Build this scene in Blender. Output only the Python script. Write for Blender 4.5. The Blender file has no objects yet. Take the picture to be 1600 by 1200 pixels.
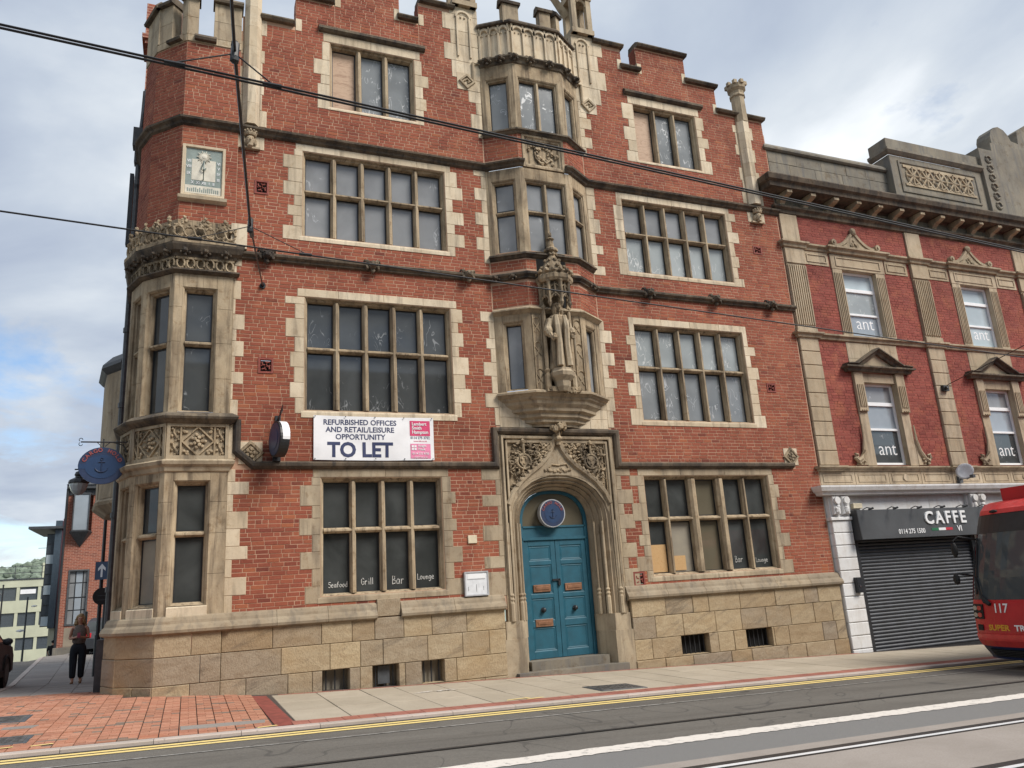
import bpy, bmesh, math, random
from math import sin, cos, pi, radians, atan2, hypot
from mathutils import Matrix, Vector
R = random.Random(7)
scn = bpy.context.scene

# ------------------------------------------------------------------ camera
cam = bpy.data.cameras.new("camera")
cam_ob = bpy.data.objects.new("camera", cam)
scn.collection.objects.link(cam_ob)
scn.camera = cam_ob
YW, PT, RL, FPX = radians(22.9), radians(14.75), radians(-3.66), 1210.0
fw = Vector((sin(YW) * cos(PT), cos(YW) * cos(PT), sin(PT)))
rt = Vector((cos(YW), -sin(YW), 0))
up = rt.cross(fw)
rt2 = rt * cos(RL) + up * sin(RL)
up2 = -rt * sin(RL) + up * cos(RL)
m = Matrix((rt2, up2, -fw)).transposed().to_4x4()
m.translation = Vector((0, -15, 1.6))
cam_ob.matrix_world = m
cam.sensor_fit = 'HORIZONTAL'
cam.sensor_width = 36.0
cam.lens = 36.0 * FPX / 1600.0
cam.clip_start, cam.clip_end = 0.1, 3000

# ------------------------------------------------------------------ sky, sun, exposure
SUN_EL, SUN_AZ = radians(46), radians(142)      # azimuth from +y clockwise: front right of the facade
world = bpy.data.worlds.new("World")
scn.world = world
world.use_nodes = True
wn, wl = world.node_tree.nodes, world.node_tree.links
wn.clear()
wo = wn.new('ShaderNodeOutputWorld')
wb = wn.new('ShaderNodeBackground'); wb.inputs[1].default_value = 0.1
sky = wn.new('ShaderNodeTexSky'); sky.sky_type = 'NISHITA'; sky.sun_disc = False
sky.sun_elevation = SUN_EL; sky.sun_rotation = SUN_AZ
sky.air_density = 1.0; sky.dust_density = 0.6; sky.ozone_density = 1.5
tc = wn.new('ShaderNodeTexCoord')
sep = wn.new('ShaderNodeSeparateXYZ'); wl.new(tc.outputs['Generated'], sep.inputs[0])
def wmath(op, a, b=None, clamp=False):
    n = wn.new('ShaderNodeMath'); n.operation = op; n.use_clamp = clamp
    for i, v in enumerate((a, b)):
        if v is None: continue
        if isinstance(v, (int, float)): n.inputs[i].default_value = v
        else: wl.new(v, n.inputs[i])
    return n.outputs[0]
zc = wmath('ADD', wmath('MAXIMUM', sep.outputs[2], 0.0), 0.22)
cx, cy = wmath('DIVIDE', sep.outputs[0], zc), wmath('DIVIDE', sep.outputs[1], zc)
cmb = wn.new('ShaderNodeCombineXYZ'); wl.new(cx, cmb.inputs[0]); wl.new(cy, cmb.inputs[1]); cmb.inputs[2].default_value = 3.1
def wnoise(scale, detail, rough, dist, off):
    mp = wn.new('ShaderNodeMapping'); wl.new(cmb.outputs[0], mp.inputs[0]); mp.inputs['Location'].default_value = off
    n = wn.new('ShaderNodeTexNoise'); wl.new(mp.outputs[0], n.inputs['Vector'])
    n.inputs['Scale'].default_value = scale; n.inputs['Detail'].default_value = detail
    n.inputs['Roughness'].default_value = rough; n.inputs['Distortion'].default_value = dist
    return n.outputs[0]
def wramp(fac, pts):
    r = wn.new('ShaderNodeValToRGB'); wl.new(fac, r.inputs[0])
    el = r.color_ramp.elements
    while len(el) < len(pts): el.new(0.5)
    for e, (p, c) in zip(el, pts):
        e.position = p; e.color = (*c, 1) if len(c) == 3 else c
    return r.outputs[0]
low = wmath('MULTIPLY', wmath('SUBTRACT', wmath('MINIMUM', sep.outputs[2], 0.45), 0.22), 0.75)
cover = wramp(wmath('ADD', wnoise(1.5, 9, 0.60, 0.25, (0.35, 0.2, 0)), low), [(0.38, (0, 0, 0)), (0.50, (1, 1, 1))])
shade = wramp(wnoise(1.5, 8, 0.52, 0.35, (5.3, 1.7, 2)), [(0.34, (2.4, 2.8, 3.6)), (0.47, (3.2, 3.62, 4.25)), (0.58, (4.2, 4.55, 4.95)), (0.71, (6.4, 6.6, 6.75))])
mixs = wn.new('ShaderNodeMix'); mixs.data_type = 'RGBA'
wl.new(cover, mixs.inputs[0]); wl.new(sky.outputs[0], mixs.inputs[6]); wl.new(shade, mixs.inputs[7])
wl.new(mixs.outputs[2], wb.inputs[0]); wl.new(wb.outputs[0], wo.inputs[0])

sun = bpy.data.lights.new("sun", 'SUN')
sun.energy = 2.6; sun.angle = radians(24); sun.color = (1.0, 0.94, 0.86)
sun_ob = bpy.data.objects.new("sun", sun); scn.collection.objects.link(sun_ob)
sd = Vector((sin(SUN_AZ) * cos(SUN_EL), cos(SUN_AZ) * cos(SUN_EL), sin(SUN_EL)))
sun_ob.rotation_euler = sd.to_track_quat('Z', 'Y').to_euler()
sun_ob.location = (20, -20, 40)

scn.view_settings.view_transform = 'Standard'
scn.view_settings.look = 'None'
scn.view_settings.exposure = 0.80
scn.view_settings.gamma = 1
scn.view_settings.use_curve_mapping = False

# ------------------------------------------------------------------ materials
MATS = {}
class NT:
    def __init__(s, name):
        s.m = bpy.data.materials.new(name); s.m.use_nodes = True
        s.n, s.l = s.m.node_tree.nodes, s.m.node_tree.links
        s.b = s.n['Principled BSDF']; s.tc = s.n.new('ShaderNodeTexCoord')
        g = s.n.new('ShaderNodeNewGeometry'); s.pos = g.outputs['Position']; s.isl = g.outputs['Random Per Island']
        s.rnd = s.n.new('ShaderNodeObjectInfo').outputs['Random']
        MATS[name] = s.m
    def put(s, sock, v):
        if isinstance(v, (int, float)): sock.default_value = v
        elif isinstance(v, tuple): sock.default_value = (*v, 1) if len(v) == 3 and len(sock.default_value) == 4 else v
        else: s.l.new(v, sock)
    def noise(s, scale, detail=4, rough=.55, dist=0, vec=None, sc=None, off=(0, 0, 0)):
        mp = s.n.new('ShaderNodeMapping'); s.l.new(vec or s.pos, mp.inputs[0])
        if sc: mp.inputs['Scale'].default_value = sc
        mp.inputs['Location'].default_value = off
        n = s.n.new('ShaderNodeTexNoise'); s.l.new(mp.outputs[0], n.inputs['Vector'])
        n.inputs['Scale'].default_value = scale; n.inputs['Detail'].default_value = detail
        n.inputs['Roughness'].default_value = rough; n.inputs['Distortion'].default_value = dist
        return n.outputs[0]
    def ramp(s, fac, pts):
        r = s.n.new('ShaderNodeValToRGB'); s.l.new(fac, r.inputs[0]); el = r.color_ramp.elements
        while len(el) < len(pts): el.new(0.5)
        for e, (p, c) in zip(el, pts):
            c = (c, c, c) if isinstance(c, (int, float)) else c
            e.position = p; e.color = (*c, 1)
        return r.outputs[0]
    def mix(s, fac, a, b, mode='MIX'):
        n = s.n.new('ShaderNodeMix'); n.data_type = 'RGBA'; n.blend_type = mode
        s.put(n.inputs[0], fac); s.put(n.inputs[6], a); s.put(n.inputs[7], b)
        return n.outputs[2]
    def mth(s, op, a, b=0.0):
        n = s.n.new('ShaderNodeMath'); n.operation = op; s.put(n.inputs[0], a); s.put(n.inputs[1], b); return n.outputs[0]
    def bump(s, h, strength=.3, dist=.02):
        n = s.n.new('ShaderNodeBump'); n.inputs['Strength'].default_value = strength; n.inputs['Distance'].default_value = dist
        s.l.new(h, n.inputs['Height']); s.l.new(n.outputs[0], s.b.inputs['Normal'])
    def fin(s, col, rough=.8, metal=0, spec=None):
        s.put(s.b.inputs['Base Color'], col); s.put(s.b.inputs['Roughness'], rough); s.put(s.b.inputs['Metallic'], metal)
        if spec is not None: s.b.inputs['Specular IOR Level'].default_value = spec
        return s.m

def m_brick(name, attr, pts, stain=.8):
    t = NT(name)
    if attr:
        a = t.n.new('ShaderNodeAttribute'); a.attribute_name = 'tone'; tone = a.outputs['Fac']
    else: tone = t.rnd
    c = t.ramp(tone, pts)
    c = t.mix(t.ramp(t.noise(28, 4, .65), [(.35, .0), (.7, .55)]), c, t.mix(1, c, (.62, .55, .52), 'MULTIPLY'))
    c = t.mix(t.ramp(t.noise(.55, 5, .6, .4), [(.42, .0), (.72, stain)]), c, t.mix(1, c, (.50, .47, .50), 'MULTIPLY'))
    c = t.mix(t.ramp(t.noise(2.3, 4, .6, .3, off=(9, 2, 4)), [(.52, .0), (.70, .42)]), c, (.39, .145, .075))
    t.bump(t.noise(60, 4, .7), .35, .006)
    return t.fin(c, .88, spec=.25)
BR = [(0, (.18, .054, .038)), (.08, (.255, .074, .047)), (.45, (.302, .092, .056)), (.80, (.325, .102, .059)), (.95, (.37, .126, .063)), (1, (.22, .064, .044))]
m_brick('brick_batch', True, BR)
m_brick('brick_single', False, BR)
NB = [(0, (.22, .058, .048)), (.5, (.28, .076, .060)), (1, (.33, .094, .070))]
m_brick('red_brick_batch', True, NB, .8)
m_brick('red_brick_single', False, NB, .8)
t = NT('mortar'); c = t.ramp(t.noise(3, 5, .6), [(.3, (.46, .29, .20)), (.7, (.54, .36, .255))])
c = t.mix(t.ramp(t.noise(.5, 5, .6, .4), [(.4, 0.), (.75, .45)]), c, t.mix(1, c, (.62, .56, .55), 'MULTIPLY')); t.bump(t.noise(90), .3, .005); t.fin(c, .95, spec=.1)
t = NT('red_mortar'); t.fin(t.ramp(t.noise(3, 5, .6), [(.3, (.36, .16, .12)), (.7, (.44, .21, .16))]), .95, spec=.1)

def m_stone(name, a, b, grime, gcol=(.075, .062, .050), speck=.5, perob=True, bumpy=.35, dist=.008, scale=1.0):
    t = NT(name)
    base = t.mix(t.rnd if perob else t.isl, a, b)
    base = t.mix(t.ramp(t.noise(1.7 * scale, 5, .6, .3), [(.35, 0.), (.7, .7)]), base, t.mix(1, base, (.80, .74, .68), 'MULTIPLY'))
    g = t.ramp(t.noise(1.15 * scale, 7, .66, .6, sc=(1, 1, .45), off=(3, 1, 7)), [(.50 - .12 * grime, 0.), (.78 - .10 * grime, min(1, .5 + .5 * grime))])
    base = t.mix(t.mth('MULTIPLY', g, min(1., .25 + grime)), base, gcol)
    stn = t.noise(1.0, 6, .65, .5, sc=(5.5 * scale, 5.5 * scale, .55), off=(2, 8, 1))
    base = t.mix(t.mth('MULTIPLY', t.ramp(stn, [(.50, 0.), (.66, 1.)]), min(.85, .30 + .75 * grime)), base, tuple(v * 1.5 for v in gcol))
    base = t.mix(t.mth('MULTIPLY', t.ramp(t.noise(4.2 * scale, 5, .7, .4, off=(6, 1, 3)), [(.55, 0.), (.68, 1.)]), min(.7, .25 + grime * .6)), base, t.mix(1, base, (.60, .50, .40), 'MULTIPLY'))
    base = t.mix(t.mth('MULTIPLY', t.ramp(t.noise(34, 3, .7), [(.56, 0.), (.72, 1.)]), speck * .45), base, (.16, .115, .07))
    t.bump(t.mth('ADD', t.noise(26, 5, .7), t.mth('MULTIPLY', t.noise(5, 3, .5), 1.5)), bumpy, dist)
    return t.fin(base, .9, spec=.2)
m_stone('stone', (.70, .605, .46), (.54, .45, .325), .24)
m_stone('stone_weathered', (.48, .40, .285), (.385, .315, .225), .60, gcol=(.11, .088, .065))
m_stone('stone_moulding', (.37, .305, .215), (.30, .25, .185), .40, gcol=(.10, .085, .068))
m_stone('stone_frame', (.50, .415, .295), (.40, .315, .21), .62, perob=False, gcol=(.065, .048, .034), scale=1.9)
m_stone('stone_sooty', (.20, .165, .12), (.15, .12, .09), .95, gcol=(.032, .029, .028), scale=1.6)
m_stone('stone_carved', (.48, .39, .27), (.38, .30, .20), .72, perob=False, dist=.012, gcol=(.035, .029, .024), scale=2.2)
m_stone('stone_grey', (.27, .24, .19), (.22, .20, .165), .7, gcol=(.09, .088, .085))
m_stone('stone_neighbour', (.47, .39, .285), (.41, .335, .235), .26)
m_stone('stone_paint', (.74, .75, .76), (.66, .67, .68), .06, gcol=(.3, .28, .25), speck=.1)
# rock-faced plinth: strata, hand tooling, black drifts
t = NT('stone_plinth')
c = t.ramp(t.rnd, [(0, (.33, .25, .16)), (.3, (.42, .335, .22)), (.55, (.31, .255, .19)), (.8, (.46, .365, .235)), (1, (.285, .24, .19))])
st = t.noise(2.2, 4, .6, 1.2, sc=(1, 1, 2.8))
c = t.mix(t.ramp(st, [(.38, 0.), (.62, .6)]), c, t.mix(1, c, (.72, .66, .60), 'MULTIPLY'))
mp = t.n.new('ShaderNodeMapping'); t.l.new(t.pos, mp.inputs[0]); mp.inputs['Rotation'].default_value = (0, radians(24), 0); vr_ = t.n.new('ShaderNodeVectorMath'); t.l.new(mp.outputs[0], vr_.inputs[0]); t.l.new(t.mix(t.rnd, (0, 0, 0), (9, 7, 11)), vr_.inputs[1])
c = t.mix(t.ramp(t.noise(1.3, 7, .68, .7, vec=vr_.outputs[0], sc=(.55, 1, 3.4)), [(.55, 0.), (.69, .62)]), c, (.095, .077, .062))
c = t.mix(t.ramp(t.noise(.6, 4, .6, off=(1, 5, 2)), [(.52, 0.), (.72, .5)]), c, (.36, .235, .11))
tool = t.noise(30, 3, .6, .5, sc=(1.4, 1.4, .8))
c = t.mix(t.ramp(tool, [(.45, 0.), (.75, .35)]), c, (.14, .10, .065))
t.bump(t.mth('ADD', tool, t.noise(7, 4, .6)), .7, .016); t.fin(c, .92, spec=.15)

def m_plain(name, col, rough=.6, metal=0., nz=.12, bump=0., scale=8, spec=None):
    t = NT(name)
    c = t.mix(t.ramp(t.noise(scale, 5, .6), [(.35, 0.), (.7, 1.)]), col, tuple(v * (1 - nz * 2.2) for v in col))
    if bump: t.bump(t.noise(40, 4), bump, .005)
    return t.fin(c, rough, metal, spec)
m_plain('iron', (.018, .020, .024), .45)
m_plain('iron_grey', (.075, .082, .09), .6, nz=.2)
m_plain('wire', (.012, .012, .014), .5)
m_plain('white_paint', (.78, .78, .77), .4, nz=.05)
m_plain('pvc', (.80, .81, .82), .3, nz=.03)
m_plain('black_frame', (.025, .027, .03), .4)
m_plain('door_teal', (.011, .098, .148), .6, nz=.13, scale=5)
m_plain('brass', (.38, .20, .12), .45, .6, nz=.2)
m_plain('sign_blue', (.022, .050, .12), .4, nz=.1)
m_plain('sign_navy', (.028, .045, .10), .4)
m_plain('sign_red', (.30, .075, .075), .5)
m_plain('sign_ring', (.55, .56, .58), .35, .3)
m_plain('vinyl_white', (.80, .80, .82), .42, nz=.05, scale=3)
m_plain('print_navy', (.030, .042, .115), .5)
m_plain('print_magenta', (.66, .05, .16), .5)
m_plain('print_pink', (.80, .25, .42), .5)
m_plain('fascia_grey', (.075, .078, .082), .38, nz=.15, scale=1.5)
m_plain('fascia_dark', (.02, .021, .024), .5)
m_plain('shutter', (.046, .052, .064), .5, 0, nz=.2, scale=3)
m_plain('flag_green', (.02, .16, .07), .5)
m_plain('flag_red', (.50, .03, .05), .5)
m_plain('tram_red', (.50, .022, .030), .28, nz=.10, scale=2)
m_plain('tram_bright', (.66, .055, .055), .3, nz=.08)
m_plain('tram_navy', (.018, .036, .12), .35)
m_plain('tram_yellow', (.72, .36, .03), .4)
m_plain('rubber', (.012, .012, .013), .75)
m_plain('car_paint', (.040, .045, .055), .55, 0, nz=.1)
m_plain('chrome', (.5, .5, .52), .2, .9)
m_plain('skin', (.52, .27, .18), .55, nz=.05)
m_plain('hair', (.46, .30, .14), .6, nz=.3, scale=25)
m_plain('knit', (.20, .165, .14), .9, nz=.2, scale=30)
m_plain('trousers', (.010, .014, .022), .85)
m_plain('tan_shoe', (.33, .19, .10), .6)
m_plain('black_cloth', (.008, .008, .010), .9)
m_plain('phone_case', (.45, .08, .14), .4)
m_plain('office_panel', (.50, .51, .38), .7, nz=.08, scale=1)
m_plain('maroon_panel', (.12, .028, .034), .5)
m_plain('blue_panel', (.05, .075, .10), .4)
m_plain('far_glass', (.07, .085, .10), .12)
m_plain('lead', (.05, .055, .062), .55, nz=.2)
m_plain('slate', (.07, .075, .085), .7, nz=.2)
m_plain('dish', (.62, .63, .66), .4)
m_plain('terracotta', (.26, .062, .045), .8, nz=.2)
m_plain('void', (.006, .006, .007), .9)
m_plain('paper', (.70, .72, .75), .5, nz=.08, scale=12)
m_plain('cream', (.66, .58, .42), .6)
m_plain('chalk', (.72, .72, .70), .8)
m_plain('lamp_glass', (.42, .46, .48), .15)
m_plain('tram_light', (.55, .08, .06), .2)
m_plain('tail_light', (.75, .03, .05), .3)
m_plain('verdigris', (.22, .27, .25), .6, nz=.15, scale=5)
m_plain('sundial_face', (.66, .62, .52), .7, nz=.12, scale=6)
m_plain('gold', (.62, .50, .26), .4, .5)

def m_glass(name, base, streak=0., scol=(.42, .44, .46), rough=.04, cloud=.0, den=.5):
    t = NT(name)
    v = t.n.new('ShaderNodeVectorMath'); v.operation = 'ADD'; t.l.new(t.pos, v.inputs[0]); t.l.new(t.mix(t.rnd, (0, 0, 0), (7, 5, 9)), v.inputs[1])
    c = t.mix(t.rnd, base, tuple(x * 1.25 for x in base))
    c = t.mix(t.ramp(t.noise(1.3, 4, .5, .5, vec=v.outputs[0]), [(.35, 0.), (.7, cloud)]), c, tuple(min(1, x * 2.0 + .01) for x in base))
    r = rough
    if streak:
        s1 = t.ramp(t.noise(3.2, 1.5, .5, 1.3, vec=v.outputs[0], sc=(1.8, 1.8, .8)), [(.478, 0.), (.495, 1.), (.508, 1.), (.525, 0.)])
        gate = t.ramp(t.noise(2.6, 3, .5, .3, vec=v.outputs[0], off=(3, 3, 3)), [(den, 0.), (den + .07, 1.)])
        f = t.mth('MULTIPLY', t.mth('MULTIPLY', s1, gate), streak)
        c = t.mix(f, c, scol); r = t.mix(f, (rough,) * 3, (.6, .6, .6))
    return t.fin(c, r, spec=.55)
m_glass('glass_dark', (.030, .033, .033), cloud=1.)
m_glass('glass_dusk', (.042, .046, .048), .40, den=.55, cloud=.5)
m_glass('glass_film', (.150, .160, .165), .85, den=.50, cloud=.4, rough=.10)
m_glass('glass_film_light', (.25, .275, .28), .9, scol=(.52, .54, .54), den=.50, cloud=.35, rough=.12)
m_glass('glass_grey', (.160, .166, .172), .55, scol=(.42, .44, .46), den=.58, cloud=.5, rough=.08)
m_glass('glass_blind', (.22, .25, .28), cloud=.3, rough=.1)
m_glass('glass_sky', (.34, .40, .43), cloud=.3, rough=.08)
m_glass('glass_tan', (.10, .088, .062), cloud=.2)
m_glass('windscreen', (.045, .052, .056), cloud=.15, rough=.05)
t = NT('plywood'); c = t.ramp(t.noise(3.0, 5, .6, 1.5, sc=(1, 1, 3.5)), [(.3, (.34, .22, .15)), (.5, (.46, .32, .22)), (.7, (.27, .16, .10))]); t.fin(c, .7)
t = NT('chipboard'); c = t.ramp(t.noise(22, 3, .6, 1.5, sc=(1, 1, 2)), [(.3, (.40, .22, .08)), (.5, (.50, .32, .15)), (.7, (.42, .27, .12))]); t.fin(c, .7)
t = NT('grey_board'); c = t.ramp(t.noise(2.5, 4, .6), [(.3, (.20, .18, .15)), (.7, (.28, .25, .19))]); t.fin(c, .6)

# ground materials
t = NT('asphalt'); n1 = t.noise(140, 3, .8)
c = t.mix(t.ramp(t.noise(.9, 6, .62, .4, sc=(.35, 1.2, 1)), [(.3, 0.), (.72, 1.)]), (.125, .117, .104), (.172, .162, .145))
c = t.mix(t.ramp(n1, [(.35, 0.), (.7, 1.)]), t.mix(1, c, (.62, .62, .62), 'MULTIPLY'), t.mix(1, c, (1.25, 1.22, 1.18), 'MULTIPLY'))
c = t.mix(t.ramp(t.noise(1.7, 5, .7, 1.8, off=(4, 2, 0)), [(.60, 0.), (.70, .45)]), c, (.065, .062, .058))
c = t.mix(t.ramp(t.noise(30, 2, .6), [(.40, 0.), (.65, .5)]), c, t.mix(1, c, (.68, .68, .68), 'MULTIPLY'))
c = t.mix(t.ramp(t.noise(1.0, 5, .65, .2, sc=(.12, 2.6, 1), off=(1, 3, 0)), [(.52, 0.), (.68, .55)]), c, t.mix(1, c, (.66, .64, .62), 'MULTIPLY'))
c = t.mix(t.ramp(t.noise(.35, 1, .4, 2.4, off=(7, 2, 0)), [(.492, 0.), (.498, .7), (.502, .7), (.508, 0.)]), c, (.05, .047, .044))
t.bump(n1, .5, .006); t.fin(c, .85)
t = NT('asphalt_pale'); n1 = t.noise(120, 3, .8)
c = t.mix(t.ramp(n1, [(.35, 0.), (.7, 1.)]), (.12, .12, .12), (.23, .225, .215)); t.bump(n1, .5, .006); t.fin(c, .85)
t = NT('concrete'); n1 = t.noise(60, 4, .75)
c = t.ramp(t.noise(1.2, 6, .65, .5), [(.3, (.27, .24, .212)), (.7, (.345, .31, .28))]); c = t.mix(t.ramp(n1, [(.4, 0.), (.7, .5)]), c, (.20, .165, .145)); t.bump(n1, .3, .004); t.fin(c, .85)
def m_slab(name, a, b, sp):
    t = NT(name); c = t.mix(t.rnd, a, b)
    c = t.mix(t.ramp(t.noise(1.5, 6, .65, .4), [(.35, 0.), (.7, .55)]), c, t.mix(1, c, (.72, .70, .68), 'MULTIPLY'))
    c = t.mix(t.ramp(t.noise(26, 2, .5, off=(2, 2, 2)), [(.66, 0.), (.72, sp)]), c, (.10, .095, .09))
    t.bump(t.noise(70, 3), .25, .004); return t.fin(c, .88)
m_slab('paving', (.37, .32, .245), (.42, .365, .285), .5)
m_slab('paving_grey', (.22, .20, .185), (.275, .25, .225), .5)
m_slab('kerb', (.40, .35, .31), (.47, .40, .36), .4)
PV = [(0, (.37, .175, .112)), (.35, (.44, .215, .14)), (.70, (.50, .255, .17)), (.90, (.42, .18, .115)), (.935, (.20, .16, .13)), (1, (.25, .185, .14))]
m_brick('paver_batch', True, PV, .25)
m_brick('paver_single', False, PV, .25)
m_brick('red_strip', True, [(0, (.30, .125, .095)), (1, (.39, .165, .125))], .3)
m_plain('joint', (.065, .05, .042), .95)
m_plain('gutter', (.05, .047, .043), .9, nz=.3)
t = NT('yellow_paint'); n1 = t.noise(9, 6, .75); c = t.mix(t.ramp(n1, [(.58, 0.), (.72, .8)]), (.74, .57, .22), (.16, .15, .12)); t.fin(c, .8)
t = NT('white_line'); n1 = t.noise(11, 6, .75); c = t.mix(t.ramp(n1, [(.54, 0.), (.68, .8)]), (.64, .60, .55), (.20, .19, .18)); t.fin(c, .8)
t = NT('rail_shine_pale'); n1 = t.noise(7, 6, .8); c = t.mix(t.ramp(n1, [(.42, 0.), (.62, 1.)]), (.38, .37, .35), (.12, .11, .10)); t.fin(c, .8)  # kerbside rail's shine painted as a patchy pale tone
m_plain('rail_sky_shine', (.78, .79, .80), .3, 0, nz=.05)  # pale non-metal: sky reflection on the steel put into the base colour
m_plain('rail_dark', (.05, .047, .045), .5, .3)
m_plain('groove', (.010, .010, .010), .8)
m_plain('cast_iron', (.10, .095, .09), .6, nz=.3, bump=.6)
t = NT('hazy_hill_green'); c = t.ramp(t.noise(.05, 6, .7), [(.3, (.20, .24, .20)), (.5, (.25, .29, .24)), (.7, (.32, .34, .29))]); t.fin(c, .95)  # greens paled and greyed, distance haze put into the colour
m_plain('hazy_leaf', (.20, .25, .19), .9, nz=.3, scale=.3)  # lightened and less saturated to carry the haze over the far trees
t = NT('far_brick')
bt = t.n.new('ShaderNodeTexBrick'); sx_ = t.n.new('ShaderNodeSeparateXYZ'); t.l.new(t.pos, sx_.inputs[0]); cb_ = t.n.new('ShaderNodeCombineXYZ'); t.l.new(t.mth('ADD', sx_.outputs[0], sx_.outputs[1]), cb_.inputs[0]); t.l.new(sx_.outputs[2], cb_.inputs[1])
t.l.new(cb_.outputs[0], bt.inputs[0]); bt.inputs['Scale'].default_value = 1; bt.inputs['Brick Width'].default_value = .225; bt.inputs['Row Height'].default_value = .075; bt.inputs['Mortar Size'].default_value = .008
bt.inputs['Color1'].default_value = (.30, .10, .065, 1); bt.inputs['Color2'].default_value = (.17, .06, .045, 1); bt.inputs['Mortar'].default_value = (.40, .25, .19, 1); bt.inputs['Bias'].default_value = -.2
t.bump(bt.outputs['Fac'], -.3, .005); t.fin(bt.outputs['Color'], .9, spec=.2)
m_plain('render_wall', (.30, .25, .19), .9, nz=.2, scale=1)
M = MATS
# ------------------------------------------------------------------ geometry helpers
COL = scn.collection
_ico = {}
def ico(sub):
    if sub not in _ico:
        bm = bmesh.new(); bmesh.ops.create_icosphere(bm, subdivisions=sub, radius=1)
        bm.verts.ensure_lookup_table()
        _ico[sub] = ([v.co.copy() for v in bm.verts], [[v.index for v in f.verts] for f in bm.faces]); bm.free()
    return _ico[sub]
def norm2(x, y):
    l = hypot(x, y) or 1; return x / l, y / l
class Face:                                   # a vertical wall plane: u along it (left to right seen from outside), z up, depth inwards
    def __init__(s, a, b):
        s.o = a; s.L = hypot(b[0] - a[0], b[1] - a[1]); s.d = norm2(b[0] - a[0], b[1] - a[1]); s.n = (s.d[1], -s.d[0]); s.ex = []; s.holes = []
    def p(s, u, z, dep=0.0):
        return (s.o[0] + s.d[0] * u - s.n[0] * dep, s.o[1] + s.d[1] * u - s.n[1] * dep, z)
def mitre(pts, closed=False):                 # left normals with mitre length of a 2D polyline
    out = []
    n = len(pts)
    for i in range(n):
        a = pts[i - 1] if i > 0 or closed else None
        b = pts[(i + 1) % n] if i < n - 1 or closed else None
        ns = []
        if a: d = norm2(pts[i][0] - a[0], pts[i][1] - a[1]); ns.append((-d[1], d[0]))
        if b: d = norm2(b[0] - pts[i][0], b[1] - pts[i][1]); ns.append((-d[1], d[0]))
        if len(ns) == 1: out.append(ns[0])
        else:
            x, y = norm2(ns[0][0] + ns[1][0], ns[0][1] + ns[1][1]); k = 1 / max(.35, x * ns[0][0] + y * ns[0][1]); out.append((x * k, y * k))
    return out
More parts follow.
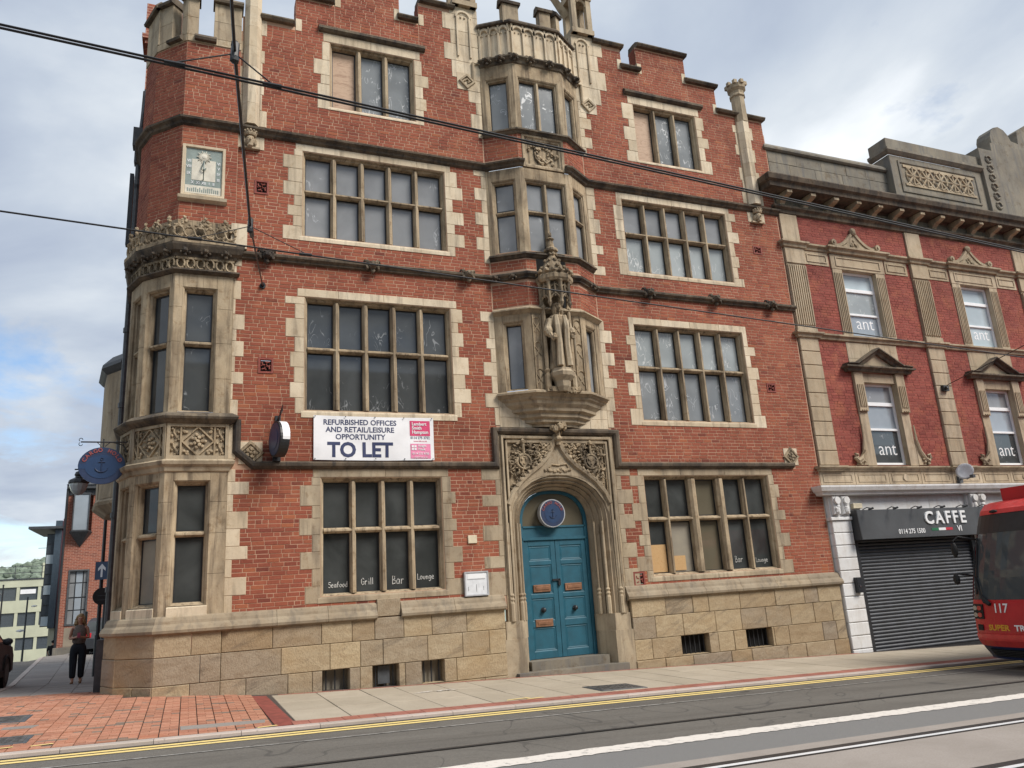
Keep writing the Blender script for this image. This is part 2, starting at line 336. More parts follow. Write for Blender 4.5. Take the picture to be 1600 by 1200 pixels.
class MB:
    def __init__(s): s.v, s.f, s.t, s.tone = [], [], [], 0.0
    def add(s, vs, fs):
        o = len(s.v); s.v += [tuple(v) for v in vs]; s.f += [tuple(i + o for i in f) for f in fs]; s.t += [s.tone] * len(fs)
    def box(s, x0, x1, y0, y1, z0, z1):
        s.add([(x0, y0, z0), (x1, y0, z0), (x1, y1, z0), (x0, y1, z0), (x0, y0, z1), (x1, y0, z1), (x1, y1, z1), (x0, y1, z1)],
              [(0, 3, 2, 1), (4, 5, 6, 7), (0, 1, 5, 4), (1, 2, 6, 5), (2, 3, 7, 6), (3, 0, 4, 7)])
    def fbox(s, F, u0, u1, z0, z1, d0, d1, bev=0.0):
        if bev <= 0:
            q = [F.p(u, z, d) for d in (d0, d1) for u, z in ((u0, z0), (u1, z0), (u1, z1), (u0, z1))]
            s.add(q, [(0, 1, 2, 3), (7, 6, 5, 4), (0, 4, 5, 1), (1, 5, 6, 2), (2, 6, 7, 3), (3, 7, 4, 0)])
        else:
            b = bev
            q = [F.p(u, z, d0) for u, z in ((u0 + b, z0 + b), (u1 - b, z0 + b), (u1 - b, z1 - b), (u0 + b, z1 - b))]
            q += [F.p(u, z, d) for d in (d0 + b, d1) for u, z in ((u0, z0), (u1, z0), (u1, z1), (u0, z1))]
            fs = [(0, 1, 2, 3)]
            for k in (0, 4):
                for i in range(4): j = (i + 1) % 4; fs.append((k + i, k + 4 + i, k + 4 + j, k + j))
            fs.append((11, 10, 9, 8)); s.add(q, fs)
    def ring(s, F, u0, u1, z0, z1, ps, pb=None, pt=None):   # stepped reveal round a rectangle; ps = [(inset, depth)]
        pb = pb or ps; pt = pt or ps; q = []
        for i in range(len(ps)):
            a, d = ps[i]; bi, bd = pb[i]; ti, td = pt[i]
            q += [F.p(u0 + a, z0 + bi, max(d, bd) if i else d), F.p(u1 - a, z0 + bi, max(d, bd) if i else d), F.p(u1 - a, z1 - ti, d), F.p(u0 + a, z1 - ti, d)]
        fs = []
        for i in range(len(ps) - 1):
            for k in range(4): j = (k + 1) % 4; fs.append((4 * i + k, 4 * i + j, 4 * i + 4 + j, 4 * i + 4 + k))
        s.add(q, fs)
    def ext(s, F, poly, d0, d1):
        n = len(poly); q = [F.p(u, z, d) for d in (d0, d1) for u, z in poly]
        s.add(q, [tuple(range(n)), tuple(range(2 * n - 1, n - 1, -1))] + [(i, i + n, (i + 1) % n + n, (i + 1) % n) for i in range(n)])
    def vprism(s, F, sec, z0, z1):
        n = len(sec); q = [F.p(u, z, d) for z in (z0, z1) for u, d in sec]
        s.add(q, [tuple(range(n)), tuple(range(2 * n - 1, n - 1, -1))] + [(i, i + n, (i + 1) % n + n, (i + 1) % n) for i in range(n)])
    def hprism(s, F, sec, u0, u1):
        n = len(sec); q = [F.p(u, z, d) for u in (u0, u1) for z, d in sec]
        s.add(q, [tuple(range(n)), tuple(range(2 * n - 1, n - 1, -1))] + [(i, i + n, (i + 1) % n + n, (i + 1) % n) for i in range(n)])
    def plan(s, path, prof, cap=True):        # moulding swept along a plan polyline (outside on the right hand), prof = [(out, z)]
        ms = mitre(path); n = len(prof); q = []
        for (x, y), (mx, my) in zip(path, ms): q += [(x - mx * o, y - my * o, z) for o, z in prof]
        fs = [(i * n + k, (i + 1) * n + k, (i + 1) * n + k + 1, i * n + k + 1) for i in range(len(path) - 1) for k in range(n - 1)]
        if cap: fs += [tuple(range(n)), tuple(range(len(q) - 1, len(q) - 1 - n, -1))]
        s.add(q, fs)
    def face_sweep(s, F, path, prof, closed=False, cap=True):   # moulding along a (u, z) path on a face, prof = [(left offset, out)]
        ms = mitre(path, closed); n = len(prof); q = []; N = len(path)
        for (u, z), (mu, mz) in zip(path, ms): q += [F.p(u + mu * o, z + mz * o, -h) for o, h in prof]
        fs = [(i * n + k, ((i + 1) % N) * n + k, ((i + 1) % N) * n + k + 1, i * n + k + 1) for i in range(N if closed else N - 1) for k in range(n - 1)]
        if cap and not closed: fs += [tuple(range(n)), tuple(range(len(q) - 1, len(q) - 1 - n, -1))]
        s.add(q, fs)
    def tube(s, pts, r, n=6, caps=True):
        P = [Vector(p) for p in pts]; q = []; rs = r if isinstance(r, (list, tuple)) else [r] * len(P)
        for i, p in enumerate(P):
            t = (P[min(i + 1, len(P) - 1)] - P[max(i - 1, 0)]).normalized()
            a = t.cross(Vector((0, 0, 1)) if abs(t.z) < .9 else Vector((1, 0, 0))).normalized(); b = t.cross(a)
            q += [p + (a * cos(2 * pi * k / n) + b * sin(2 * pi * k / n)) * rs[i] for k in range(n)]
        fs = [(i * n + k, i * n + (k + 1) % n, (i + 1) * n + (k + 1) % n, (i + 1) * n + k) for i in range(len(P) - 1) for k in range(n)]
        if caps: fs += [tuple(range(n)), tuple(range(len(q) - 1, len(q) - 1 - n, -1))]
        s.add(q, fs)
    def lathe(s, c, prof, n=12, a0=0.0, sy=1.0):
        q = [(c[0] + r * cos(a0 + 2 * pi * k / n), c[1] + r * sy * sin(a0 + 2 * pi * k / n), c[2] + z) for r, z in prof for k in range(n)]
        fs = [(i * n + k, i * n + (k + 1) % n, (i + 1) * n + (k + 1) % n, (i + 1) * n + k) for i in range(len(prof) - 1) for k in range(n)]
        fs += [tuple(range(n - 1, -1, -1)), tuple(range(len(q) - n, len(q)))]; s.add(q, fs)
    def blob(s, c, r, sub=1, jit=.0, rot=None):
        vs, fs = ico(sub); r = r if isinstance(r, tuple) else (r, r, r); q = []
        for v in vs:
            k = 1 + R.uniform(-jit, jit); p = Vector((v.x * r[0] * k, v.y * r[1] * k, v.z * r[2] * k))
            if rot: p.rotate(rot)
            q.append((c[0] + p.x, c[1] + p.y, c[2] + p.z))
        s.add(q, fs)
    def disc(s, c, r, axis, depth, n=24, rim=0.0, sz=1.0):   # cylinder whose axis is a horizontal vector
        ax = Vector(axis).normalized(); a = Vector((0, 0, 1)).cross(ax).normalized(); b = Vector((0, 0, 1)); C = Vector(c)
        q = [C + a * r * cos(2 * pi * k / n) + b * r * sz * sin(2 * pi * k / n) + ax * e for e in (0, depth) for k in range(n)]
        s.add(q, [tuple(range(n - 1, -1, -1)), tuple(range(n, 2 * n))] + [(k, (k + 1) % n, n + (k + 1) % n, n + k) for k in range(n)])
    def mesh(s, name, tone=False, smooth=False, fix=True):
        me = bpy.data.meshes.new(name); me.from_pydata(s.v, [], s.f)
        if tone:
            at = me.attributes.new('tone', 'FLOAT', 'FACE'); at.data.foreach_set('value', s.t)
        if fix and len(s.f) < 20000:
            bm = bmesh.new(); bm.from_mesh(me); bmesh.ops.recalc_face_normals(bm, faces=bm.faces); bm.to_mesh(me); bm.free()
        if smooth: me.polygons.foreach_set('use_smooth', [True] * len(me.polygons))
        me.update(); return me
    def build(s, name, mat, parent=None, tone=False, smooth=False, kind=None, label=None):
        me = s.mesh(name, tone, smooth); me.materials.append(M[mat] if isinstance(mat, str) else mat)
        return place(name, me, parent, kind=kind, label=label)
ROOTLOC = {}
def place(name, me, parent=None, loc=(0, 0, 0), rot=(0, 0, 0), scale=(1, 1, 1), kind=None, label=None):
    o = bpy.data.objects.new(name, me); COL.objects.link(o)
    o.location = loc; o.rotation_euler = rot; o.scale = scale
    attach(o, parent)
    if kind: o['kind'] = kind
    if label: o['label'] = label
    return o
def attach(o, parent):
    if parent is not None:
        o.parent = parent
        o.matrix_parent_inverse = Matrix.Translation(ROOTLOC.get(parent.name, Vector((0, 0, 0)))).inverted()
def thing(name, loc, label, cat, group=None):      # an Empty at the thing's base
    e = bpy.data.objects.new(name, None); COL.objects.link(e); e.location = loc; e.empty_display_size = .2
    ROOTLOC[e.name] = Vector(loc); tag(e, label, cat, group); return e
def tag(o, label, cat, group=None):
    o['label'] = label; o['category'] = cat
    if group: o['group'] = group
    return o
def one(name, parent, mat, fn, **k):               # one mesh part from a filler function
    b = MB(); fn(b); return b.build(name, mat, parent, **k)
def fpart(name, parent, mat, F, u0, u1, z0, z1, d0, d1, bev=.0):
    b = MB(); b.fbox(F, u0, u1, z0, z1, d0, d1, bev); return b.build(name, mat, parent)
def text(name, s, F, u, z, size, mat, parent, dep=-.004, bold=.0, align='CENTER', sx=1.0, thick=.0015, roll=0.0, space=1.0):
    cu = bpy.data.curves.new(name, 'FONT'); cu.body = s; cu.size = size; cu.align_x = align; cu.offset = bold; cu.extrude = thick; cu.resolution_u = 3; cu.space_character = space
    ob = bpy.data.objects.new(name, cu); COL.objects.link(ob)
    dg = bpy.context.evaluated_depsgraph_get(); me = bpy.data.meshes.new_from_object(ob.evaluated_get(dg))
    bpy.data.objects.remove(ob); bpy.data.curves.remove(cu)
    me.name = name; me.materials.clear(); me.materials.append(M[mat])
    mt = Matrix(((F.d[0], 0, F.n[0], 0), (F.d[1], 0, F.n[1], 0), (0, 1, 0, 0), (0, 0, 0, 1)))
    p = F.p(u, z, dep); me.transform(Matrix.Translation(p) @ mt @ Matrix.Rotation(roll, 4, 'Z') @ Matrix.Diagonal((sx, 1, 1, 1)))
    return place(name, me, parent)
def arc_text(name, s, F, u, z, rad, size, mat, parent, dep, a_mid=90, step=15, bold=.004):
    b = MB(); a = a_mid + step * (len(s) - 1) / 2; obs = []
    me_all = bpy.data.meshes.new(name); bm = bmesh.new()
    for ch in s:
        if ch != ' ':
            o = text('letter', ch, F, u + rad * cos(radians(a)), z + rad * sin(radians(a)), size, mat, None, dep, bold, roll=radians(a - 90))
            bm.from_mesh(o.data); me = o.data; bpy.data.objects.remove(o); bpy.data.meshes.remove(me)
        a -= step
    bm.to_mesh(me_all); bm.free(); me_all.materials.append(M[mat]); return place(name, me_all, parent)

# ground height: the street falls gently to the right, the side street drops away past its crest
def cl(v): return max(0.0, min(1.0, v))
def G(x, y=-2.0):
    z = .13 - .034 * max(-26., min(60., x)) + .11 * cl((1.5 - x) / 2.2) * cl((y + 4.3) / 4.3)
    if y > .5: z -= .043 * (min(y, 9) - .5)
    d0 = 22 + 8 * cl((x + 6) / 2)
    if y > d0: z -= .0915 * (min(y, 90) - d0)
    return z
def XK(y): return -3.30 - .10 * (y - 1)          # kerb of the side street

# brick laying
PITCH, Z0 = .0775, 1.47
def snap(z): return Z0 + round((z - Z0) / PITCH) * PITCH
def intervals(u0, u1, cuts):
    out = [(u0, u1)]
    for a, b in cuts:
        nx = []
        for p, q in out:
            if b <= p or a >= q: nx.append((p, q)); continue
            if a > p: nx.append((p, a))
            if b < q: nx.append((b, q))
        out = nx
    return [(p, q) for p, q in out if q - p > .02]
def lay(F, u0, u1, z0, z1, out, pitch=PITCH, blen=.228, base=Z0, gap=.0085, hdr=.14):
    k0 = math.ceil((z0 - base) / pitch - 1e-6); k1 = math.floor((z1 - base) / pitch + 1e-6)
    for k in range(k0, k1):
        za = base + k * pitch; zm = za + pitch / 2
        for p, q in intervals(u0, u1, [(a, b) for a, b, c, d in F.ex if c < zm < d]):
            u = p - R.uniform(0, blen)
            while u < q - .001:
                L = blen if R.random() > hdr else blen * .5
                a, b = max(u, p), min(u + L, q)
                if q - b < .045: b = q
                if a - p < .045 and a > p: a = p
                if b - a > .03: out.append((F, a + gap / 2, b - gap / 2, za + gap / 2, za + pitch - gap / 2))
                u = max(b, u + L)
def backing(F, u0, u1, z0, z1, mb, d0=.005, d1=.03):
    zs = sorted({z0, z1} | {z for h in F.holes for z in h[2:] if z0 < z < z1})
    for a, b in zip(zs, zs[1:]):
        zm = (a + b) / 2
        for p, q in intervals(u0, u1, [(h[0], h[1]) for h in F.holes if h[2] < zm < h[3]]): mb.fbox(F, p, q, a, b, d0, d1)
def course_bricks(bricks, parent, batch_mat, single_mat, n_single, key, name='brick', depth=.014):
    full = [i for i, (F, a, b, c, d) in enumerate(bricks) if .20 < b - a < .23]
    full.sort(key=lambda i: key(bricks[i])); single = set(full[:n_single])
    bb = MB()
    for i, (F, a, b, c, d) in enumerate(bricks):
        if i in single: continue
        bb.tone = .5 + (R.random() - .5) * R.choice((.45, .6, 1)); j = R.uniform(-.003, .0025); e = .0035
        q = [F.p(u, z, j) for u, z in ((a + e, c + e), (b - e, c + e), (b - e, d - e), (a + e, d - e))]
        q += [F.p(u, z, depth) for u, z in ((a, c), (b, c), (b, d), (a, d))]
        bb.add(q, [(0, 1, 2, 3), (0, 4, 5, 1), (1, 5, 6, 2), (2, 6, 7, 3), (3, 7, 4, 0)])
    me = bb.mesh('brickwork', True, fix=False); me.materials.append(M[batch_mat]); place('brickwork', me, parent, kind='stuff')
    if not single: return
    F0 = Face((0, 0), (1, 0)); t = MB(); t.fbox(F0, -.109, .109, -.0337, .0337, 0, depth + .003, .0035); sm = t.mesh('brick'); sm.materials.append(M[single_mat])
    for i in single:
        F, a, b, c, d = bricks[i]
        place(name, sm, parent, F.p((a + b) / 2, (c + d) / 2, R.uniform(-.003, .0025)), (0, 0, atan2(F.d[1], F.d[0])), ((b - a) / .218, 1, (d - c) / .0675))
# ------------------------------------------------------------------ ground, road, pavement
def gsheet(name, pts_rows, mat, off, kind='structure', parent=None):
    b = MB(); n = len(pts_rows[0])
    for r in pts_rows: b.v += [(x, y, G(x, y) + off) for x, y in r]
    b.f = [(i * n + k, i * n + k + 1, (i + 1) * n + k + 1, (i + 1) * n + k) for i in range(len(pts_rows) - 1) for k in range(n - 1)]
    b.t = [0] * len(b.f); return b.build(name, mat, parent, kind=kind)
def lin(a, b, n): return [a + (b - a) * i / n for i in range(n + 1)]
xs = [-900, -300, -120, -60] + lin(-30, 60, 45) + [90, 150, 320, 900]
ysg = [-400, -120, -60] + lin(-40, 40, 40) + [50, 60, 75, 90, 120, 170, 260, 420, 900]
gsheet('ground', [[(x, y) for x in xs] for y in ysg], 'asphalt', -.40)
def YK(x): return -4.24 + .06 * x       # kerb line of the main street
xr = lin(-40, 60, 100)
road = gsheet('road', [[(x, YK(x) + (-26 - YK(x)) * f) for x in xr] for f in lin(0, 1, 8)], 'asphalt', -.050)
def yroad(x, a): return YK(x) + a
def strip(name, mat, a0, a1, x0, x1, off, n=60, parent=None):
    return gsheet(name, [[(x, yroad(x, a0)) for x in lin(x0, x1, n)], [(x, yroad(x, a1)) for x in lin(x0, x1, n)]], mat, off, parent=parent)
strip('concrete_track_bed', 'concrete', -4.23, -7.6, -30, 55, -.046, parent=road)
strip('pale_asphalt_strip', 'asphalt_pale', -3.45, -4.23, -30, 55, -.046, parent=road)
for a in (-.10, -.27): strip('yellow_line', 'yellow_paint', a, a - .105, -30, 45, -.044, parent=road)
xl = lin(-10, 45, 800); jit = lambda k: R.uniform(-k, k)
gsheet('lane_line', [[(x, yroad(x, -3.21) + jit(.016)) for x in xl], [(x, yroad(x, -3.50) + jit(.02)) for x in xl]], 'white_line', -.040, parent=road)
strip('rail_shine_line', 'rail_shine_pale', -.86, -.90, -20, 30, -.043, parent=road); strip('gutter', 'gutter', .01, -.075, -30, 50, -.044, parent=road)  # first strip paints the shine of the kerbside rail
strip('rail', 'rail_dark', -2.27, -2.33, -30, 55, -.042, parent=road); strip('rail_groove', 'groove', -2.33, -2.365, -30, 55, -.041, parent=road)
for a in (-4.60, -5.98):
    strip('rail_surround', 'rail_dark', a + .13, a - .10, -30, 55, -.042, parent=road)
    strip('rail', 'rail_sky_shine', a, a - .07, -30, 55, -.038, parent=road)
# pavement base + kerb stones
def pave_top(x): return 0.02 if x > -.9 else 14
pav = gsheet('pavement', [[(x, YK(x) + .02 + ((.35 if x > -1.0 else .35) - YK(x)) * f) for x in lin(-3.6, 42, 60)] for f in lin(0, 1, 4)], 'joint', -.012)
sidep = gsheet('side_pavement', [[(XK(y) + .02 + (-.9 - XK(y)) * f, y) for f in (0, .3, .6, 1)] for y in [.36] + lin(2, 27, 14)], 'joint', -.010)
side_road = gsheet('side_street', [[(XK(y) - .0 - 56 * f, y) for f in (0, .01, .02, .03, .05, .1, .2, .4, 1)] for y in lin(-4.3, 27, 24)] , 'asphalt', -.048)
far_road = gsheet('cross_street', [[(x, y) for x in lin(-60, -9, 10) + lin(-8, 2, 20) + [10, 20, 30]] for y in lin(27, 40, 13) + [50, 60, 70, 80]], 'asphalt_pale', -.06)
def slab(name, mat, parent, cor, off=0.0, th=.03, bev=.006):    # a thin paving piece given by its four plan corners
    b = MB(); cxm = sum(p[0] for p in cor) / 4; cym = sum(p[1] for p in cor) / 4
    dz = R.uniform(-.002, .002)
    sh = [(cxm + (x - cxm) * (1 - bev / .4), cym + (y - cym) * (1 - bev / .4)) for x, y in cor]
    q = [(x, y, G(x, y) + off + dz) for x, y in sh] + [(x, y, G(x, y) + off + dz - .006) for x, y in cor] + [(x, y, G(x, y) + off - th) for x, y in cor]
    b.add(q, [(0, 1, 2, 3)] + [(k + i, k + 4 + i, k + 4 + (i + 1) % 4, k + (i + 1) % 4) for k in (0, 4) for i in range(4)])
    return b.build(name, mat, parent)
x = -14.0
while x < 40:                                     # kerb stones
    L = R.uniform(.85, 1.0); b = MB(); q = []
    for xx in (x + .003, x + L - .003):
        for dy, dz in ((-.0, -.10), (-.0, -.010), (.012, .002), (.125, .004), (.13, -.10)): q.append((xx, YK(xx) + dy, G(xx, YK(xx)) + dz))
    b.add(q, [(i, i + 1, i + 6, i + 5) for i in range(4)] + [(0, 1, 2, 3, 4), (9, 8, 7, 6, 5)]); b.build('kerb_stone', 'kerb', pav); x += L
b = MB()
x = 1.32
while x < 34:                                     # red brick strip beside the kerb (too small to pick apart singly)
    for ra in (.135, .32):
        b.tone = R.random(); q = [(xx, YK(xx) + yy, G(xx) + dz) for dz in (R.uniform(0, .003), -.03) for xx, yy in ((x, ra), (x + .215, ra), (x + .215, ra + .18), (x, ra + .18))]
        b.add(q, [(0, 1, 2, 3), (0, 4, 5, 1), (1, 5, 6, 2), (2, 6, 7, 3), (3, 7, 4, 0)])
    x += .222
x = 1.5
while x < 14.4:
    b.tone = R.random(); q = [(xx, yy, G(xx) + dz) for dz in (.001, -.03) for xx, yy in ((x, -.30), (x + .215, -.30), (x + .215, -.2), (x, -.2))]
    b.add(q, [(0, 1, 2, 3), (0, 4, 5, 1), (1, 5, 6, 2), (2, 6, 7, 3), (3, 7, 4, 0)]); x += .222
me = b.mesh('brick_edging', True); me.materials.append(M['red_strip']); place('brick_edging', me, pav, kind='stuff')
slab('brick_border', 'terracotta', pav, [(1.10, YK(1.1) + .25), (1.36, YK(1.3) + .25), (1.30, -.31), (1.06, -.31)], .001)
# flags
nr = 3
for r in range(nr):
    x = 1.38 - R.uniform(0, .0)
    while x < 34:
        L = (.62, .75, .75, .62, .75)[int(x * 1.3) % 5]; x2 = x + L
        def yy(xx, f): a = YK(xx) + .508; return a + (-.31 - a) * f
        g = .006
        slab('paving_slab', 'paving', pav, [(x + g, yy(x, r / nr) + g), (x2 - g, yy(x2, r / nr) + g), (x2 - g, yy(x2, (r + 1) / nr) - g), (x + g, yy(x, (r + 1) / nr) - g)])
        x = x2
y = 2.3
while y < 26:                                    # grey flags of the side street
    xe = -1.1 - .07 * y; w = (xe - XK(y) - .15) / 3
    for k in range(3):
        f = lambda i, yy: XK(yy) + .155 + w * i
        slab('paving_slab', 'paving_grey', sidep, [(f(k, y) + .004, y), (f(k + 1, y) - .004, y), (f(k + 1, y + .62) - .004, y + .62), (f(k, y + .62) + .004, y + .62)], .004)
    y += .63
b = MB(); y = 1.2
while y < 26:
    q = [(xx, yy_, G(xx, yy_) + dz) for yy_ in (y, y + .9) for xx, dz in ((XK(yy_), -.11), (XK(yy_), -.005), (XK(yy_) + .145, .006), (XK(yy_) + .15, -.08))]
    bb = MB(); bb.add(q, [(0, 1, 5, 4), (1, 2, 6, 5), (2, 3, 7, 6), (0, 1, 2, 3), (7, 6, 5, 4)]); bb.build('kerb_stone', 'kerb', sidep); y += .91
# clay pavers at the corner: stretchers in columns, here and there two half bricks
pv = []
cw, ch = .222, .111
for i in range(int((1.08 + 3.3) / cw)):
    x0 = 1.07 - (i + 1) * cw; y = YK(x0) + .25
    ytop = -.17 if x0 > -1.0 else 2.25
    k = 0
    while y < ytop:
        if (k + i) % 2 == 0: pv.append((x0, x0 + cw, y, y + ch))
        else: pv.append((x0, x0 + cw / 2, y, y + ch)); pv.append((x0 + cw / 2, x0 + cw, y, y + ch))
        y += ch; k += 1
x = 1.07
while x > -3.4: pv.append((x - .222, x, YK(x - .1) + .143, YK(x - .1) + .246)); x -= .222
def hidden(p): return p[2] > -.1 and p[0] > -1.0
pv = [p for p in pv if not hidden(p)]
order = sorted(range(len(pv)), key=lambda i: (pv[i][2] + 15) ** 2 + pv[i][0] ** 2 - (60 if pv[i][1] - pv[i][0] > .2 else 0))
tops = set([i for i in order if pv[i][1] - pv[i][0] > .2 and pv[i][0] > -2.9][:290])
bb = MB(); F0 = Face((0, 0), (1, 0)); pm = MB(); pm.box(-.1045, .1045, -.0525, .0525, -.03, 0)
pm = pm.mesh('paver'); pm.materials.append(M['paver_single'])
for i, (a, c, d, e) in enumerate(pv):
    dz = R.uniform(-.003, .003)
    if i in tops:
        place('paver', pm, pav, ((a + c) / 2, (d + e) / 2, G((a + c) / 2, (d + e) / 2) + .004 + dz), (.024 * cl((1.5 - a) / 2.2) + R.uniform(-.008, .008), atan2(.034, 1) + R.uniform(-.012, .012), 0))
    else:
        bb.tone = R.random(); g = .0028; gl = .0065 if abs(((1.07 - a) / cw) % 1) in (0,) or c - a > .2 or (round((1.07 - a) / (cw / 2)) % 2 == 0) else .003; gr = .0065 if c - a > .2 or gl == .003 else .003
        q = [(x, y, G(x, y) + z + dz) for z in (.004, -.03) for x, y in ((a + gl, d + g), (c - gr, d + g), (c - gr, e - g), (a + gl, e - g))]
        bb.add(q, [(0, 1, 2, 3), (0, 4, 5, 1), (1, 5, 6, 2), (2, 6, 7, 3), (3, 7, 4, 0)])
me = bb.mesh('paver_field', True); me.materials.append(M['paver_batch']); place('paver_field', me, pav, kind='stuff')
slab('repair_slab', 'paving_grey', pav, [(-.02, -3.72), (1.0, -3.62), (1.02, -3.38), (-.03, -3.44)], .012)
for k in range(3): slab('repair_slab', 'paving_grey', pav, [(-2.9 + k * .75, -2.9 + .3 * k), (-2.35 + k * .55, -2.9 + .3 * k), (-2.3 + k * .55, -2.7 + .3 * k), (-2.9 + k * .75, -2.72 + .3 * k)], .011) if k < 2 else None
def cover(x0, x1, y0, y1, label, rot=0.0):
    c = ((x0 + x1) / 2, (y0 + y1) / 2); t = thing('manhole_cover', (c[0], c[1], G(*c) + .006), label, 'manhole cover', 'iron covers in the pavement')
    slab('frame', 'iron_grey', t, [(x0, y0), (x1, y0), (x1, y1), (x0, y1)], .010); slab('lid', 'cast_iron', t, [(x0 + .05, y0 + .05), (x1 - .05, y0 + .05), (x1 - .05, y1 - .05), (x0 + .05, y1 - .05)], .014)
    b = MB(); n = 6
    for i in range(n):
        for j in range(4):
            u, v = x0 + .09 + (x1 - x0 - .18) * (i + .5) / n, y0 + .09 + (y1 - y0 - .18) * (j + .5) / 4; b.box(u - .03, u + .03, v - .012, v + .012, G(u, v) + .012, G(u, v) + .019)
    b.build('tread_pattern', 'cast_iron', t)
cover(6.2, 7.05, -3.22, -2.5, 'dark iron cover in the pale slabs in front of the doorstep')
cover(-2.55, -1.98, -2.0, -1.35, 'iron cover in the clay pavers, farther from the kerb, by the corner')
cover(-2.35, -1.68, -3.75, -3.2, 'iron cover in the clay pavers close to the kerb, bottom left')
b = MB()
for k in range(9):
    x, y = 3.95 + R.uniform(-.35, .35), -1.5 + R.uniform(-.1, .1); pts = [(x + R.uniform(-.12, .12) + .05 * i, y + R.uniform(-.06, .06), G(x) + .006) for i in range(4)]
    for p, q in zip(pts, pts[1:]): b.add([(p[0], p[1] - .012, p[2]), (q[0], q[1] - .012, q[2]), (q[0], q[1] + .012, q[2]), (p[0], p[1] + .012, p[2])], [(0, 1, 2, 3)])
b.build('paint_scrawl', 'white_line', pav)
b = MB()
for x, y, r in ((4.7, -3.35, .2), (4.95, -3.42, .15), (8.2, YK(8) - .55, .1), (1.0, -4.0, .13), (-1.9, -3.98, .14), (-1.5, -3.98, .14)):
    b.add([(x - r, y - .03, G(x, y) + .009), (x + r, y - .02, G(x, y) + .009), (x + r * .8, y + .04, G(x, y) + .009), (x - r * .9, y + .03, G(x, y) + .009)], [(0, 1, 2, 3)])
b.build('spray_mark', 'yellow_paint', pav)
# ------------------------------------------------------------------ the red brick and stone building
B = thing('corner_building', (7, 4, G(7)), 'red brick corner building with pale stone bay windows, battlements and teal door', 'building')
FA = Face((0, 0), (14.52, 0))                                        # main facade, u = x
T0, T1, T2, T3, T4 = (.58, -.05), (-.47, -.05), (-1.05, .53), (-1.28, 1.15), (-1.31, 2.8)
TF = [Face(T3, T2), Face(T2, T1), Face(T1, T0)]                      # turret faces left to right
TP = [T4, T3, T2, T1, T0, (.58, .1)]
B0, B1, B2, B3 = (6.0, 0.0), (6.68, -.45), (7.95, -.45), (8.62, 0.0)
BF = [Face(B0, B1), Face(B1, B2), Face(B2, B3)]
BP = [B0, B1, B2, B3]

def quoins(F, edge, side, z0, z1, wn_, ww, mat='stone', d0=-.006, d1=.10, hs=(3, 4, 4, 5)):
    z = snap(z0); wide = R.random() < .5
    z1 = snap(z1)
    while z < z1 - .05:
        h = R.choice(hs) * PITCH
        if z + h > z1 - .12: h = z1 - z
        w = (ww if wide else wn_) + R.uniform(-.02, .02)
        if R.random() < .2: w = (ww + wn_) / 2
        a, b = (edge - w, edge) if side < 0 else (edge, edge + w)
        fpart('quoin_stone', B, mat, F, a + .002, b - .002, z + .003, z + h - .003, d0 + R.uniform(-.002, .002), d1, .005)
        F.ex.append((a, b, z, z + h)); wide = not wide; z += h
def stone_row(name, F, u0, u1, z0, z1, n, mat, d0=-.006, d1=.10, bev=.005):
    us = [u0] + sorted(u0 + (u1 - u0) * (i + R.uniform(-.12, .12)) / n for i in range(1, n)) + [u1]
    for a, b in zip(us, us[1:]): fpart(name, B, mat, F, a + .002, b - .002, z0 + .002, z1 - .002, d0 + R.uniform(-.002, .002), d1, bev)
    F.ex.append((u0, u1, z0, z1))
PS = [(0, 0), (.028, .030), (.028, .060), (.062, .085), (.075, .15), (.075, .27)]
PB = [(0, 0), (.005, .03), (.012, .06), (.03, .085), (.055, .15), (.06, .27)]
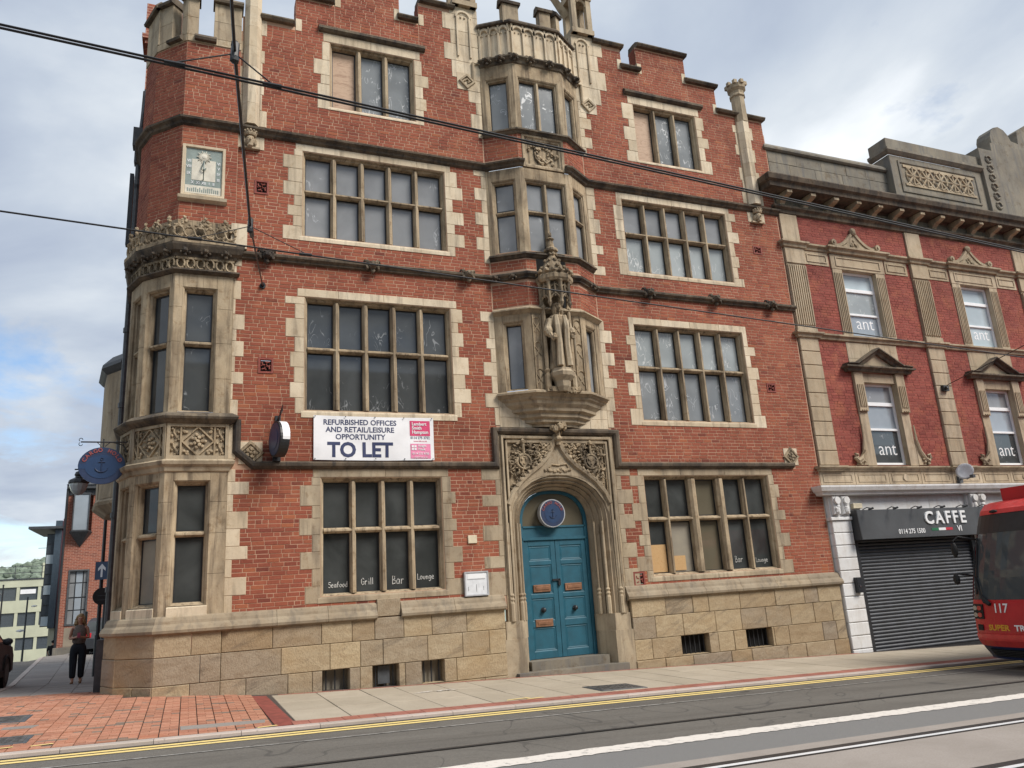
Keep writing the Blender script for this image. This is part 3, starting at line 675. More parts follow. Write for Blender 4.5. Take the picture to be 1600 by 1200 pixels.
def window(F, u0, u1, z0, z1, mull, trans, pane_mat, tw=.052, fmat='stone_frame', dp=.20, deep=1.0, mw=.058, sillz=None):
    ps = [(a, d * deep) for a, d in PS]; pb = [(a, d * deep) for a, d in PB]
    b = MB(); b.ring(F, u0, u1, z0, z1, ps, pb); w = b.build('window', fmat, B)
    F.holes.append((u0 + .01, u1 - .01, z0 + .01, z1 - .01)); F.ex.append((u0, u1, z0, z1))
    a0, a1, c0, c1 = u0 + .07, u1 - .07, z0 + .045, z1 - .07
    for mu in mull:
        u, hw = mu if isinstance(mu, tuple) else (mu, mw)
        f0 = .045 if hw < .08 else .01
        b = MB(); b.vprism(F, [(u - hw * .35, f0), (u + hw * .35, f0), (u + hw, f0 + .06), (u + hw, dp + .05), (u - hw, dp + .05), (u - hw, f0 + .06)], c0, c1); b.build('mullion', fmat, w)
    if trans:
        b = MB(); b.hprism(F, [(trans - .018, .05), (trans + .012, .05), (trans + tw, .13), (trans + tw, dp + .05), (trans - tw, dp + .05), (trans - tw, .10)], a0, a1); b.build('transom', fmat, w)
    es = [a0] + [m for m in mull] + [a1]
    rows = [(c0, trans - tw), (trans + tw, c1)] if trans else [(c0, c1)]
    i = 0
    for r, (p, q) in enumerate(rows):
        for k in range(len(es) - 1):
            l = es[k] if not isinstance(es[k], tuple) else es[k][0]; h = es[k + 1] if not isinstance(es[k + 1], tuple) else es[k + 1][0]
            l += 0 if k == 0 else (es[k][1] if isinstance(es[k], tuple) else mw); h -= 0 if k == len(es) - 2 else (es[k + 1][1] if isinstance(es[k + 1], tuple) else mw)
            mt = pane_mat(r, k) if callable(pane_mat) else pane_mat
            fpart('pane', w, mt, F, l + .02, h - .02, p + .02, q - .02, dp, dp + .012)
            b = MB(); fw_ = .026
            for (x0, x1, y0, y1) in ((l, l + fw_, p, q), (h - fw_, h, p, q), (l + fw_, h - fw_, p, p + fw_), (l + fw_, h - fw_, q - fw_, q)): b.fbox(F, x0, x1, y0, y1, dp - .015, dp + .03)
            b.build('casement', 'black_frame', w)
    return w
def ev(u0, u1, n): return [u0 + (u1 - u0) * i / n for i in range(1, n)]

# --- flat facade windows
def wsurround(u0, u1, z0, z1, ztop, nl, sill=True, mat='stone', side=(.17, .38)):
    stone_row('lintel_stone', FA, u0 - .14, u1 + .14, z1, ztop, nl, mat)
    quoins(FA, u0, -1, z0 - .08, z1, side[0], side[1], mat); quoins(FA, u1, 1, z0 - .08, z1, side[0], side[1], mat)
    b = MB(); zb = snap(z0 - .10); b.hprism(FA, [(zb, -.012), (z0 - .035, -.012), (z0, .0), (z0 + .002, .05), (zb, .08)], u0 - .05, u1 + .05); b.build('sill', mat, B); FA.ex.append((u0 - .05, u1 + .05, zb, z0))
W1 = window(FA, 2.25, 4.66, 1.66, 3.87, ev(2.30, 4.61, 4), 2.87, 'glass_dark'); wsurround(2.25, 4.66, 1.66, 3.87, 4.03, 2, mat='stone_weathered')
def w0r(r, k): return {(0, 1): 'grey_board', (0, 2): 'glass_tan', (1, 2): 'glass_tan'}.get((r, k), 'glass_dark')
W2 = window(FA, 9.40, 12.90, 1.66, 3.87, [9.99, (10.72, .10), (11.50, .10), 12.19], 2.90, w0r); wsurround(9.40, 12.90, 1.66, 3.87, 4.03, 3, mat='stone_weathered')
fpart('board', W2, 'chipboard', FA, 9.50, 9.92, 1.74, 2.34, .185, .198)
fpart('board', W2, 'chipboard', FA, 10.08, 10.40, 1.76, 2.08, .187, .198)
window(FA, 1.93, 5.00, 5.17, 7.53, ev(1.99, 4.94, 5), 6.45, 'glass_dusk'); wsurround(1.93, 5.00, 5.17, 7.53, 7.70, 4, side=(.17, .36))
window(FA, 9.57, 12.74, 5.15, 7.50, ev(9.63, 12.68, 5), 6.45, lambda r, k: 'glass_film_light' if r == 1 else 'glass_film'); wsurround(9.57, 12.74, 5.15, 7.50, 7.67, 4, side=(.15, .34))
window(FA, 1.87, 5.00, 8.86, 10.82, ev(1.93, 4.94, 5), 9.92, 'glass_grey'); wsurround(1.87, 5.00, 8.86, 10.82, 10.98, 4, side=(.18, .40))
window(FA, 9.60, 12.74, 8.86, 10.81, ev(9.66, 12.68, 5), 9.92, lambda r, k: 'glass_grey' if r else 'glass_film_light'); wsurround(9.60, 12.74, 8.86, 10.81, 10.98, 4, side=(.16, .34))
for u0, u1 in ((2.44, 4.38), (10.26, 12.20)):
    window(FA, u0, u1, 12.0, 13.66, ev(u0 + .05, u1 - .05, 3), None, lambda r, k: 'plywood' if k == 0 else 'glass_film'); wsurround(u0, u1, 12.0, 13.66, 13.88, 2, side=(.18, .34))
    b = MB(); b.hprism(FA, [(13.88, .03), (13.90, -.05), (13.94, -.10), (14.0, -.10), (14.07, -.02), (14.07, .03)], u0 - .24, u1 + .26); b.build('hood_mould', 'stone_sooty', B); FA.ex.append((u0 - .24, u1 + .26, 13.88, 14.06))
# chalk lettering on the panes
HAND = {'S': [[(.5, .85), (.35, 1), (.1, .9), (.1, .65), (.45, .45), (.5, .2), (.3, 0), (.05, .12)]], 'e': [[(.05, .3), (.42, .34), (.38, .55), (.2, .6), (.05, .4), (.08, .1), (.25, 0), (.45, .1)]],
 'a': [[(.4, .5), (.2, .58), (.05, .35), (.1, .05), (.28, .02), (.4, .3), (.42, .55)], [(.42, .5), (.46, 0)]], 'f': [[(.42, .95), (.3, 1), (.2, .8), (.2, 0)], [(.05, .55), (.38, .57)]], 'o': [[(.22, .58), (.05, .4), (.08, .08), (.25, 0), (.42, .2), (.38, .5), (.22, .58)]],
 'd': [[(.42, .45), (.2, .55), (.05, .3), (.15, 0), (.38, .1), (.42, .3)], [(.42, 1), (.43, 0)]], 'G': [[(.5, .8), (.3, 1), (.08, .75), (.05, .3), (.25, 0), (.5, .15), (.5, .42), (.3, .42)]], 'r': [[(.1, .58), (.12, 0)], [(.12, .35), (.25, .55), (.42, .5)]],
 'i': [[(.15, .55), (.17, 0)], [(.14, .75), (.16, .8)]], 'l': [[(.15, 1), (.17, 0)]], 'B': [[(.08, 0), (.1, 1), (.38, .9), (.38, .6), (.12, .52), (.45, .42), (.45, .1), (.08, 0)]], 'L': [[(.1, 1), (.1, 0), (.5, .03)]], 'u': [[(.06, .55), (.08, .1), (.25, 0), (.4, .15), (.42, .55)]],
 'n': [[(.08, .55), (.1, 0)], [(.1, .35), (.25, .55), (.4, .45), (.42, 0)]], 'g': [[(.42, .5), (.2, .58), (.05, .35), (.15, .08), (.4, .2), (.42, .5), (.4, -.2), (.2, -.35), (.05, -.25)]]}
def chalk(s, u, z, h, par):
    b = MB(); x = u - .27 * len(s) * h * .95
    for ch in s:
        for st in HAND[ch]: b.tube([FA.p(x + p[0] * h * .95, z + p[1] * h * (1.0 if ch.isupper() or ch in 'fld' else 1.0) + R.uniform(-.003, .003), .197) for p in st], .0065, 4)
        x += (.30 if ch in 'il' else .56) * h * .95
    b.build('pane_lettering', 'chalk', par)
for s, u, z, k in (('Seafood', 2.60, 1.82, .098), ('Grill', 3.20, 1.84, .125), ('Bar', 3.76, 1.82, .16), ('Lounge', 4.31, 1.88, .11)): chalk(s, u, z, k, W1)
for s, u, z, k in (('Bar', 11.88, 1.86, .15), ('Lounge', 12.53, 1.84, .11)): chalk(s, u, z, k, W2)

# --- canted bay above the door
cxb = 7.315
def bayp(out): # bay polyline pushed outwards
    ms = mitre(BP); return [(x - a * out, y - b_ * out) for (x, y), (a, b_) in zip(BP, ms)]
b = MB(); steps = [(.30, 4.93), (.30, 4.98), (.46, 5.02), (.46, 5.08), (.60, 5.12), (.60, 5.2), (.76, 5.24), (.76, 5.30), (.90, 5.38), (.93, 5.44), (1.02, 5.48), (1.06, 5.55)]
q = []; n = 4
for sc_, z in steps: q += [(cxb + (x - cxb) * (.28 + .72 * sc_) if True else x, y * sc_ if i in (1, 2) else .03, z) for i, (x, y) in enumerate(BP)]
b.add(q, [(i * n + k, i * n + k + 1, (i + 1) * n + k + 1, (i + 1) * n + k) for i in range(len(steps) - 1) for k in range(n - 1)] + [(3, 2, 1, 0)]); b.build('corbel', 'stone_weathered', B)
def band(name, path, prof, mat, cap=True): b = MB(); b.plan(path, prof, cap); return b.build(name, mat, B)
def sillp(z): return [(0, z - .10), (.04, z - .08), (.07, z - .04), (.11, z - .03), (.11, z + .01), (.03, z + .05), (0, z + .055)]
band('bay_sill', BP, sillp(5.61), 'stone_weathered'); band('bay_sill', BP, sillp(8.80), 'stone_sooty'); band('bay_sill', BP, sillp(11.94), 'stone_sooty')
band('bay_hood', BP, [(0, 7.40), (.03, 7.42), (.08, 7.46), (.11, 7.47), (.11, 7.50), (.02, 7.56), (0, 7.56)], 'stone_weathered')
for F in BF:
    L = F.L; mid = L / 2
    # first floor: slit windows on the canted sides, niche and tracery in front
    if F is not BF[1]:
        a, c = (.18, .66) if F is BF[0] else (.15, .63)
        w = window(F, a, c, 5.68, 7.25, [], None, 'glass_grey', dp=.14, deep=.6)
        b = MB(); b.fbox(F, 0, a, 5.66, 7.41, 0, .1); b.fbox(F, c, L, 5.66, 7.41, 0, .1); b.fbox(F, a, c, 7.25, 7.41, 0, .1); b.build('bay_pier', 'stone_frame', B)
        w = window(F, .12, L - .12, 8.88, 10.70, [], 9.90, 'glass_grey', dp=.14, deep=.6)
        b = MB(); b.fbox(F, 0, .12, 8.85, 10.97, 0, .1); b.fbox(F, L - .12, L, 8.85, 10.97, 0, .1); b.fbox(F, .12, L - .12, 10.70, 10.97, 0, .1); b.build('bay_pier', 'stone_frame', B)
        w = window(F, .12, L - .12, 12.02, 13.42, [], None, 'glass_film', dp=.14, deep=.6)
        b = MB(); b.fbox(F, 0, .12, 11.99, 13.80, 0, .1); b.fbox(F, L - .12, L, 11.99, 13.80, 0, .1); b.fbox(F, .12, L - .12, 13.42, 13.80, 0, .1); b.build('bay_pier', 'stone_frame', B)
    else:
        b = MB(); b.fbox(F, 0, .24, 5.66, 7.41, 0, .12); b.fbox(F, L - .24, L, 5.66, 7.41, 0, .12); b.build('bay_pier', 'stone_frame', B)
        window(F, .10, L - .10, 8.88, 10.70, [mid], 9.90, 'glass_grey', dp=.14, deep=.6)
        b = MB(); b.fbox(F, 0, .10, 8.85, 10.97, 0, .1); b.fbox(F, L - .10, L, 8.85, 10.97, 0, .1); b.fbox(F, .10, L - .10, 10.70, 10.97, 0, .1); b.build('bay_pier', 'stone_frame', B)
        window(F, .10, L - .10, 12.02, 13.42, [mid], None, 'glass_film', dp=.14, deep=.6)
        b = MB(); b.fbox(F, 0, .10, 11.99, 13.80, 0, .1); b.fbox(F, L - .10, L, 11.99, 13.80, 0, .1); b.fbox(F, .10, L - .10, 13.42, 13.80, 0, .1); b.build('bay_pier', 'stone_frame', B)
    F.ex += [(-1, 3, 5, 7.56), (-1, 3, 8.20, 8.40), (-1, 3, 8.68, 11.18), (-1, 3, 11.84, 16)]
FM = BF[1]
def cyl_col(b, F, u, d, r, z0, z1, n=8): c = F.p(u, 0, d); b.lathe((c[0], c[1], 0), [(r, z0), (r, z1)], n, pi / 8)
def arch_pts(u0, u1, z, h, n=8): return [(u0 + (u1 - u0) * (1 - cos(pi * i / n)) / 2, z + h * sin(pi * i / n)) for i in range(n + 1)]
# niche: recess back, colonnettes, pedestal, canopy
b = MB(); b.fbox(FM, .28, .92, 5.66, 8.2, .16, .2); b.fbox(FM, .24, .30, 5.66, 7.41, 0, .2); b.fbox(FM, .90, .96 + .07, 5.66, 7.41, 0, .2); b.build('niche', 'stone_carved', B)
b = MB()
for u in (.29, .91):
    cyl_col(b, FM, u, -.06, .045, 5.66, 7.5); c = FM.p(u, 0, -.06); b.lathe((c[0], c[1], 0), [(.075, 5.66), (.075, 5.95), (.05, 6.02), (.075, 6.08), (.045, 6.12)], 8); b.lathe((c[0], c[1], 0), [(.045, 7.45), (.07, 7.52), (.035, 7.6), (.035, 8.0), (.01, 8.15)], 8)
b.build('colonnette', 'stone_frame', B)
pc = FM.p(.60, 0, -.12)
b = MB(); b.lathe((pc[0], pc[1], 0), [(.12, 5.60), (.17, 5.70), (.18, 5.82), (.27, 5.92), (.29, 6.0), (.25, 6.05), (.25, 6.09), (.0, 6.09)], 8, pi / 8); b.build('pedestal', 'stone_weathered', B)
b = MB(); cc = FM.p(.60, 0, -.06)
hexa = [(.34 * cos(pi + pi * k / 4), .34 * sin(pi + pi * k / 4)) for k in range(5)]
for k, (hx, hy) in enumerate(hexa): b.lathe((cc[0] + hx, cc[1] + hy, 0), [(.01, 7.46), (.055, 7.56), (.04, 7.62), (.045, 8.02), (.06, 8.06), (.025, 8.16), (.0, 8.28)], 6)
for (ax, ay), (bx, by) in zip(hexa, hexa[1:]):
    for g, z, hh, w in ((0, 7.62, .14, .022), (0, 7.88, .10, .016)):
        pts = [(cc[0] + ax + (bx - ax) * t_, cc[1] + ay + (by - ay) * t_, z + hh * (1 - abs(2 * t_ - 1) ** 1.7)) for t_ in [i / 8 for i in range(9)]]; b.tube(pts, w, 5)
    mx, my = (ax + bx) / 2, (ay + by) / 2; b.tube([(cc[0] + mx, cc[1] + my, 7.70), (cc[0] + mx, cc[1] + my, 8.05)], .02, 5)
    b.add([(cc[0] + x * .93, cc[1] + y * .93, z) for z in (7.78, 8.08) for x, y in ((ax, ay), (bx, by))], [(0, 1, 3, 2)])
b.lathe((cc[0], cc[1], 0), [(.40, 8.06), (.44, 8.12), (.44, 8.2), (.40, 8.24), (.42, 8.29), (.30, 8.34), (.26, 8.46), (.17, 8.62), (.10, 8.76), (.085, 8.84), (.16, 8.88), (.16, 8.93), (.09, 8.98), (.06, 9.14), (.10, 9.18), (.03, 9.24), (0, 9.27)], 8, pi / 8)
for k in range(9): a = pi + pi * k / 8; b.blob((cc[0] + .42 * cos(a), cc[1] + .42 * sin(a), 8.30), (.055, .055, .06), 1, .2)
for k in range(5):
    a = pi + pi * k / 4
    for r, z in ((.27, 8.46), (.17, 8.63), (.10, 8.80)): b.blob((cc[0] + r * cos(a), cc[1] + r * sin(a), z), .045, 1, .25)
b.blob((cc[0], cc[1], 9.30), (.05, .05, .08), 1, .2); b.build('canopy', 'stone_carved', B)
FM.ex.append((.24, .98, 7.5, 9.3))
b = MB()
for u0 in (.05, 1.04):
    for z in (6.98, 6.42, 5.80):
        b.face_sweep(FM, arch_pts(u0, u0 + .17, z + .2, .12), [(-.012, 0), (0, .02), (.012, 0)]); b.tube([FM.p(u0 + .02, z, -.006), FM.p(u0 + .15, z + .2, -.006)], .012, 5); b.tube([FM.p(u0 + .15, z, -.006), FM.p(u0 + .02, z + .2, -.006)], .012, 5)
    b.fbox(FM, u0 - .02, u0, 5.7, 7.35, -.025, .02); b.fbox(FM, u0 + .17, u0 + .19, 5.7, 7.35, -.025, .02)
b.build('tracery', 'stone_carved', B)
b = MB(); b.fbox(FM, .22, 1.0, 5.60, 5.71, -.15, 0)
for k in range(26): p = FM.p(.2 + .82 * R.random(), 5.58 + .11 * R.random(), -.13); b.blob(p, .04, 1, .3)
b.build('pedestal_foliage', 'stone_carved', B)
# crest panel
b = MB(); b.fbox(FM, .10, .16, 11.0, 11.86, -.02, .05); b.fbox(FM, 1.11, 1.17, 11.0, 11.86, -.02, .05); b.fbox(FM, .16, 1.11, 11.80, 11.86, -.02, .05); b.fbox(FM, .16, 1.11, 11.0, 11.05, -.02, .05)
b.ring(FM, .16, 1.11, 11.05, 11.80, [(0, -.01), (.03, .02), (.05, .02), (.08, .06), (.08, .08)]); b.build('crest_frame', 'stone_frame', B)
b = MB(); b.fbox(FM, .20, 1.08, 11.08, 11.76, .07, .09)
b.tube([FM.p(.64 + .2 * sin(t_ * .7), 11.4 + .22 * cos(t_ * .7), .05) for t_ in range(10)], .03, 5)
for k in range(60): a, r = R.uniform(0, 2 * pi), R.uniform(.12, .36); b.blob(FM.p(.64 + r * cos(a) * 1.1, 11.42 + r * sin(a) * .85, .05), R.uniform(.025, .055), 1, .3)
b.build('crest', 'stone_carved', B); FM.ex.append((.10, 1.17, 11.0, 11.87))
# parapet of the bay: blind arcade, copings, merlons, grotesques on the string
for F, na in ((BF[0], 3), (BF[1], 4), (BF[2], 3)):
    L = F.L; fpart('parapet_panel', B, 'stone', F, 0, L, 13.95, 14.90, .03, .2)
    b = MB(); w = (L - .10) / na
    for i in range(na + 1): b.fbox(F, .05 + i * w - .022, .05 + i * w + .022, 13.95, 14.88, -.02, .05)
    for i in range(na):
        u0 = .05 + i * w + .02; u1 = .05 + (i + 1) * w - .02
        b.face_sweep(F, arch_pts(u0, u1, 14.66, .14), [(-.015, -.02), (0, .02), (.06, .02), (.06, -.02)])
        um = (u0 + u1) / 2
        for du in (-.05, .05): b.blob(F.p(um + du, 14.67, .02), (.022, .022, .03), 1)
    b.build('blind_arcade', 'stone', B)
band('bay_string', BP, [(0, 13.76), (.03, 13.78), (.05, 13.84), (.12, 13.90), (.12, 13.93), (.02, 13.98), (0, 13.98)], 'stone_sooty')
band('bay_coping', BP, [(-.02, 14.87), (.07, 14.89), (.08, 14.93), (.0, 15.03), (-.16, 15.05), (-.16, 14.88)], 'stone_sooty')
def grotesque(F, u, z, s=1.0, name='grotesque', mat='stone_sooty'):
    b = MB(); o = lambda du, dz, d: F.p(u + du * s, z + dz * s, -.06 - d * s)
    b.blob(o(0, 0, .04), (.09 * s,) * 3, 2, .12); b.blob(o(0, -.03, .13), (.06 * s, .07 * s, .05 * s), 1, .15)
    for sd_ in (-1, 1):
        b.blob(o(.09 * sd_, .07, .02), (.04 * s, .03 * s, .06 * s), 1, .2); b.blob(o(.10 * sd_, -.06, .05), (.035 * s, .05 * s, .05 * s), 1, .2); b.blob(o(.035 * sd_, .035, .11), .022 * s, 1)
        b.tube([o(.05 * sd_, .05, .05), o(.13 * sd_, .10, .0), o(.17 * sd_, .03, -.03)], [.03 * s, .025 * s, .012 * s], 5)
    b.blob(o(0, -.12, .05), (.05 * s, .05 * s, .05 * s), 1, .3); b.build(name, mat, B)
for F, u in ((BF[0], .22), (BF[0], .55), (BF[1], 0.02), (BF[1], .44), (BF[1], .95), (BF[2], .2), (BF[2], .62)): grotesque(F, u, 13.89, .85)
for F, u, w in ((BF[1], .05, .42), (BF[1], .98, .3), (BF[0], .62, .2), (BF[2], .03, .25)):
    b = MB(); b.fbox(F, u - w / 2 if F is BF[1] else u, u + w / 2 if F is BF[1] else u + w * .7, 14.9, 15.46, -.0, .2); b.build('merlon', 'stone_weathered', B)
    b = MB(); b.hprism(F, [(15.44, -.05), (15.50, -.07), (15.62, .05), (15.62, .18), (15.44, .24)], u - w / 2 - .05 if F is BF[1] else u - .04, u + w / 2 + .05 if F is BF[1] else u + w * .7 + .05); b.build('merlon_cap', 'stone_sooty', B)
# stone piers and pinnacles left and right of the bay
for sgn, e0, e1 in ((-1, 5.34, 6.02), (1, 8.60, 9.28)):
    z = 13.40; k = 0; ez = snap(13.4)
    rows = []
    z = ez
    while z < 15.35:
        h = PITCH * R.choice((5, 6, 6, 7)); z2 = min(z + h, snap(15.45)); w = (.02, .20)[k % 2] + R.uniform(0, .04); a, c = (e0 - w, e1) if sgn < 0 else (e0, e1 + w)
        fpart('pier_stone', B, 'stone', FA, a, c, z + .003, z2 - .003, -.008, .15, .005); FA.ex.append((a, c, z, z2)); k += 1; z = z2
    mid = (e0 + e1) / 2
    b = MB(); b.face_sweep(FA, arch_pts(mid - .2, mid + .12, 15.1, .16), [(-.02, .0), (0, .045), (.05, .045), (.05, 0)])
    for du in (-.2, .12): b.fbox(FA, mid + du - .02, mid + du + .02, 14.0, 15.1, -.045, .02)
    for du in (-.09, .01): b.blob(FA.p(mid + du, 15.12, -.02), (.03, .03, .04), 1)
    b.build('blind_arcade', 'stone', B)
    b = MB()
    for du in (-.22, .22): b.box(mid + du - .07, mid + du + .07, -.1, .04, 15.42, 16.5); b.box(mid + du - .07, mid + du + .07, .28, .42, 15.42, 16.5)
    b.box(mid - .32, mid + .32, -.12, .44, 15.42, 15.56); b.box(mid - .32, mid + .32, -.12, .44, 16.5, 16.7)
    for yy_ in (-.06, .36): b.tube([(mid - .16 + .32 * (1 - cos(pi * i / 8)) / 2, yy_, 16.3 + .18 * sin(pi * i / 8)) for i in range(9)], .035, 5)
    b.lathe((mid, .15, 0), [(.38, 16.7), (.42, 16.78), (.2, 17.3), (.06, 17.9), (.12, 17.95), (0, 18.1)], 8, pi / 8); b.build('pinnacle', 'stone_weathered', B)
    b = MB(); b.tube([(mid - sgn * .3, .2, 16.1), (mid - sgn * .7, .1, 16.5), (mid - sgn * 1.3, .1, 16.75)], [.13, .11, .10], 4); b.build('flying_arch', 'stone_weathered', B)
    # label stop: square spiral of moulding below the string ends
    u = 5.66 if sgn < 0 else 8.92
    fpart('label_block', B, 'stone', FA, u - .24, u + .24, snap(13.1), snap(13.55), -.012, .1, .004); FA.ex.append((u - .24, u + .24, snap(13.1), snap(13.55)))
    b = MB(); cz = 13.32
    b.face_sweep(FA, [(u - .17, cz), (u, cz + .17), (u + .17, cz), (u, cz - .17)], [(-.03, .0), (-.02, .06), (.02, .06), (.03, .0)], closed=True)
    b.face_sweep(FA, [(u - .06, cz), (u, cz + .07), (u + .08, cz), (u + .02, cz - .03)], [(-.02, .0), (-.01, .05), (.01, .05), (.02, .0)])
    b.tube([FA.p(u - sgn * .17, cz, -.03), FA.p(u - sgn * .17, 13.86, -.04), FA.p(6.0 if sgn < 0 else 8.62, 13.86, -.04)], .035, 6); b.build('label_stop', 'stone_weathered', B)
# quoins of the bay junctions at each window storey
for za, zb in ((4.95, 7.55), (8.70, 10.98), (11.86, 13.41)):
    quoins(FA, 6.0, -1, za, zb, .12, .30, 'stone'); quoins(FA, 8.62, 1, za, zb, .14, .32, 'stone')
FA.ex.append((5.98, 8.64, 4.9, 15.5)); FA.holes.append((6.1, 8.5, 5.66, 13.5))

# --- string courses
S3 = lambda z: [(0, z), (.05, z + .03), (.07, z + .07), (.13, z + .11), (.14, z + .15), (.02, z + .21), (0, z + .215)]
band('string_course', TP[:-1] + [(1.0, -.02), B0, B1, (B1[0] + .09, -.45)], S3(10.98), 'stone_sooty')
band('string_course', [(B2[0] - .09, -.45), B2, B3, (14.56, 0)], S3(10.98), 'stone_sooty')
S2 = lambda z: [(0, z), (.06, z + .02), (.06, z + .05), (.12, z + .09), (.13, z + .13), (.03, z + .19), (0, z + .195)]
band('string_course', [(.60, 0), B0, B1, (B1[0] + .30, -.45)], S2(8.20), 'stone_sooty'); band('string_course', [(B2[0] - .30, -.45), B2, B3, (14.58, 0)], S2(8.20), 'stone_sooty')
for u in (1.18, 3.30, 5.42, 10.05, 12.0, 13.75): grotesque(FA, u, 8.31, 1.15)
for F, u in ((BF[0], .12), (BF[0], .5), (BF[2], .5), (BF[2], .7)): grotesque(F, u, 8.28, .7)
FA.ex += [(.5, 14.6, 10.98, 11.18), (.5, 14.6, 8.20, 8.40)]
P1 = [(-.075, 0), (-.06, .05), (-.02, .09), (.03, .10), (.06, .09), (.075, 0)]
b = MB(); b.face_sweep(FA, [(.72, 4.95), (.72, 4.36), (1.02, 4.10), (5.86, 4.10), (5.86, 4.84), (8.77, 4.84), (8.77, 4.10), (13.72, 4.10)], P1); b.build('string_course', 'stone_sooty', B)
FA.ex += [(.5, 6, 4.02, 4.18), (8.7, 13.8, 4.02, 4.18), (.55, .78, 4.02, 4.95), (.7, 1.05, 4.0, 4.38), (5.92, 8.69, 0, 4.92)]
z = 4.92
for k in range(3):
    zb = 5.58 if k == 2 else z + .22
    for a, c in ((6.0, 6.0 + .45 + .3 * k * 0), (8.62 - .45, 8.62)): fpart('corbel_stone', B, 'stone', FA, a + .002, c - .002, z + .002, zb - .002, -.008 - .001 * k, .1, .004)
    fpart('corbel_stone', B, 'stone', FA, 6.452, 8.168, z + .002, zb - .002, -.006, .1, .004); z = zb
def rose(F, u, z, s, blockmat='stone'):
    fpart('rose_block', B, blockmat, F, u - s * 1.05, u + s * 1.05, z - s * 1.05, z + s * 1.05, -.012, .08, .004); F.ex.append((u - s * 1.05, u + s * 1.05, z - s * 1.05, z + s * 1.05))
    b = MB(); b.face_sweep(F, [(u - s, z), (u, z + s), (u + s, z), (u, z - s)], [(-.035, .01), (-.02, .05), (.02, .05), (.035, .01)], closed=True); b.face_sweep(F, [(u - s * .6, z), (u, z + s * .6), (u + s * .6, z), (u, z - s * .6)], [(-.02, .01), (-.01, .04), (.01, .04), (.02, .01)], closed=True)
    for k in range(5): a = 2 * pi * k / 5; b.blob(F.p(u + .07 * cos(a), z + .07 * sin(a), -.03), (.045, .04, .045), 1, .15)
    b.blob(F.p(u, z, -.055), .035, 1); b.build('rose', 'stone_carved', B)
rose(FA, .97, 4.33, .20); rose(FA, 13.70, 4.32, .20)

# --- terracotta air bricks
for u, z in ((1.06, 9.86), (1.21, 6.04), (13.42, 6.08), (13.66, 9.87), (9.03, 1.64)):
    u0, z0 = snap(z - .14) and u - .14, snap(z - .14); z1 = snap(z + .14)
    b = MB(); b.ring(FA, u - .14, u + .14, z0, z1, [(0, .005), (.0, -.012), (.035, -.012), (.045, .02), (.05, .02)]); w = b.build('air_brick', 'terracotta', B)
    b = MB(); zm = (z0 + z1) / 2
    b.fbox(FA, u - .1, u + .1, zm - .1, zm + .1, .03, .04)
    b.build('grille_back', 'void', w)
    b = MB()
    for k in range(4): a = pi / 4 + pi / 2 * k; b.tube([FA.p(u + .02 * cos(a), zm + .02 * sin(a), 0), FA.p(u + .06 * cos(a + .5), zm + .06 * sin(a + .5), 0), FA.p(u + .10 * cos(a), zm + .10 * sin(a), 0)], .018, 5); b.blob(FA.p(u + .075 * cos(a + pi / 4), zm + .075 * sin(a + pi / 4), .01), .02, 1)
    b.build('grille', 'terracotta', w); FA.ex.append((u - .14, u + .14, z0, z1)); FA.holes.append((u - .11, u + .11, z0 + .03, z1 - .03))
# --- doorway
DC, DY = 7.28, .45
def arch(hw, sp, rise, n=18, zb=.95):
    return [(DC - hw, zb), (DC - hw, sp)] + [(DC - hw * math.copysign(abs(cos(pi * i / n)) ** .80, cos(pi * i / n)), sp + rise * sin(pi * i / n) ** .92) for i in range(1, n)] + [(DC + hw, sp), (DC + hw, zb)]
def loft(b, rings): # rings [(pts, depth)]
    n = len(rings[0][0]); q = []
    for pts, d in rings: q += [FA.p(u, z, d) for u, z in pts]
    b.add(q, [(i * n + k, i * n + k + 1, (i + 1) * n + k + 1, (i + 1) * n + k) for i in range(len(rings) - 1) for k in range(n - 1)])
b = MB(); loft(b, [(arch(h, 2.92, r), d) for h, r, d in ((1.17, .98, -.01), (1.13, .95, .035), (1.10, .925, .02), (1.05, .885, .10), (1.02, .86, .075), (.98, .825, .17), (.95, .805, .145), (.90, .765, .26), (.87, .74, .24), (.82, .705, .36), (.80, .69, .50))])
dw = b.build('doorway', 'stone_weathered', B)
b = MB(); ap = arch(1.17, 2.92, .98)[1:-1]
for (u, z), (u2, z2) in zip(ap, ap[1:]): b.add([FA.p(u, z, .03), FA.p(u2, z2, .03), FA.p(u2, 4.80, .03), FA.p(u, 4.80, .03)], [(0, 1, 2, 3)])
b.fbox(FA, 5.93, DC - 1.17, .95, 4.80, -.01, .12); b.fbox(FA, DC + 1.17, 8.68, .95, 4.80, -.01, .12); b.build('spandrel', 'stone_carved', B)
rolls = [(-.10, -.02), (-.09, .035), (-.05, .045), (-.04, .01), (-.01, .01), (0, .05), (.045, .06), (.06, .02), (.06, -.02)]
b = MB(); b.face_sweep(FA, [(6.03, .95), (6.03, 4.68), (8.57, 4.68), (8.57, .95)], rolls); b.build('frame_moulding', 'stone_weathered', B)
og = [(1.20, 3.28), (1.08, 3.52), (.88, 3.76), (.64, 3.95), (.42, 4.10), (.24, 4.28), (.12, 4.46), (.04, 4.66), (0.0, 4.80)]
b = MB()
b.face_sweep(FA, [(DC - u, z) for u, z in og] + [(DC + u, z) for u, z in og[-2::-1]], [(-.05, .0), (-.03, .06), (.03, .075), (.06, .03), (.06, -.03)])
inner = [(DC - u, z) for u, z in og] + [(DC + u, z) for u, z in og[-2::-1]]
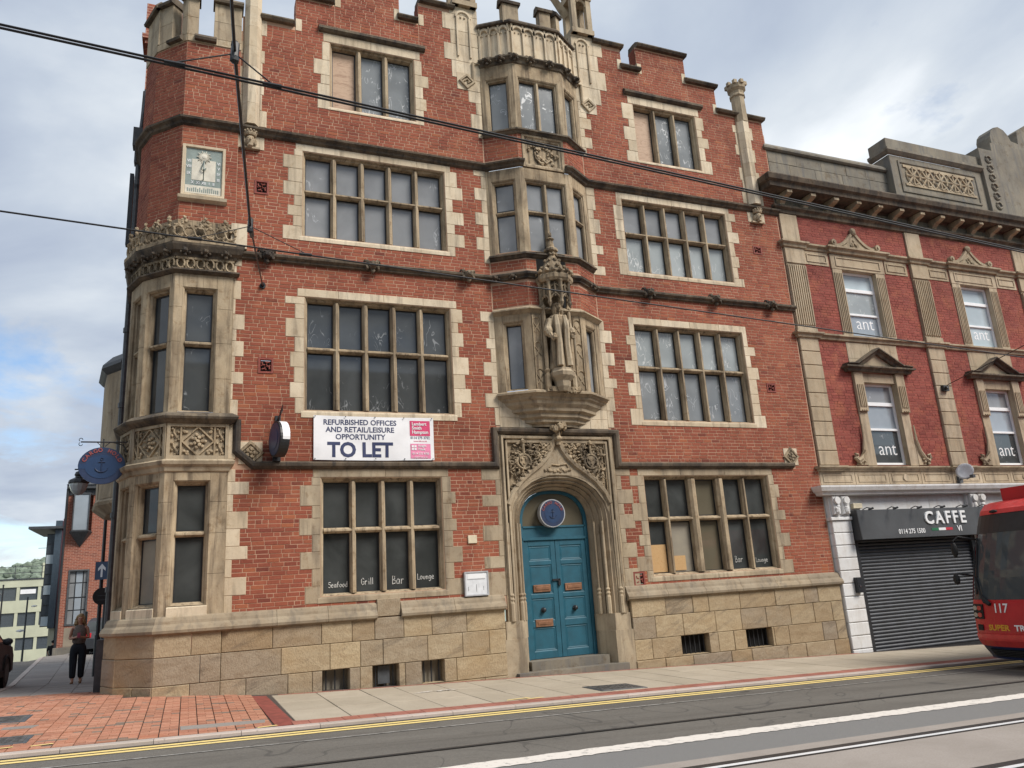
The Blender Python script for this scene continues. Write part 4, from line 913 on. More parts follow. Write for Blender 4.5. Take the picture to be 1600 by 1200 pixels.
for k in range(1, len(og)):
    u1, z1 = og[k]; u0, z0 = og[k - 1]
    za = 2.92 + .98 * max(0, 1 - (u0 / 1.17) ** 2) ** .5; zb = 2.92 + .98 * max(0, 1 - (u1 / 1.17) ** 2) ** .5
    for s_ in (-1, 1): b.add([FA.p(DC + s_ * u0, min(za, z0), -.005), FA.p(DC + s_ * u1, min(zb, z1), -.005), FA.p(DC + s_ * u1, z1, -.005), FA.p(DC + s_ * u0, z0, -.005)], [(0, 1, 2, 3)])
b.build('ogee_hood', 'stone_weathered', B)
def og_z(u):
    u = abs(u)
    for (a, za), (c, zc_) in zip(og, og[1:]):
        if c <= u <= a: return za + (zc_ - za) * (a - u) / (a - c)
    return 3.3
for sg in (-1, 1):
  b = MB()
  for k in range(270):
    u = R.uniform(.02, 1.13) * sg; zl = og_z(u) + .07
    if zl > 4.56: continue
    z = R.uniform(zl, 4.58); s_ = R.uniform(.018, .045)
    rt_ = Matrix.Rotation(R.uniform(0, 6.3), 3, 'Y')
    b.blob(FA.p(DC + u, z, R.uniform(-.045, .01)), (s_ * 1.5, s_ * .9, s_ * .6), 1, .25, rt_)
  for s_ in (sg,):
    for cu, cz, rr in ((.80, 4.18, .16),):
        b.tube([FA.p(DC + s_ * cu + rr * cos(2 * pi * i / 14), cz + rr * sin(2 * pi * i / 14), -.05) for i in range(15)], .025, 5)
        b.add([FA.p(DC + s_ * cu + du, cz + dz, -.06) for du, dz in ((-.1, .12), (.1, .12), (.1, -.02), (0, -.14), (-.1, -.02))], [(0, 1, 2, 3, 4)])
        for du, dz in ((-.05, .05), (.05, .05), (0, -.05)): b.blob(FA.p(DC + s_ * cu + du, cz + dz, -.06), .03, 1, .2)
    for k in range(9):
        uu = .2 + .1 * k; b.blob(FA.p(DC + s_ * uu, og_z(uu) + .06, -.05), (.045, .04, .05), 1, .3)
    b.blob(FA.p(DC + s_ * .80, 4.60, -.05), (.06, .06, .07), 1, .3); b.tube([FA.p(DC + s_ * .80, 4.58, -.05), FA.p(DC + s_ * .80, 4.35, -.06)], .025, 5)
  b.build('spandrel_carving', 'stone_carved', B)
b = MB(); b.tube([FA.p(DC + .03, 4.55, -.05), FA.p(DC + .03, 4.9, -.10), FA.p(DC + .02, 5.25, -.10)], [.06, .045, .035], 6)
for k in range(8): a = 2 * pi * k / 8; b.blob(FA.p(DC + .03 + .14 * cos(a), 4.92 + .05 * sin(a * 2), -.12 - .10 * sin(a)), (.075, .06, .09), 1, .25)
for k in range(5): a = 2 * pi * k / 5; b.blob(FA.p(DC + .02 + .045 * cos(a), 5.22, -.10 - .04 * sin(a)), (.03, .03, .06), 1, .2)
b.lathe((DC + .03, -.09, 0), [(.05, 4.62), (.09, 4.66), (.09, 4.69), (.04, 4.74)], 8); b.build('finial', 'stone_carved', B)
b = MB()
for k in range(14): b.blob(FA.p(DC + .32 * (R.random() - .5) * 2, 3.97 + .05 * R.random(), -.01), (.05, .03, .04), 1, .2)
b.tube([FA.p(DC - .2, 4.06, -.01), FA.p(DC - .15, 4.12, -.015), FA.p(DC, 4.10, -.015), FA.p(DC + .2, 4.13, -.01), FA.p(DC + .25, 4.06, -.01)], .022, 5); b.build('scroll_carving', 'stone_carved', B)
for s_ in (-1, 1):                                      # jamb bases and shafts
    b = MB(); sec = [(DC + s_ * 1.46, -.07), (DC + s_ * 1.02, -.07), (DC + s_ * .82, .30), (DC + s_ * .82, .5), (DC + s_ * 1.46, .5)]
    b.vprism(FA, sec, -.25, .62); b.build('jamb_base', 'stone_weathered', B)
    b = MB(); sec = [(DC + s_ * 1.42, -.04), (DC + s_ * 1.05, -.04), (DC + s_ * .80, .32), (DC + s_ * .80, .5), (DC + s_ * 1.42, .5)]; b.vprism(FA, sec, .62, .96); b.build('jamb_base', 'stone_weathered', B)
    b = MB()
    for uu, d in ((1.25, -.03), (1.0, .08), (.88, .24)):
        c = FA.p(DC + s_ * uu, 0, d); b.lathe((c[0], c[1], 0), [(.055, .96), (.055, 1.30), (.04, 1.34), (.055, 1.38), (.035, 1.42), (.055, 1.46), (.03, 1.5), (.028, 2.9)], 8)
    b.build('jamb_shaft', 'stone_weathered', B)
fpart('jamb_stone', B, 'stone_weathered', FA, 5.45, 5.928, snap(1.50), snap(1.97), -.005, .1, .005); FA.ex.append((5.45, 5.95, snap(1.5), snap(1.97)))
quoins(FA, 5.93, -1, 1.98, 4.02, .10, .42, 'stone_weathered'); quoins(FA, 8.68, 1, 1.50, 4.02, .14, .38, 'stone_weathered')
b = MB(); b.box(6.02, 8.47, -.22, .5, -.4, -.02); b.build('doorstep', 'stone_grey', B)
b = MB(); b.box(6.40, 8.16, .04, .6, -.02, .15); b.build('doorstep', 'stone_grey', B)
# door leaves
b = MB(); loft(b, [(arch(.80, 2.92, .69, zb=.15), .40), (arch(.80, 2.92, .69, zb=.15), .42), (arch(.735, 2.92, .63, zb=.15), .42), (arch(.735, 2.92, .63, zb=.15), .48)])
b.fbox(FA, DC - .75, DC + .75, 2.56, 2.62, .41, .5); b.fbox(FA, DC - .75, DC + .75, 2.62, 2.82, .44, .5); b.fbox(FA, DC - .75, DC + .75, 2.82, 2.86, .42, .5)
df = b.build('door_frame', 'door_teal', B)
b = MB(); pts = [(DC - .74, 2.84)] + arch(.74, 2.92, .63)[1:-1] + [(DC + .74, 2.84)]; b.ext(FA, pts, .47, .48); b.build('fanlight', 'glass_tan', df)
for s_ in (-1, 1):
    u0, u1 = (DC - .735, DC - .004) if s_ < 0 else (DC + .004, DC + .735)
    b = MB(); b.fbox(FA, u0, u1, .16, 2.56, .46, .5)
    st = .105; rows = [(.30, .78), (.90, 1.36), (1.44, 2.04), (2.12, 2.44)]
    for (a, c, d, e) in [(u0, u0 + st, .16, 2.56), (u1 - st, u1, .16, 2.56)] + [(u0 + st, u1 - st, p, q) for p, q in ((.16, .30), (.78, .90), (1.36, 1.44), (2.04, 2.12), (2.44, 2.56))]: b.fbox(FA, a, c, d, e, .440, .47, .004)
    dr = b.build('door', 'door_teal', B)
    for p, q in rows: 
        b = MB(); b.ring(FA, u0 + st, u1 - st, p, q, [(0, .442), (.02, .455), (.03, .45), (.05, .458), (.05, .47)]); b.fbox(FA, u0 + st + .05, u1 - st - .05, p + .05, q - .05, .456, .47); b.build('door_panel', 'door_teal', dr)
    um = (u0 + u1) / 2
    for z in ((1.56, .86) if s_ < 0 else (1.56,)):
        b = MB(); b.fbox(FA, um - .2, um + .2, z - .075, z + .075, .425, .45, .006); b.fbox(FA, um - .15, um + .15, z - .03, z + .03, .415, .43, .004); b.build('letter_box', 'brass', dr)
    b = MB(); c = FA.p(um, 1.12, .45); b.disc(c, .055, (0, -1, 0), .012, 16); b.disc((c[0], c[1] - .012, c[2]), .02, (0, -1, 0), .03, 12); b.blob((c[0], c[1] - .06, c[2]), (.045, .03, .045), 2); b.build('door_knob', 'iron', dr)
b = MB(); b.fbox(FA, DC - .12, DC + .06, 1.70, 1.74, .41, .44); b.fbox(FA, DC + .01, DC + .06, 1.60, 1.70, .40, .44); b.tube([FA.p(DC + .02, 1.70, .40), FA.p(DC + .035, 1.74, .40), FA.p(DC + .05, 1.70, .40)], .008, 5); b.build('padlock', 'iron', df)
FA.holes.append((6.0, 8.56, -.4, 4.78))

# --- turret
TH = [F.L for F in TF]
def tface_open(F): return {TF[2]: (.15, .76), TF[1]: (.13, .70), TF[0]: (.11, .62)}[F]
for F in TF:
    L = F.L; a, c = tface_open(F)
    for (z0, z1, zt, tr, mat, pm) in ((1.66, 3.82, 3.99, 2.88, 'stone_frame', None), (5.08, 7.52, 7.80, 6.42, 'stone_frame', None)):
        base = 1.47 if z0 < 2 else 5.03
        def pm(r, k, F=F, z0=z0): return ('grey_board' if F is TF[1] and r == 0 else 'glass_dark') if z0 < 2 else ('glass_dusk' if F is TF[2] or r else 'glass_dark')
        window(F, a, c, z0, z1, [], tr, pm, dp=.17)
        zz = [base, (base + tr) / 2, tr, (tr + zt) / 2, zt]
        for u0, u1 in ((0, a), (c, L)):
            for p, q in zip(zz, zz[1:]): fpart('pier_stone', B, mat, F, u0 + (.002 if u0 else 0), u1 - (.002 if u1 < L else 0), p + .002, q - .002, 0, .12, .003)
        fpart('lintel_stone', B, mat, F, a, c, z1, zt, 0.0, .12, .003)
        b = MB(); b.hprism(F, [(base, -.02), (z0 - .03, -.02), (z0 + .002, .03), (base, .1)], a - .02, c + .02); b.build('sill', 'stone', B)
    F.ex += [(-1, 3, 0, 8.86), (-1, 3, 10.98, 11.18), (-1, 3, 12.96, 15)]
    # carved panel between the ground and first floors
    b = MB(); b.fbox(F, 0, L, 4.20, 4.86, .03, .12); b.fbox(F, 0, .06, 4.20, 4.86, -.03, .03); b.fbox(F, L - .06, L, 4.20, 4.86, -.03, .03); b.fbox(F, .06, L - .06, 4.20, 4.27, -.025, .03); b.fbox(F, .06, L - .06, 4.80, 4.86, -.025, .03); b.build('carved_panel', 'stone_weathered', B)
    m_ = L / 2; zc_ = 4.535; hw = min(.27, L * .31)
    b = MB(); b.face_sweep(F, [(m_ - hw, zc_), (m_, zc_ + .265), (m_ + hw, zc_), (m_, zc_ - .265)], [(-.02, -.03), (-.012, .01), (.012, .01), (.02, -.03)], closed=True)
    for u0, u1 in ((m_ - hw - .03, m_ - hw), (m_ + hw, m_ + hw + .03)): b.fbox(F, u0, u1, 4.27, 4.80, -.015, .03)
    for rr, k, s_ in ((.12, 7, .035), (.07, 5, .04), (0, 1, .04)):
        for i in range(k): t_ = 2 * pi * i / k; b.blob(F.p(m_ + rr * cos(t_), zc_ + rr * sin(t_), .0), (s_, s_ * .8, s_), 1, .2)
    for sx_ in (-1, 1):
        for sz_ in (-1, 1):
            for i in range(5): b.blob(F.p(m_ + sx_ * hw * R.uniform(.6, .95), zc_ + sz_ * .265 * R.uniform(.6, .95), .01), (.03, .025, .03), 1, .3)
        ue = m_ + sx_ * (hw + .03 + (m_ - .06 - hw - .03) / 2)
        b.tube([F.p(ue + .03 * sin(i * 1.3), 4.29 + i * .05, .0) for i in range(11)], .018, 5)
        for i in range(8): b.blob(F.p(ue + .05 * cos(i * pi), 4.31 + i * .065, .01), (.025, .02, .03), 1, .3)
    b.build('rosette', 'stone_carved', B)
    # quatrefoil frieze and pierced balcony above the first floor
    b = MB(); b.fbox(F, 0, L, 7.86, 8.12, .04, .12); n = max(4, round(L / .17)); w = L / n
    for i in range(n):
        u = (i + .5) * w; b.tube([F.p(u + w * .40 * cos(2 * pi * k / 12), 7.99 + .105 * sin(2 * pi * k / 12), -.02) for k in range(13)], .020, 5, False)
        for t_ in (pi / 4, 3 * pi / 4, 5 * pi / 4, 7 * pi / 4): b.blob(F.p(u + .055 * cos(t_), 7.99 + .075 * sin(t_), .0), .016, 1)
    b.fbox(F, 0, L, 8.08, 8.13, -.03, .04); b.fbox(F, 0, L, 8.13, 8.90, .0, .1); b.build('frieze', 'stone_carved', B)
    for i in range(3): grotesque(F, L * (.15 + .35 * i), 8.23, .75, 'leaf_boss')
O = [(a - x * .16, c - y * .16) for (a, c), (x, y) in zip(TP[1:5], mitre(TP[1:5]))]
OB = [Face(p, q) for p, q in zip(O, O[1:])]
for F in OB:
    b = MB(); L = F.L; b.fbox(F, -.02, L + .02, 8.36, 8.44, -.02, .10); n = max(4, round(L / .20)); w = L / n
    for i in range(n):
        u = (i + .5) * w
        b.tube([F.p(u + w * .5 * cos(t_), 8.60 + .11 * sin(t_), .03) for t_ in [2 * pi * k / 12 for k in range(13)]], .024, 5, False)
        b.tube([F.p(u - w * .5, 8.44, .03), F.p(u, 8.52, .03), F.p(u + w * .5, 8.44, .03)], .022, 5)
        for k in range(7): b.blob(F.p(u + R.uniform(-.5, .5) * w, 8.70 + R.uniform(-.03, .05), .03), (.032, .028, .032), 1, .3)
    for i in range(max(2, round(L / .36))):
        u = (i + .5) * L / max(2, round(L / .36))
        for k in range(16): h = R.random(); b.blob(F.p(u + (1 - h) * R.uniform(-.14, .14), 8.72 + .2 * h, .03 + R.uniform(-.02, .02)), (.03, .03, .035), 1, .3)
    b.build('pierced_parapet', 'stone_carved', B)
def tband(name, prof, mat): return band(name, TP, prof, mat)
tband('ledge', [(0, 3.97), (.03, 3.99), (.05, 4.06), (.10, 4.10), (.12, 4.16), (.08, 4.19), (0, 4.21)], 'stone_weathered')
tband('ledge', [(0, 4.85), (.05, 4.86), (.14, 4.93), (.16, 4.97), (.14, 5.0), (.05, 5.06), (0, 5.07)], 'stone_sooty')
tband('ledge', [(0, 7.78), (.04, 7.79), (.10, 7.83), (.10, 7.86), (.02, 7.88)], 'stone_sooty')
tband('cornice', [(0, 8.10), (.04, 8.13), (.05, 8.18), (.12, 8.22), (.17, 8.32), (.18, 8.38), (.02, 8.40)], 'stone_sooty')
fpart('balcony_return', B, 'stone', FA, .50, .80, 8.38, 8.9, -.15, .1); FA.ex.append((.5, .8, 8.2, 8.9))
quoins(FA, .58, 1, 1.47, 4.05, .12, .36, 'stone'); quoins(FA, .58, 1, 5.0, 8.2, .06, .22, 'stone')
fpart('pier_stone', B, 'stone', FA, .50, .70, 4.22, 4.98, -.02, .1)
# sundial face moulding is a thing of its own (below); turret parapet
def stonebox(name, F, u0, u1, z0, z1, mat='stone_weathered', d0=-.02, d1=.22): fpart(name, B, mat, F, u0, u1, z0, z1, d0, d1, .006)
def tcope(F, u0, u1, z, mat='stone_sooty'):
    b = MB(); b.hprism(F, [(z, -.10), (z + .05, -.12), (z + .17, -.02), (z + .17, .20), (z, .26)], u0, u1); b.build('coping', mat, B)
for F, parts, slots in ((TF[2], ((0, .20), (.50, 1.05)), ((.20, .50),)), (TF[1], ((0, .40), (.66, .83)), ((.40, .66),)), (TF[0], ((0, .72),), ())):
    stonebox('parapet_stone', F, 0, F.L, 12.96, 13.12)
    for a, c in parts:
        stonebox('merlon', F, a, c, 13.12, 13.55); stonebox('merlon', F, a + .002, c - .002, 13.55, 14.0); tcope(F, a - .03, c + .03, 14.0)
    for a, c in slots: tcope(F, a - .06, c + .06, 12.99)
# octagonal shafts with king heads, left and right
def shaft(u, w, z0, z1, cap):
    h = w / 2; b = MB(); zs = [z0]
    while zs[-1] < z1 - .3: zs.append(min(z1, zs[-1] + R.uniform(.4, .55)))
    zs[-1] = z1 - .79 if cap else z1
    zs = [z for i, z in enumerate(zs) if z < zs[-1] or i == len(zs) - 1]
    for p, q in zip(zs, zs[1:]):
        b = MB(); b.vprism(FA, [(u - h, .05), (u - h, -.05), (u - h * .45, -.17), (u + h * .45, -.17), (u + h, -.05), (u + h, .05)], p + .002, q - .002); b.build('shaft_stone', 'stone', B)
    if cap:
        b = MB(); c = (u, -.0, 0); b.lathe(c, [(h, z1 - .8), (h * .95, z1), (h * 1.12, z1 + .02), (h * 1.12, z1 + .06), (h * .98, z1 + .10), (h * 1.0, z1 + .18), (h * 1.32, z1 + .26), (h * 1.36, z1 + .38), (h * 1.1, z1 + .39), (h * 1.1, z1 + .3), (0, z1 + .3)], 8, pi / 8)
        for k in range(8): a = 2 * pi * k / 8; b.box(u + h * 1.2 * cos(a) - .05, u + h * 1.2 * cos(a) + .05, h * 1.2 * sin(a) - .05, h * 1.2 * sin(a) + .05, z1 + .36, z1 + .47)
        b.build('shaft_cap', 'stone_weathered', B)
    fpart('corbel_block', B, 'stone', FA, u - .28, u + .28, snap(10.66), 10.98, -.01, .1, .004); FA.ex.append((u - .28, u + .28, snap(10.66), 11.0))
    b = MB(); o = lambda du, dz, d: FA.p(u + du, 10.83 + dz, -.06 - d)
    b.blob(o(0, -.01, .02), (.095, .10, .135), 2); b.blob(o(0, -.02, .125), (.018, .03, .035), 1); b.blob(o(0, -.12, .07), (.06, .06, .06), 1, .25)
    for s_ in (-1, 1): b.blob(o(.04 * s_, .02, .10), (.022, .015, .014), 1); b.blob(o(.10 * s_, -.02, .0), (.035, .05, .10), 1, .15)
    b.lathe((u, -.07, 10.93), [(.11, 0), (.125, .03), (.13, .08), (.10, .09)], 10)
    for k in range(7): a = pi + pi * k / 6; b.blob((u + .125 * cos(a), -.07 + .125 * sin(a), 11.02), (.025, .025, .03), 1)
    b.fbox(FA, u - .2, u + .2, 10.66, 10.70, -.08, 0); b.build('king_head', 'stone_weathered', B)
    quoins(FA, u - h, -1, 11.2, z1 - .9 if cap else 13.6, .03, .13, 'stone', hs=(4, 5)); quoins(FA, u + h, 1, 11.2, z1 - .9 if cap else 13.9, .03, .13, 'stone', hs=(4, 5))
    FA.ex.append((u - h, u + h, 11.18, z1))
shaft(.81, .34, 11.19, 15.3, False); shaft(13.78, .40, 11.19, 14.52, True)
# stepped parapet
steps_ = [(1.02, 1.70, 13.88), (1.70, 2.56, 14.68), (2.56, 4.06, 15.46), (4.06, 4.52, 14.68), (4.52, 5.36, 15.28), (9.28, 10.06, 15.28), (10.06, 10.54, 14.68), (10.54, 12.08, 15.46), (12.08, 13.00, 14.68), (13.00, 14.50, 13.92)]
pb_ = MB(); sidef = []
for i, (a, c, z) in enumerate(steps_):
    b = MB(); b.hprism(FA, [(z, -.09), (z + .05, -.13), (z + .08, -.13), (z + .17, .0), (z + .19, .14), (z + .19, .36), (z, .40)], a + (.03 if i in (1, 2, 4, 7) else -.05), c + (-.03 if i in (1, 3, 0) else .06)); b.build('coping', 'stone_sooty', B)
    fpart('parapet_wall', B, 'brick_single', FA, a + .002, c - .002, 13.70, z, .03, .34)
    nb = [s for s in steps_ if abs(s[1] - a) < .01 or abs(s[0] - c) < .01]
    for s in nb:
        if s[2] > z:
            left = abs(s[1] - a) < .01; u = a if left else c
            FA_u = (u - .13, u) if left else (u, u + .13)
            za = snap(z - .05); fpart('kneeler_stone', B, 'stone', FA, FA_u[0], FA_u[1], za, za + 4 * PITCH, -.008, .12, .004); FA.ex.append((FA_u[0], FA_u[1], za, za + 4 * PITCH))
            if not left: sidef.append((Face((u, .34), (u, 0)), z + .19, s[2]))

# sundry wall fittings
b = MB(); b.box(-1.44, 14.52, 2.9, 12, 12.4, 12.6); b.build('roof', 'lead', B)


# --- plinth of coursed rock-faced stone
PZ = [1.225, .835, .385, -.03, -.75]
def plinth(F, u0, u1, rows, cuts=(), e0=0, e1=0):
    for r, (zt, zb) in enumerate(zip(PZ, PZ[1:])):
        us = [u0]; 
        while us[-1] < u1 - .45: us.append(us[-1] + R.choice((.42, .55, .7, .85, 1.0)))
        us[-1] = u1 if u1 - us[-1] < .3 and len(us) > 1 else us[-1]
        if us[-1] < u1: us.append(u1)
        if r >= 3: zb = min(G(F.p(u0, 0)[0]), G(F.p(u1, 0)[0])) - .12
        for a, c in zip(us, us[1:]):
            for p, q in intervals(a, c, [(x0, x1) for x0, x1, za, zc_ in cuts if za < (zt + zb) / 2 < zc_ or (r == 2)]):
                if q - p < .03: continue
                fpart('plinth_stone', B, 'stone_plinth', F, p + .003 - (e0 if p == u0 else 0), q - .003 + (e1 if q == u1 else 0), zb + .003, zt - .003, -.075 + R.uniform(-.006, .006) - (.02 if r == 3 else 0), .1, .010)
vl = [(2.28, 2.76), (3.18, 3.67), (4.11, 4.55)]; vr = [(9.88, 10.60), (11.60, 12.32)]
cut = [(a, c, 0, .385) for a, c in vl + vr]
plinth(TF[0], 0, TF[0].L, 4, (), .03, .03); plinth(TF[1], 0, TF[1].L, 4, (), .03, .03); plinth(TF[2], 0, TF[2].L - .02, 4, (), .03, 0)
plinth(FA, .56, 5.84, 4, cut); plinth(FA, 8.72, 14.52, 4, cut)
for a, c in vl + vr:
    b = MB(); z0, z1 = (-.02, .385)
    b.ring(FA, a, c, z0, z1, [(0, -.07), (.01, .02), (.01, .16)]); w = b.build('cellar_light', 'stone_plinth', B)
    fpart('cellar_void', w, 'void' if a > 5 else 'grey_board', FA, a, c, z0, z1, .15, .16)
    n = 6 if a > 5 else 3
    for k in range(n): u = a + (c - a) * (k + .5) / n; one('bar', w, 'iron', lambda b: b.fbox(FA, u - .012, u + .012, z0, z1, .06, .085))
fpart('louvre', B, 'iron_grey', FA, 3.30, 3.52, .05, .36, .05, .1)
MP = [(0, 1.19), (.09, 1.20), (.145, 1.225), (.155, 1.27), (.125, 1.33), (.085, 1.37), (.075, 1.42), (.05, 1.47), (0, 1.50)]
MP = [(o + .0, z) for o, z in MP]
band('plinth_moulding', TP, MP, 'stone_moulding')
for u0, u1 in ((.58, 3.28), (3.74, 5.86), (8.64, 14.60)):
    n = max(1, round((u1 - u0) / .95)); 
    for i in range(n):
        a, c = u0 + (u1 - u0) * i / n, u0 + (u1 - u0) * (i + 1) / n
        b = MB(); b.plan([(a + .003, 0), (c - .003, 0)], MP); b.build('plinth_moulding', 'stone_moulding', B)
fpart('patch_stone', B, 'stone_plinth', FA, 3.285, 3.735, 1.24, 1.56, -.06, .1, .01)
FA.ex += [(-1, 16, -1, 1.50)]

# --- brickwork
FA.ex.append((-.1, .57, 0, 12.96)); FA.ex.append((-.1, .64, 12.9, 16))
bk = []
lay(FA, .58, 14.50, 1.47, 13.5, bk)
for a, c, z in steps_: lay(FA, a, c, snap(13.5), z - .02, bk)
lay(FA, .6, 1.02, snap(13.5), 13.9, bk)
for F in TF: lay(F, 0.0, F.L, 8.86, 12.96, bk)
for F in BF:
    for z0, z1 in ((7.56, 8.20), (8.40, 8.70), (11.18, 11.86)): 
        F.ex = [e for e in F.ex if e[3] - e[2] < 20]; lay(F, 0, F.L, z0, z1, bk)
for F, z0, z1 in sidef: lay(F, 0, F.L, z0, z1, bk)
mb = MB(); backing(FA, .56, 14.52, 1.2, 13.5, mb)
for F in TF: backing(F, 0, F.L, 8.9, 12.98, mb)
for a, c, z in steps_: backing(FA, a, c, 13.5, z, mb)
backing(FA, .6, 1.02, 13.5, 13.88, mb)
for F in BF:
    for u0, u1, v0, v1 in (((0, .24, 0, .10), (.98, F.L, 1.17, F.L)) if F is BF[1] else ((0, F.L, 0, F.L),)): backing(F, u0, u1, 7.4, 8.9, mb); backing(F, v0, v1, 11.0, 12.0, mb)
    if F is BF[1]: backing(F, .10, 1.17, 11.86, 12.0, mb)
mb.build('wall', 'mortar', B)
course_bricks(bk, B, 'brick_batch', 'brick_single', 290, lambda t: (t[0].p(t[1], t[3])[0]) ** 2 + (t[0].p(t[1], t[3])[1] + 15) ** 2 + (t[3] - 1.6) ** 2)
# side wall along the side street, with an oriel, cornice and chimney
SW = Face((-2.4, 14), T4)
b = MB(); b.fbox(SW, 0, SW.L, -.6, 13.2, 0, .3); b.build('side_wall', 'far_brick', B)
b = MB(); F_ = Face(T4, T3); b.fbox(F_, 0, F_.L, -.6, 12.95, .004, .3); b.build('return_wall', 'far_brick', B)
b = MB(); b.fbox(SW, 0, SW.L, 13.2, 13.5, -.15, .3); b.fbox(SW, 0, SW.L, 12.9, 13.2, -.06, .3); b.build('side_cornice', 'stone_sooty', B)
SO = [(-1.98, 8.2), (-2.30, 7.6), (-2.12, 6.3), (-1.65, 5.6)]
band('side_oriel', SO, [(0, 4.2), (0, 7.5)], 'stone_weathered', True); band('side_oriel_roof', SO, [(-.5, 8.1), (-.1, 7.95), (.12, 7.7), (.14, 7.6), (.05, 7.5), (0, 7.46)], 'lead', True)
band('side_oriel_base', SO, [(-.45, 3.9), (-.2, 3.95), (.05, 4.15), (.08, 4.22), (0, 4.3)], 'stone_weathered', True)
for p, q in zip(SO, SO[1:]):
    F = Face(p, q); w = window(F, .1, F.L - .1, 5.0, 7.3, [], 6.3, 'glass_dusk', dp=.03, deep=.12)
    for zz in (4.6,): fpart('carved_panel', B, 'stone_weathered', F, .1, F.L - .1, 4.3, 4.9, -.02, .02)
b = MB(); b.box(-1.40, -.75, 2.4, 3.1, 12.5, 14.5); b.box(-1.46, -.69, 2.34, 3.16, 14.5, 14.6); b.box(-1.52, -.63, 2.28, 3.22, 14.6, 14.72); b.box(-1.46, -.69, 2.34, 3.16, 14.72, 15.6); b.build('chimney', 'far_brick', B)
b = MB(); PX, PY = -1.385, 2.0
b.tube([(PX, PY, .1), (PX, PY, 10.6)], .06, 8)
for z in (.55, 2.0, 3.4, 5.6, 7.2, 8.8): b.tube([(PX, PY, z), (PX, PY, z + .10)], .08, 8)
b.box(PX - .14, PX + .12, PY - .13, PY + .13, 11.5, 11.95); b.box(PX - .09, PX + .09, PY - .1, PY + .1, 11.1, 11.5); b.tube([(PX, PY, 10.5), (PX, PY, 11.2)], .06, 8); b.tube([(PX, PY, 11.9), (PX + .06, PY, 13.0)], .05, 6); b.build('drainpipe', 'iron_grey', B)
one('drain_box', B, 'iron_grey', lambda b: b.box(PX - .14, PX + .03, PY - .25, PY + .12, .1, 1.15))
one('cable_duct', B, 'iron', lambda b: b.box(PX - .16, PX - .08, PY + .05, PY + .2, 9.2, 10.9))
# brick pilaster piece at the party wall
one('party_wall', B, 'brick_single', lambda b: b.box(14.2, 14.515, .34, 8, 11.0, 13.9))
# ------------------------------------------------------------------ neighbouring building with the shop
N = thing('shop_building', (20, 4, G(20)), 'three storey red brick and stone shop building with heavy bracketed cornice, right of the battlements', 'building')
FN = Face((14.53, 0.02), (40, 0.02)); OX = 14.53
def U(x): return x - OX
def nbox(name, x0, x1, z0, z1, d0, mat='stone_neighbour', d1=.1, bev=.006): 
    FN.ex.append((U(x0), U(x1), z0, z1)); return fpart(name, N, mat, FN, U(x0), U(x1), z0, z1, d0, d1, bev)
def nmould(name, prof, x0=14.53, x1=40, mat='stone_weathered', returns=True):
    b = MB(); b.plan(([(x0, .3)] if returns else []) + [(x0, .02), (x1, .02)], prof); return b.build(name, mat, N)
XE = 34.0
bays = [16.52 + 4.66 * i for i in range(4)]; pils = [14.56 + 4.66 * i for i in range(5)]
for i, px in enumerate(pils):
    pw = .64
    z = 4.10
    for k in range(9): nbox('rusticated_block', px, px + pw, z + .006, z + .372, -.07 + R.uniform(-.003, .003), bev=.014); z += .378
    nbox('pilaster_base', px - .02, px + pw + .02, 7.66, 7.80, -.09)
    b = MB(); n = 8; w = (pw - .06) / n
    b.fbox(FN, U(px), U(px + pw), 7.80, 9.62, -.045, .1)
    for k in range(n + 1): b.fbox(FN, U(px) + .03 + k * w - .016, U(px) + .03 + k * w + .016, 7.86, 9.56, -.085, -.04)
    b.build('fluted_pilaster', 'stone_neighbour', N); FN.ex.append((U(px), U(px + pw), 7.66, 9.7))
    nbox('pilaster_cap', px - .01, px + pw + .01, 9.62, 10.06, -.08); nbox('pilaster_block', px + .02, px + pw - .02, 10.26, 11.08, -.05)
M1 = lambda z, h, o: [(0, z), (o * .4, z + h * .1), (o * .5, z + h * .45), (o, z + h * .65), (o, z + h * .9), (0, z + h)]
nmould('entablature', M1(10.06, .20, .13)); nmould('frieze_moulding', M1(11.08, .24, .16), mat='stone_sooty'); nmould('sill_band', M1(7.48, .18, .12)); nmould('sill_band', M1(3.95, .14, .13)); nmould('lower_band', M1(3.56, .05, .05))
FN.ex += [(-1, 40, 10.06, 10.26), (-1, 40, 11.06, 11.34), (-1, 40, 7.48, 7.66), (-1, 40, 3.5, 4.10)]
for i, px in enumerate(pils):
    for z, h, o in ((10.06, .20, .13), (7.48, .18, .12), (3.95, .14, .13)):
        b = MB(); b.plan([(px - .02, .02), (px - .02, -.05), (px + .66, -.05), (px + .66, .02)], M1(z + .002, h, o)); b.build('moulding_break', 'stone_weathered', N)
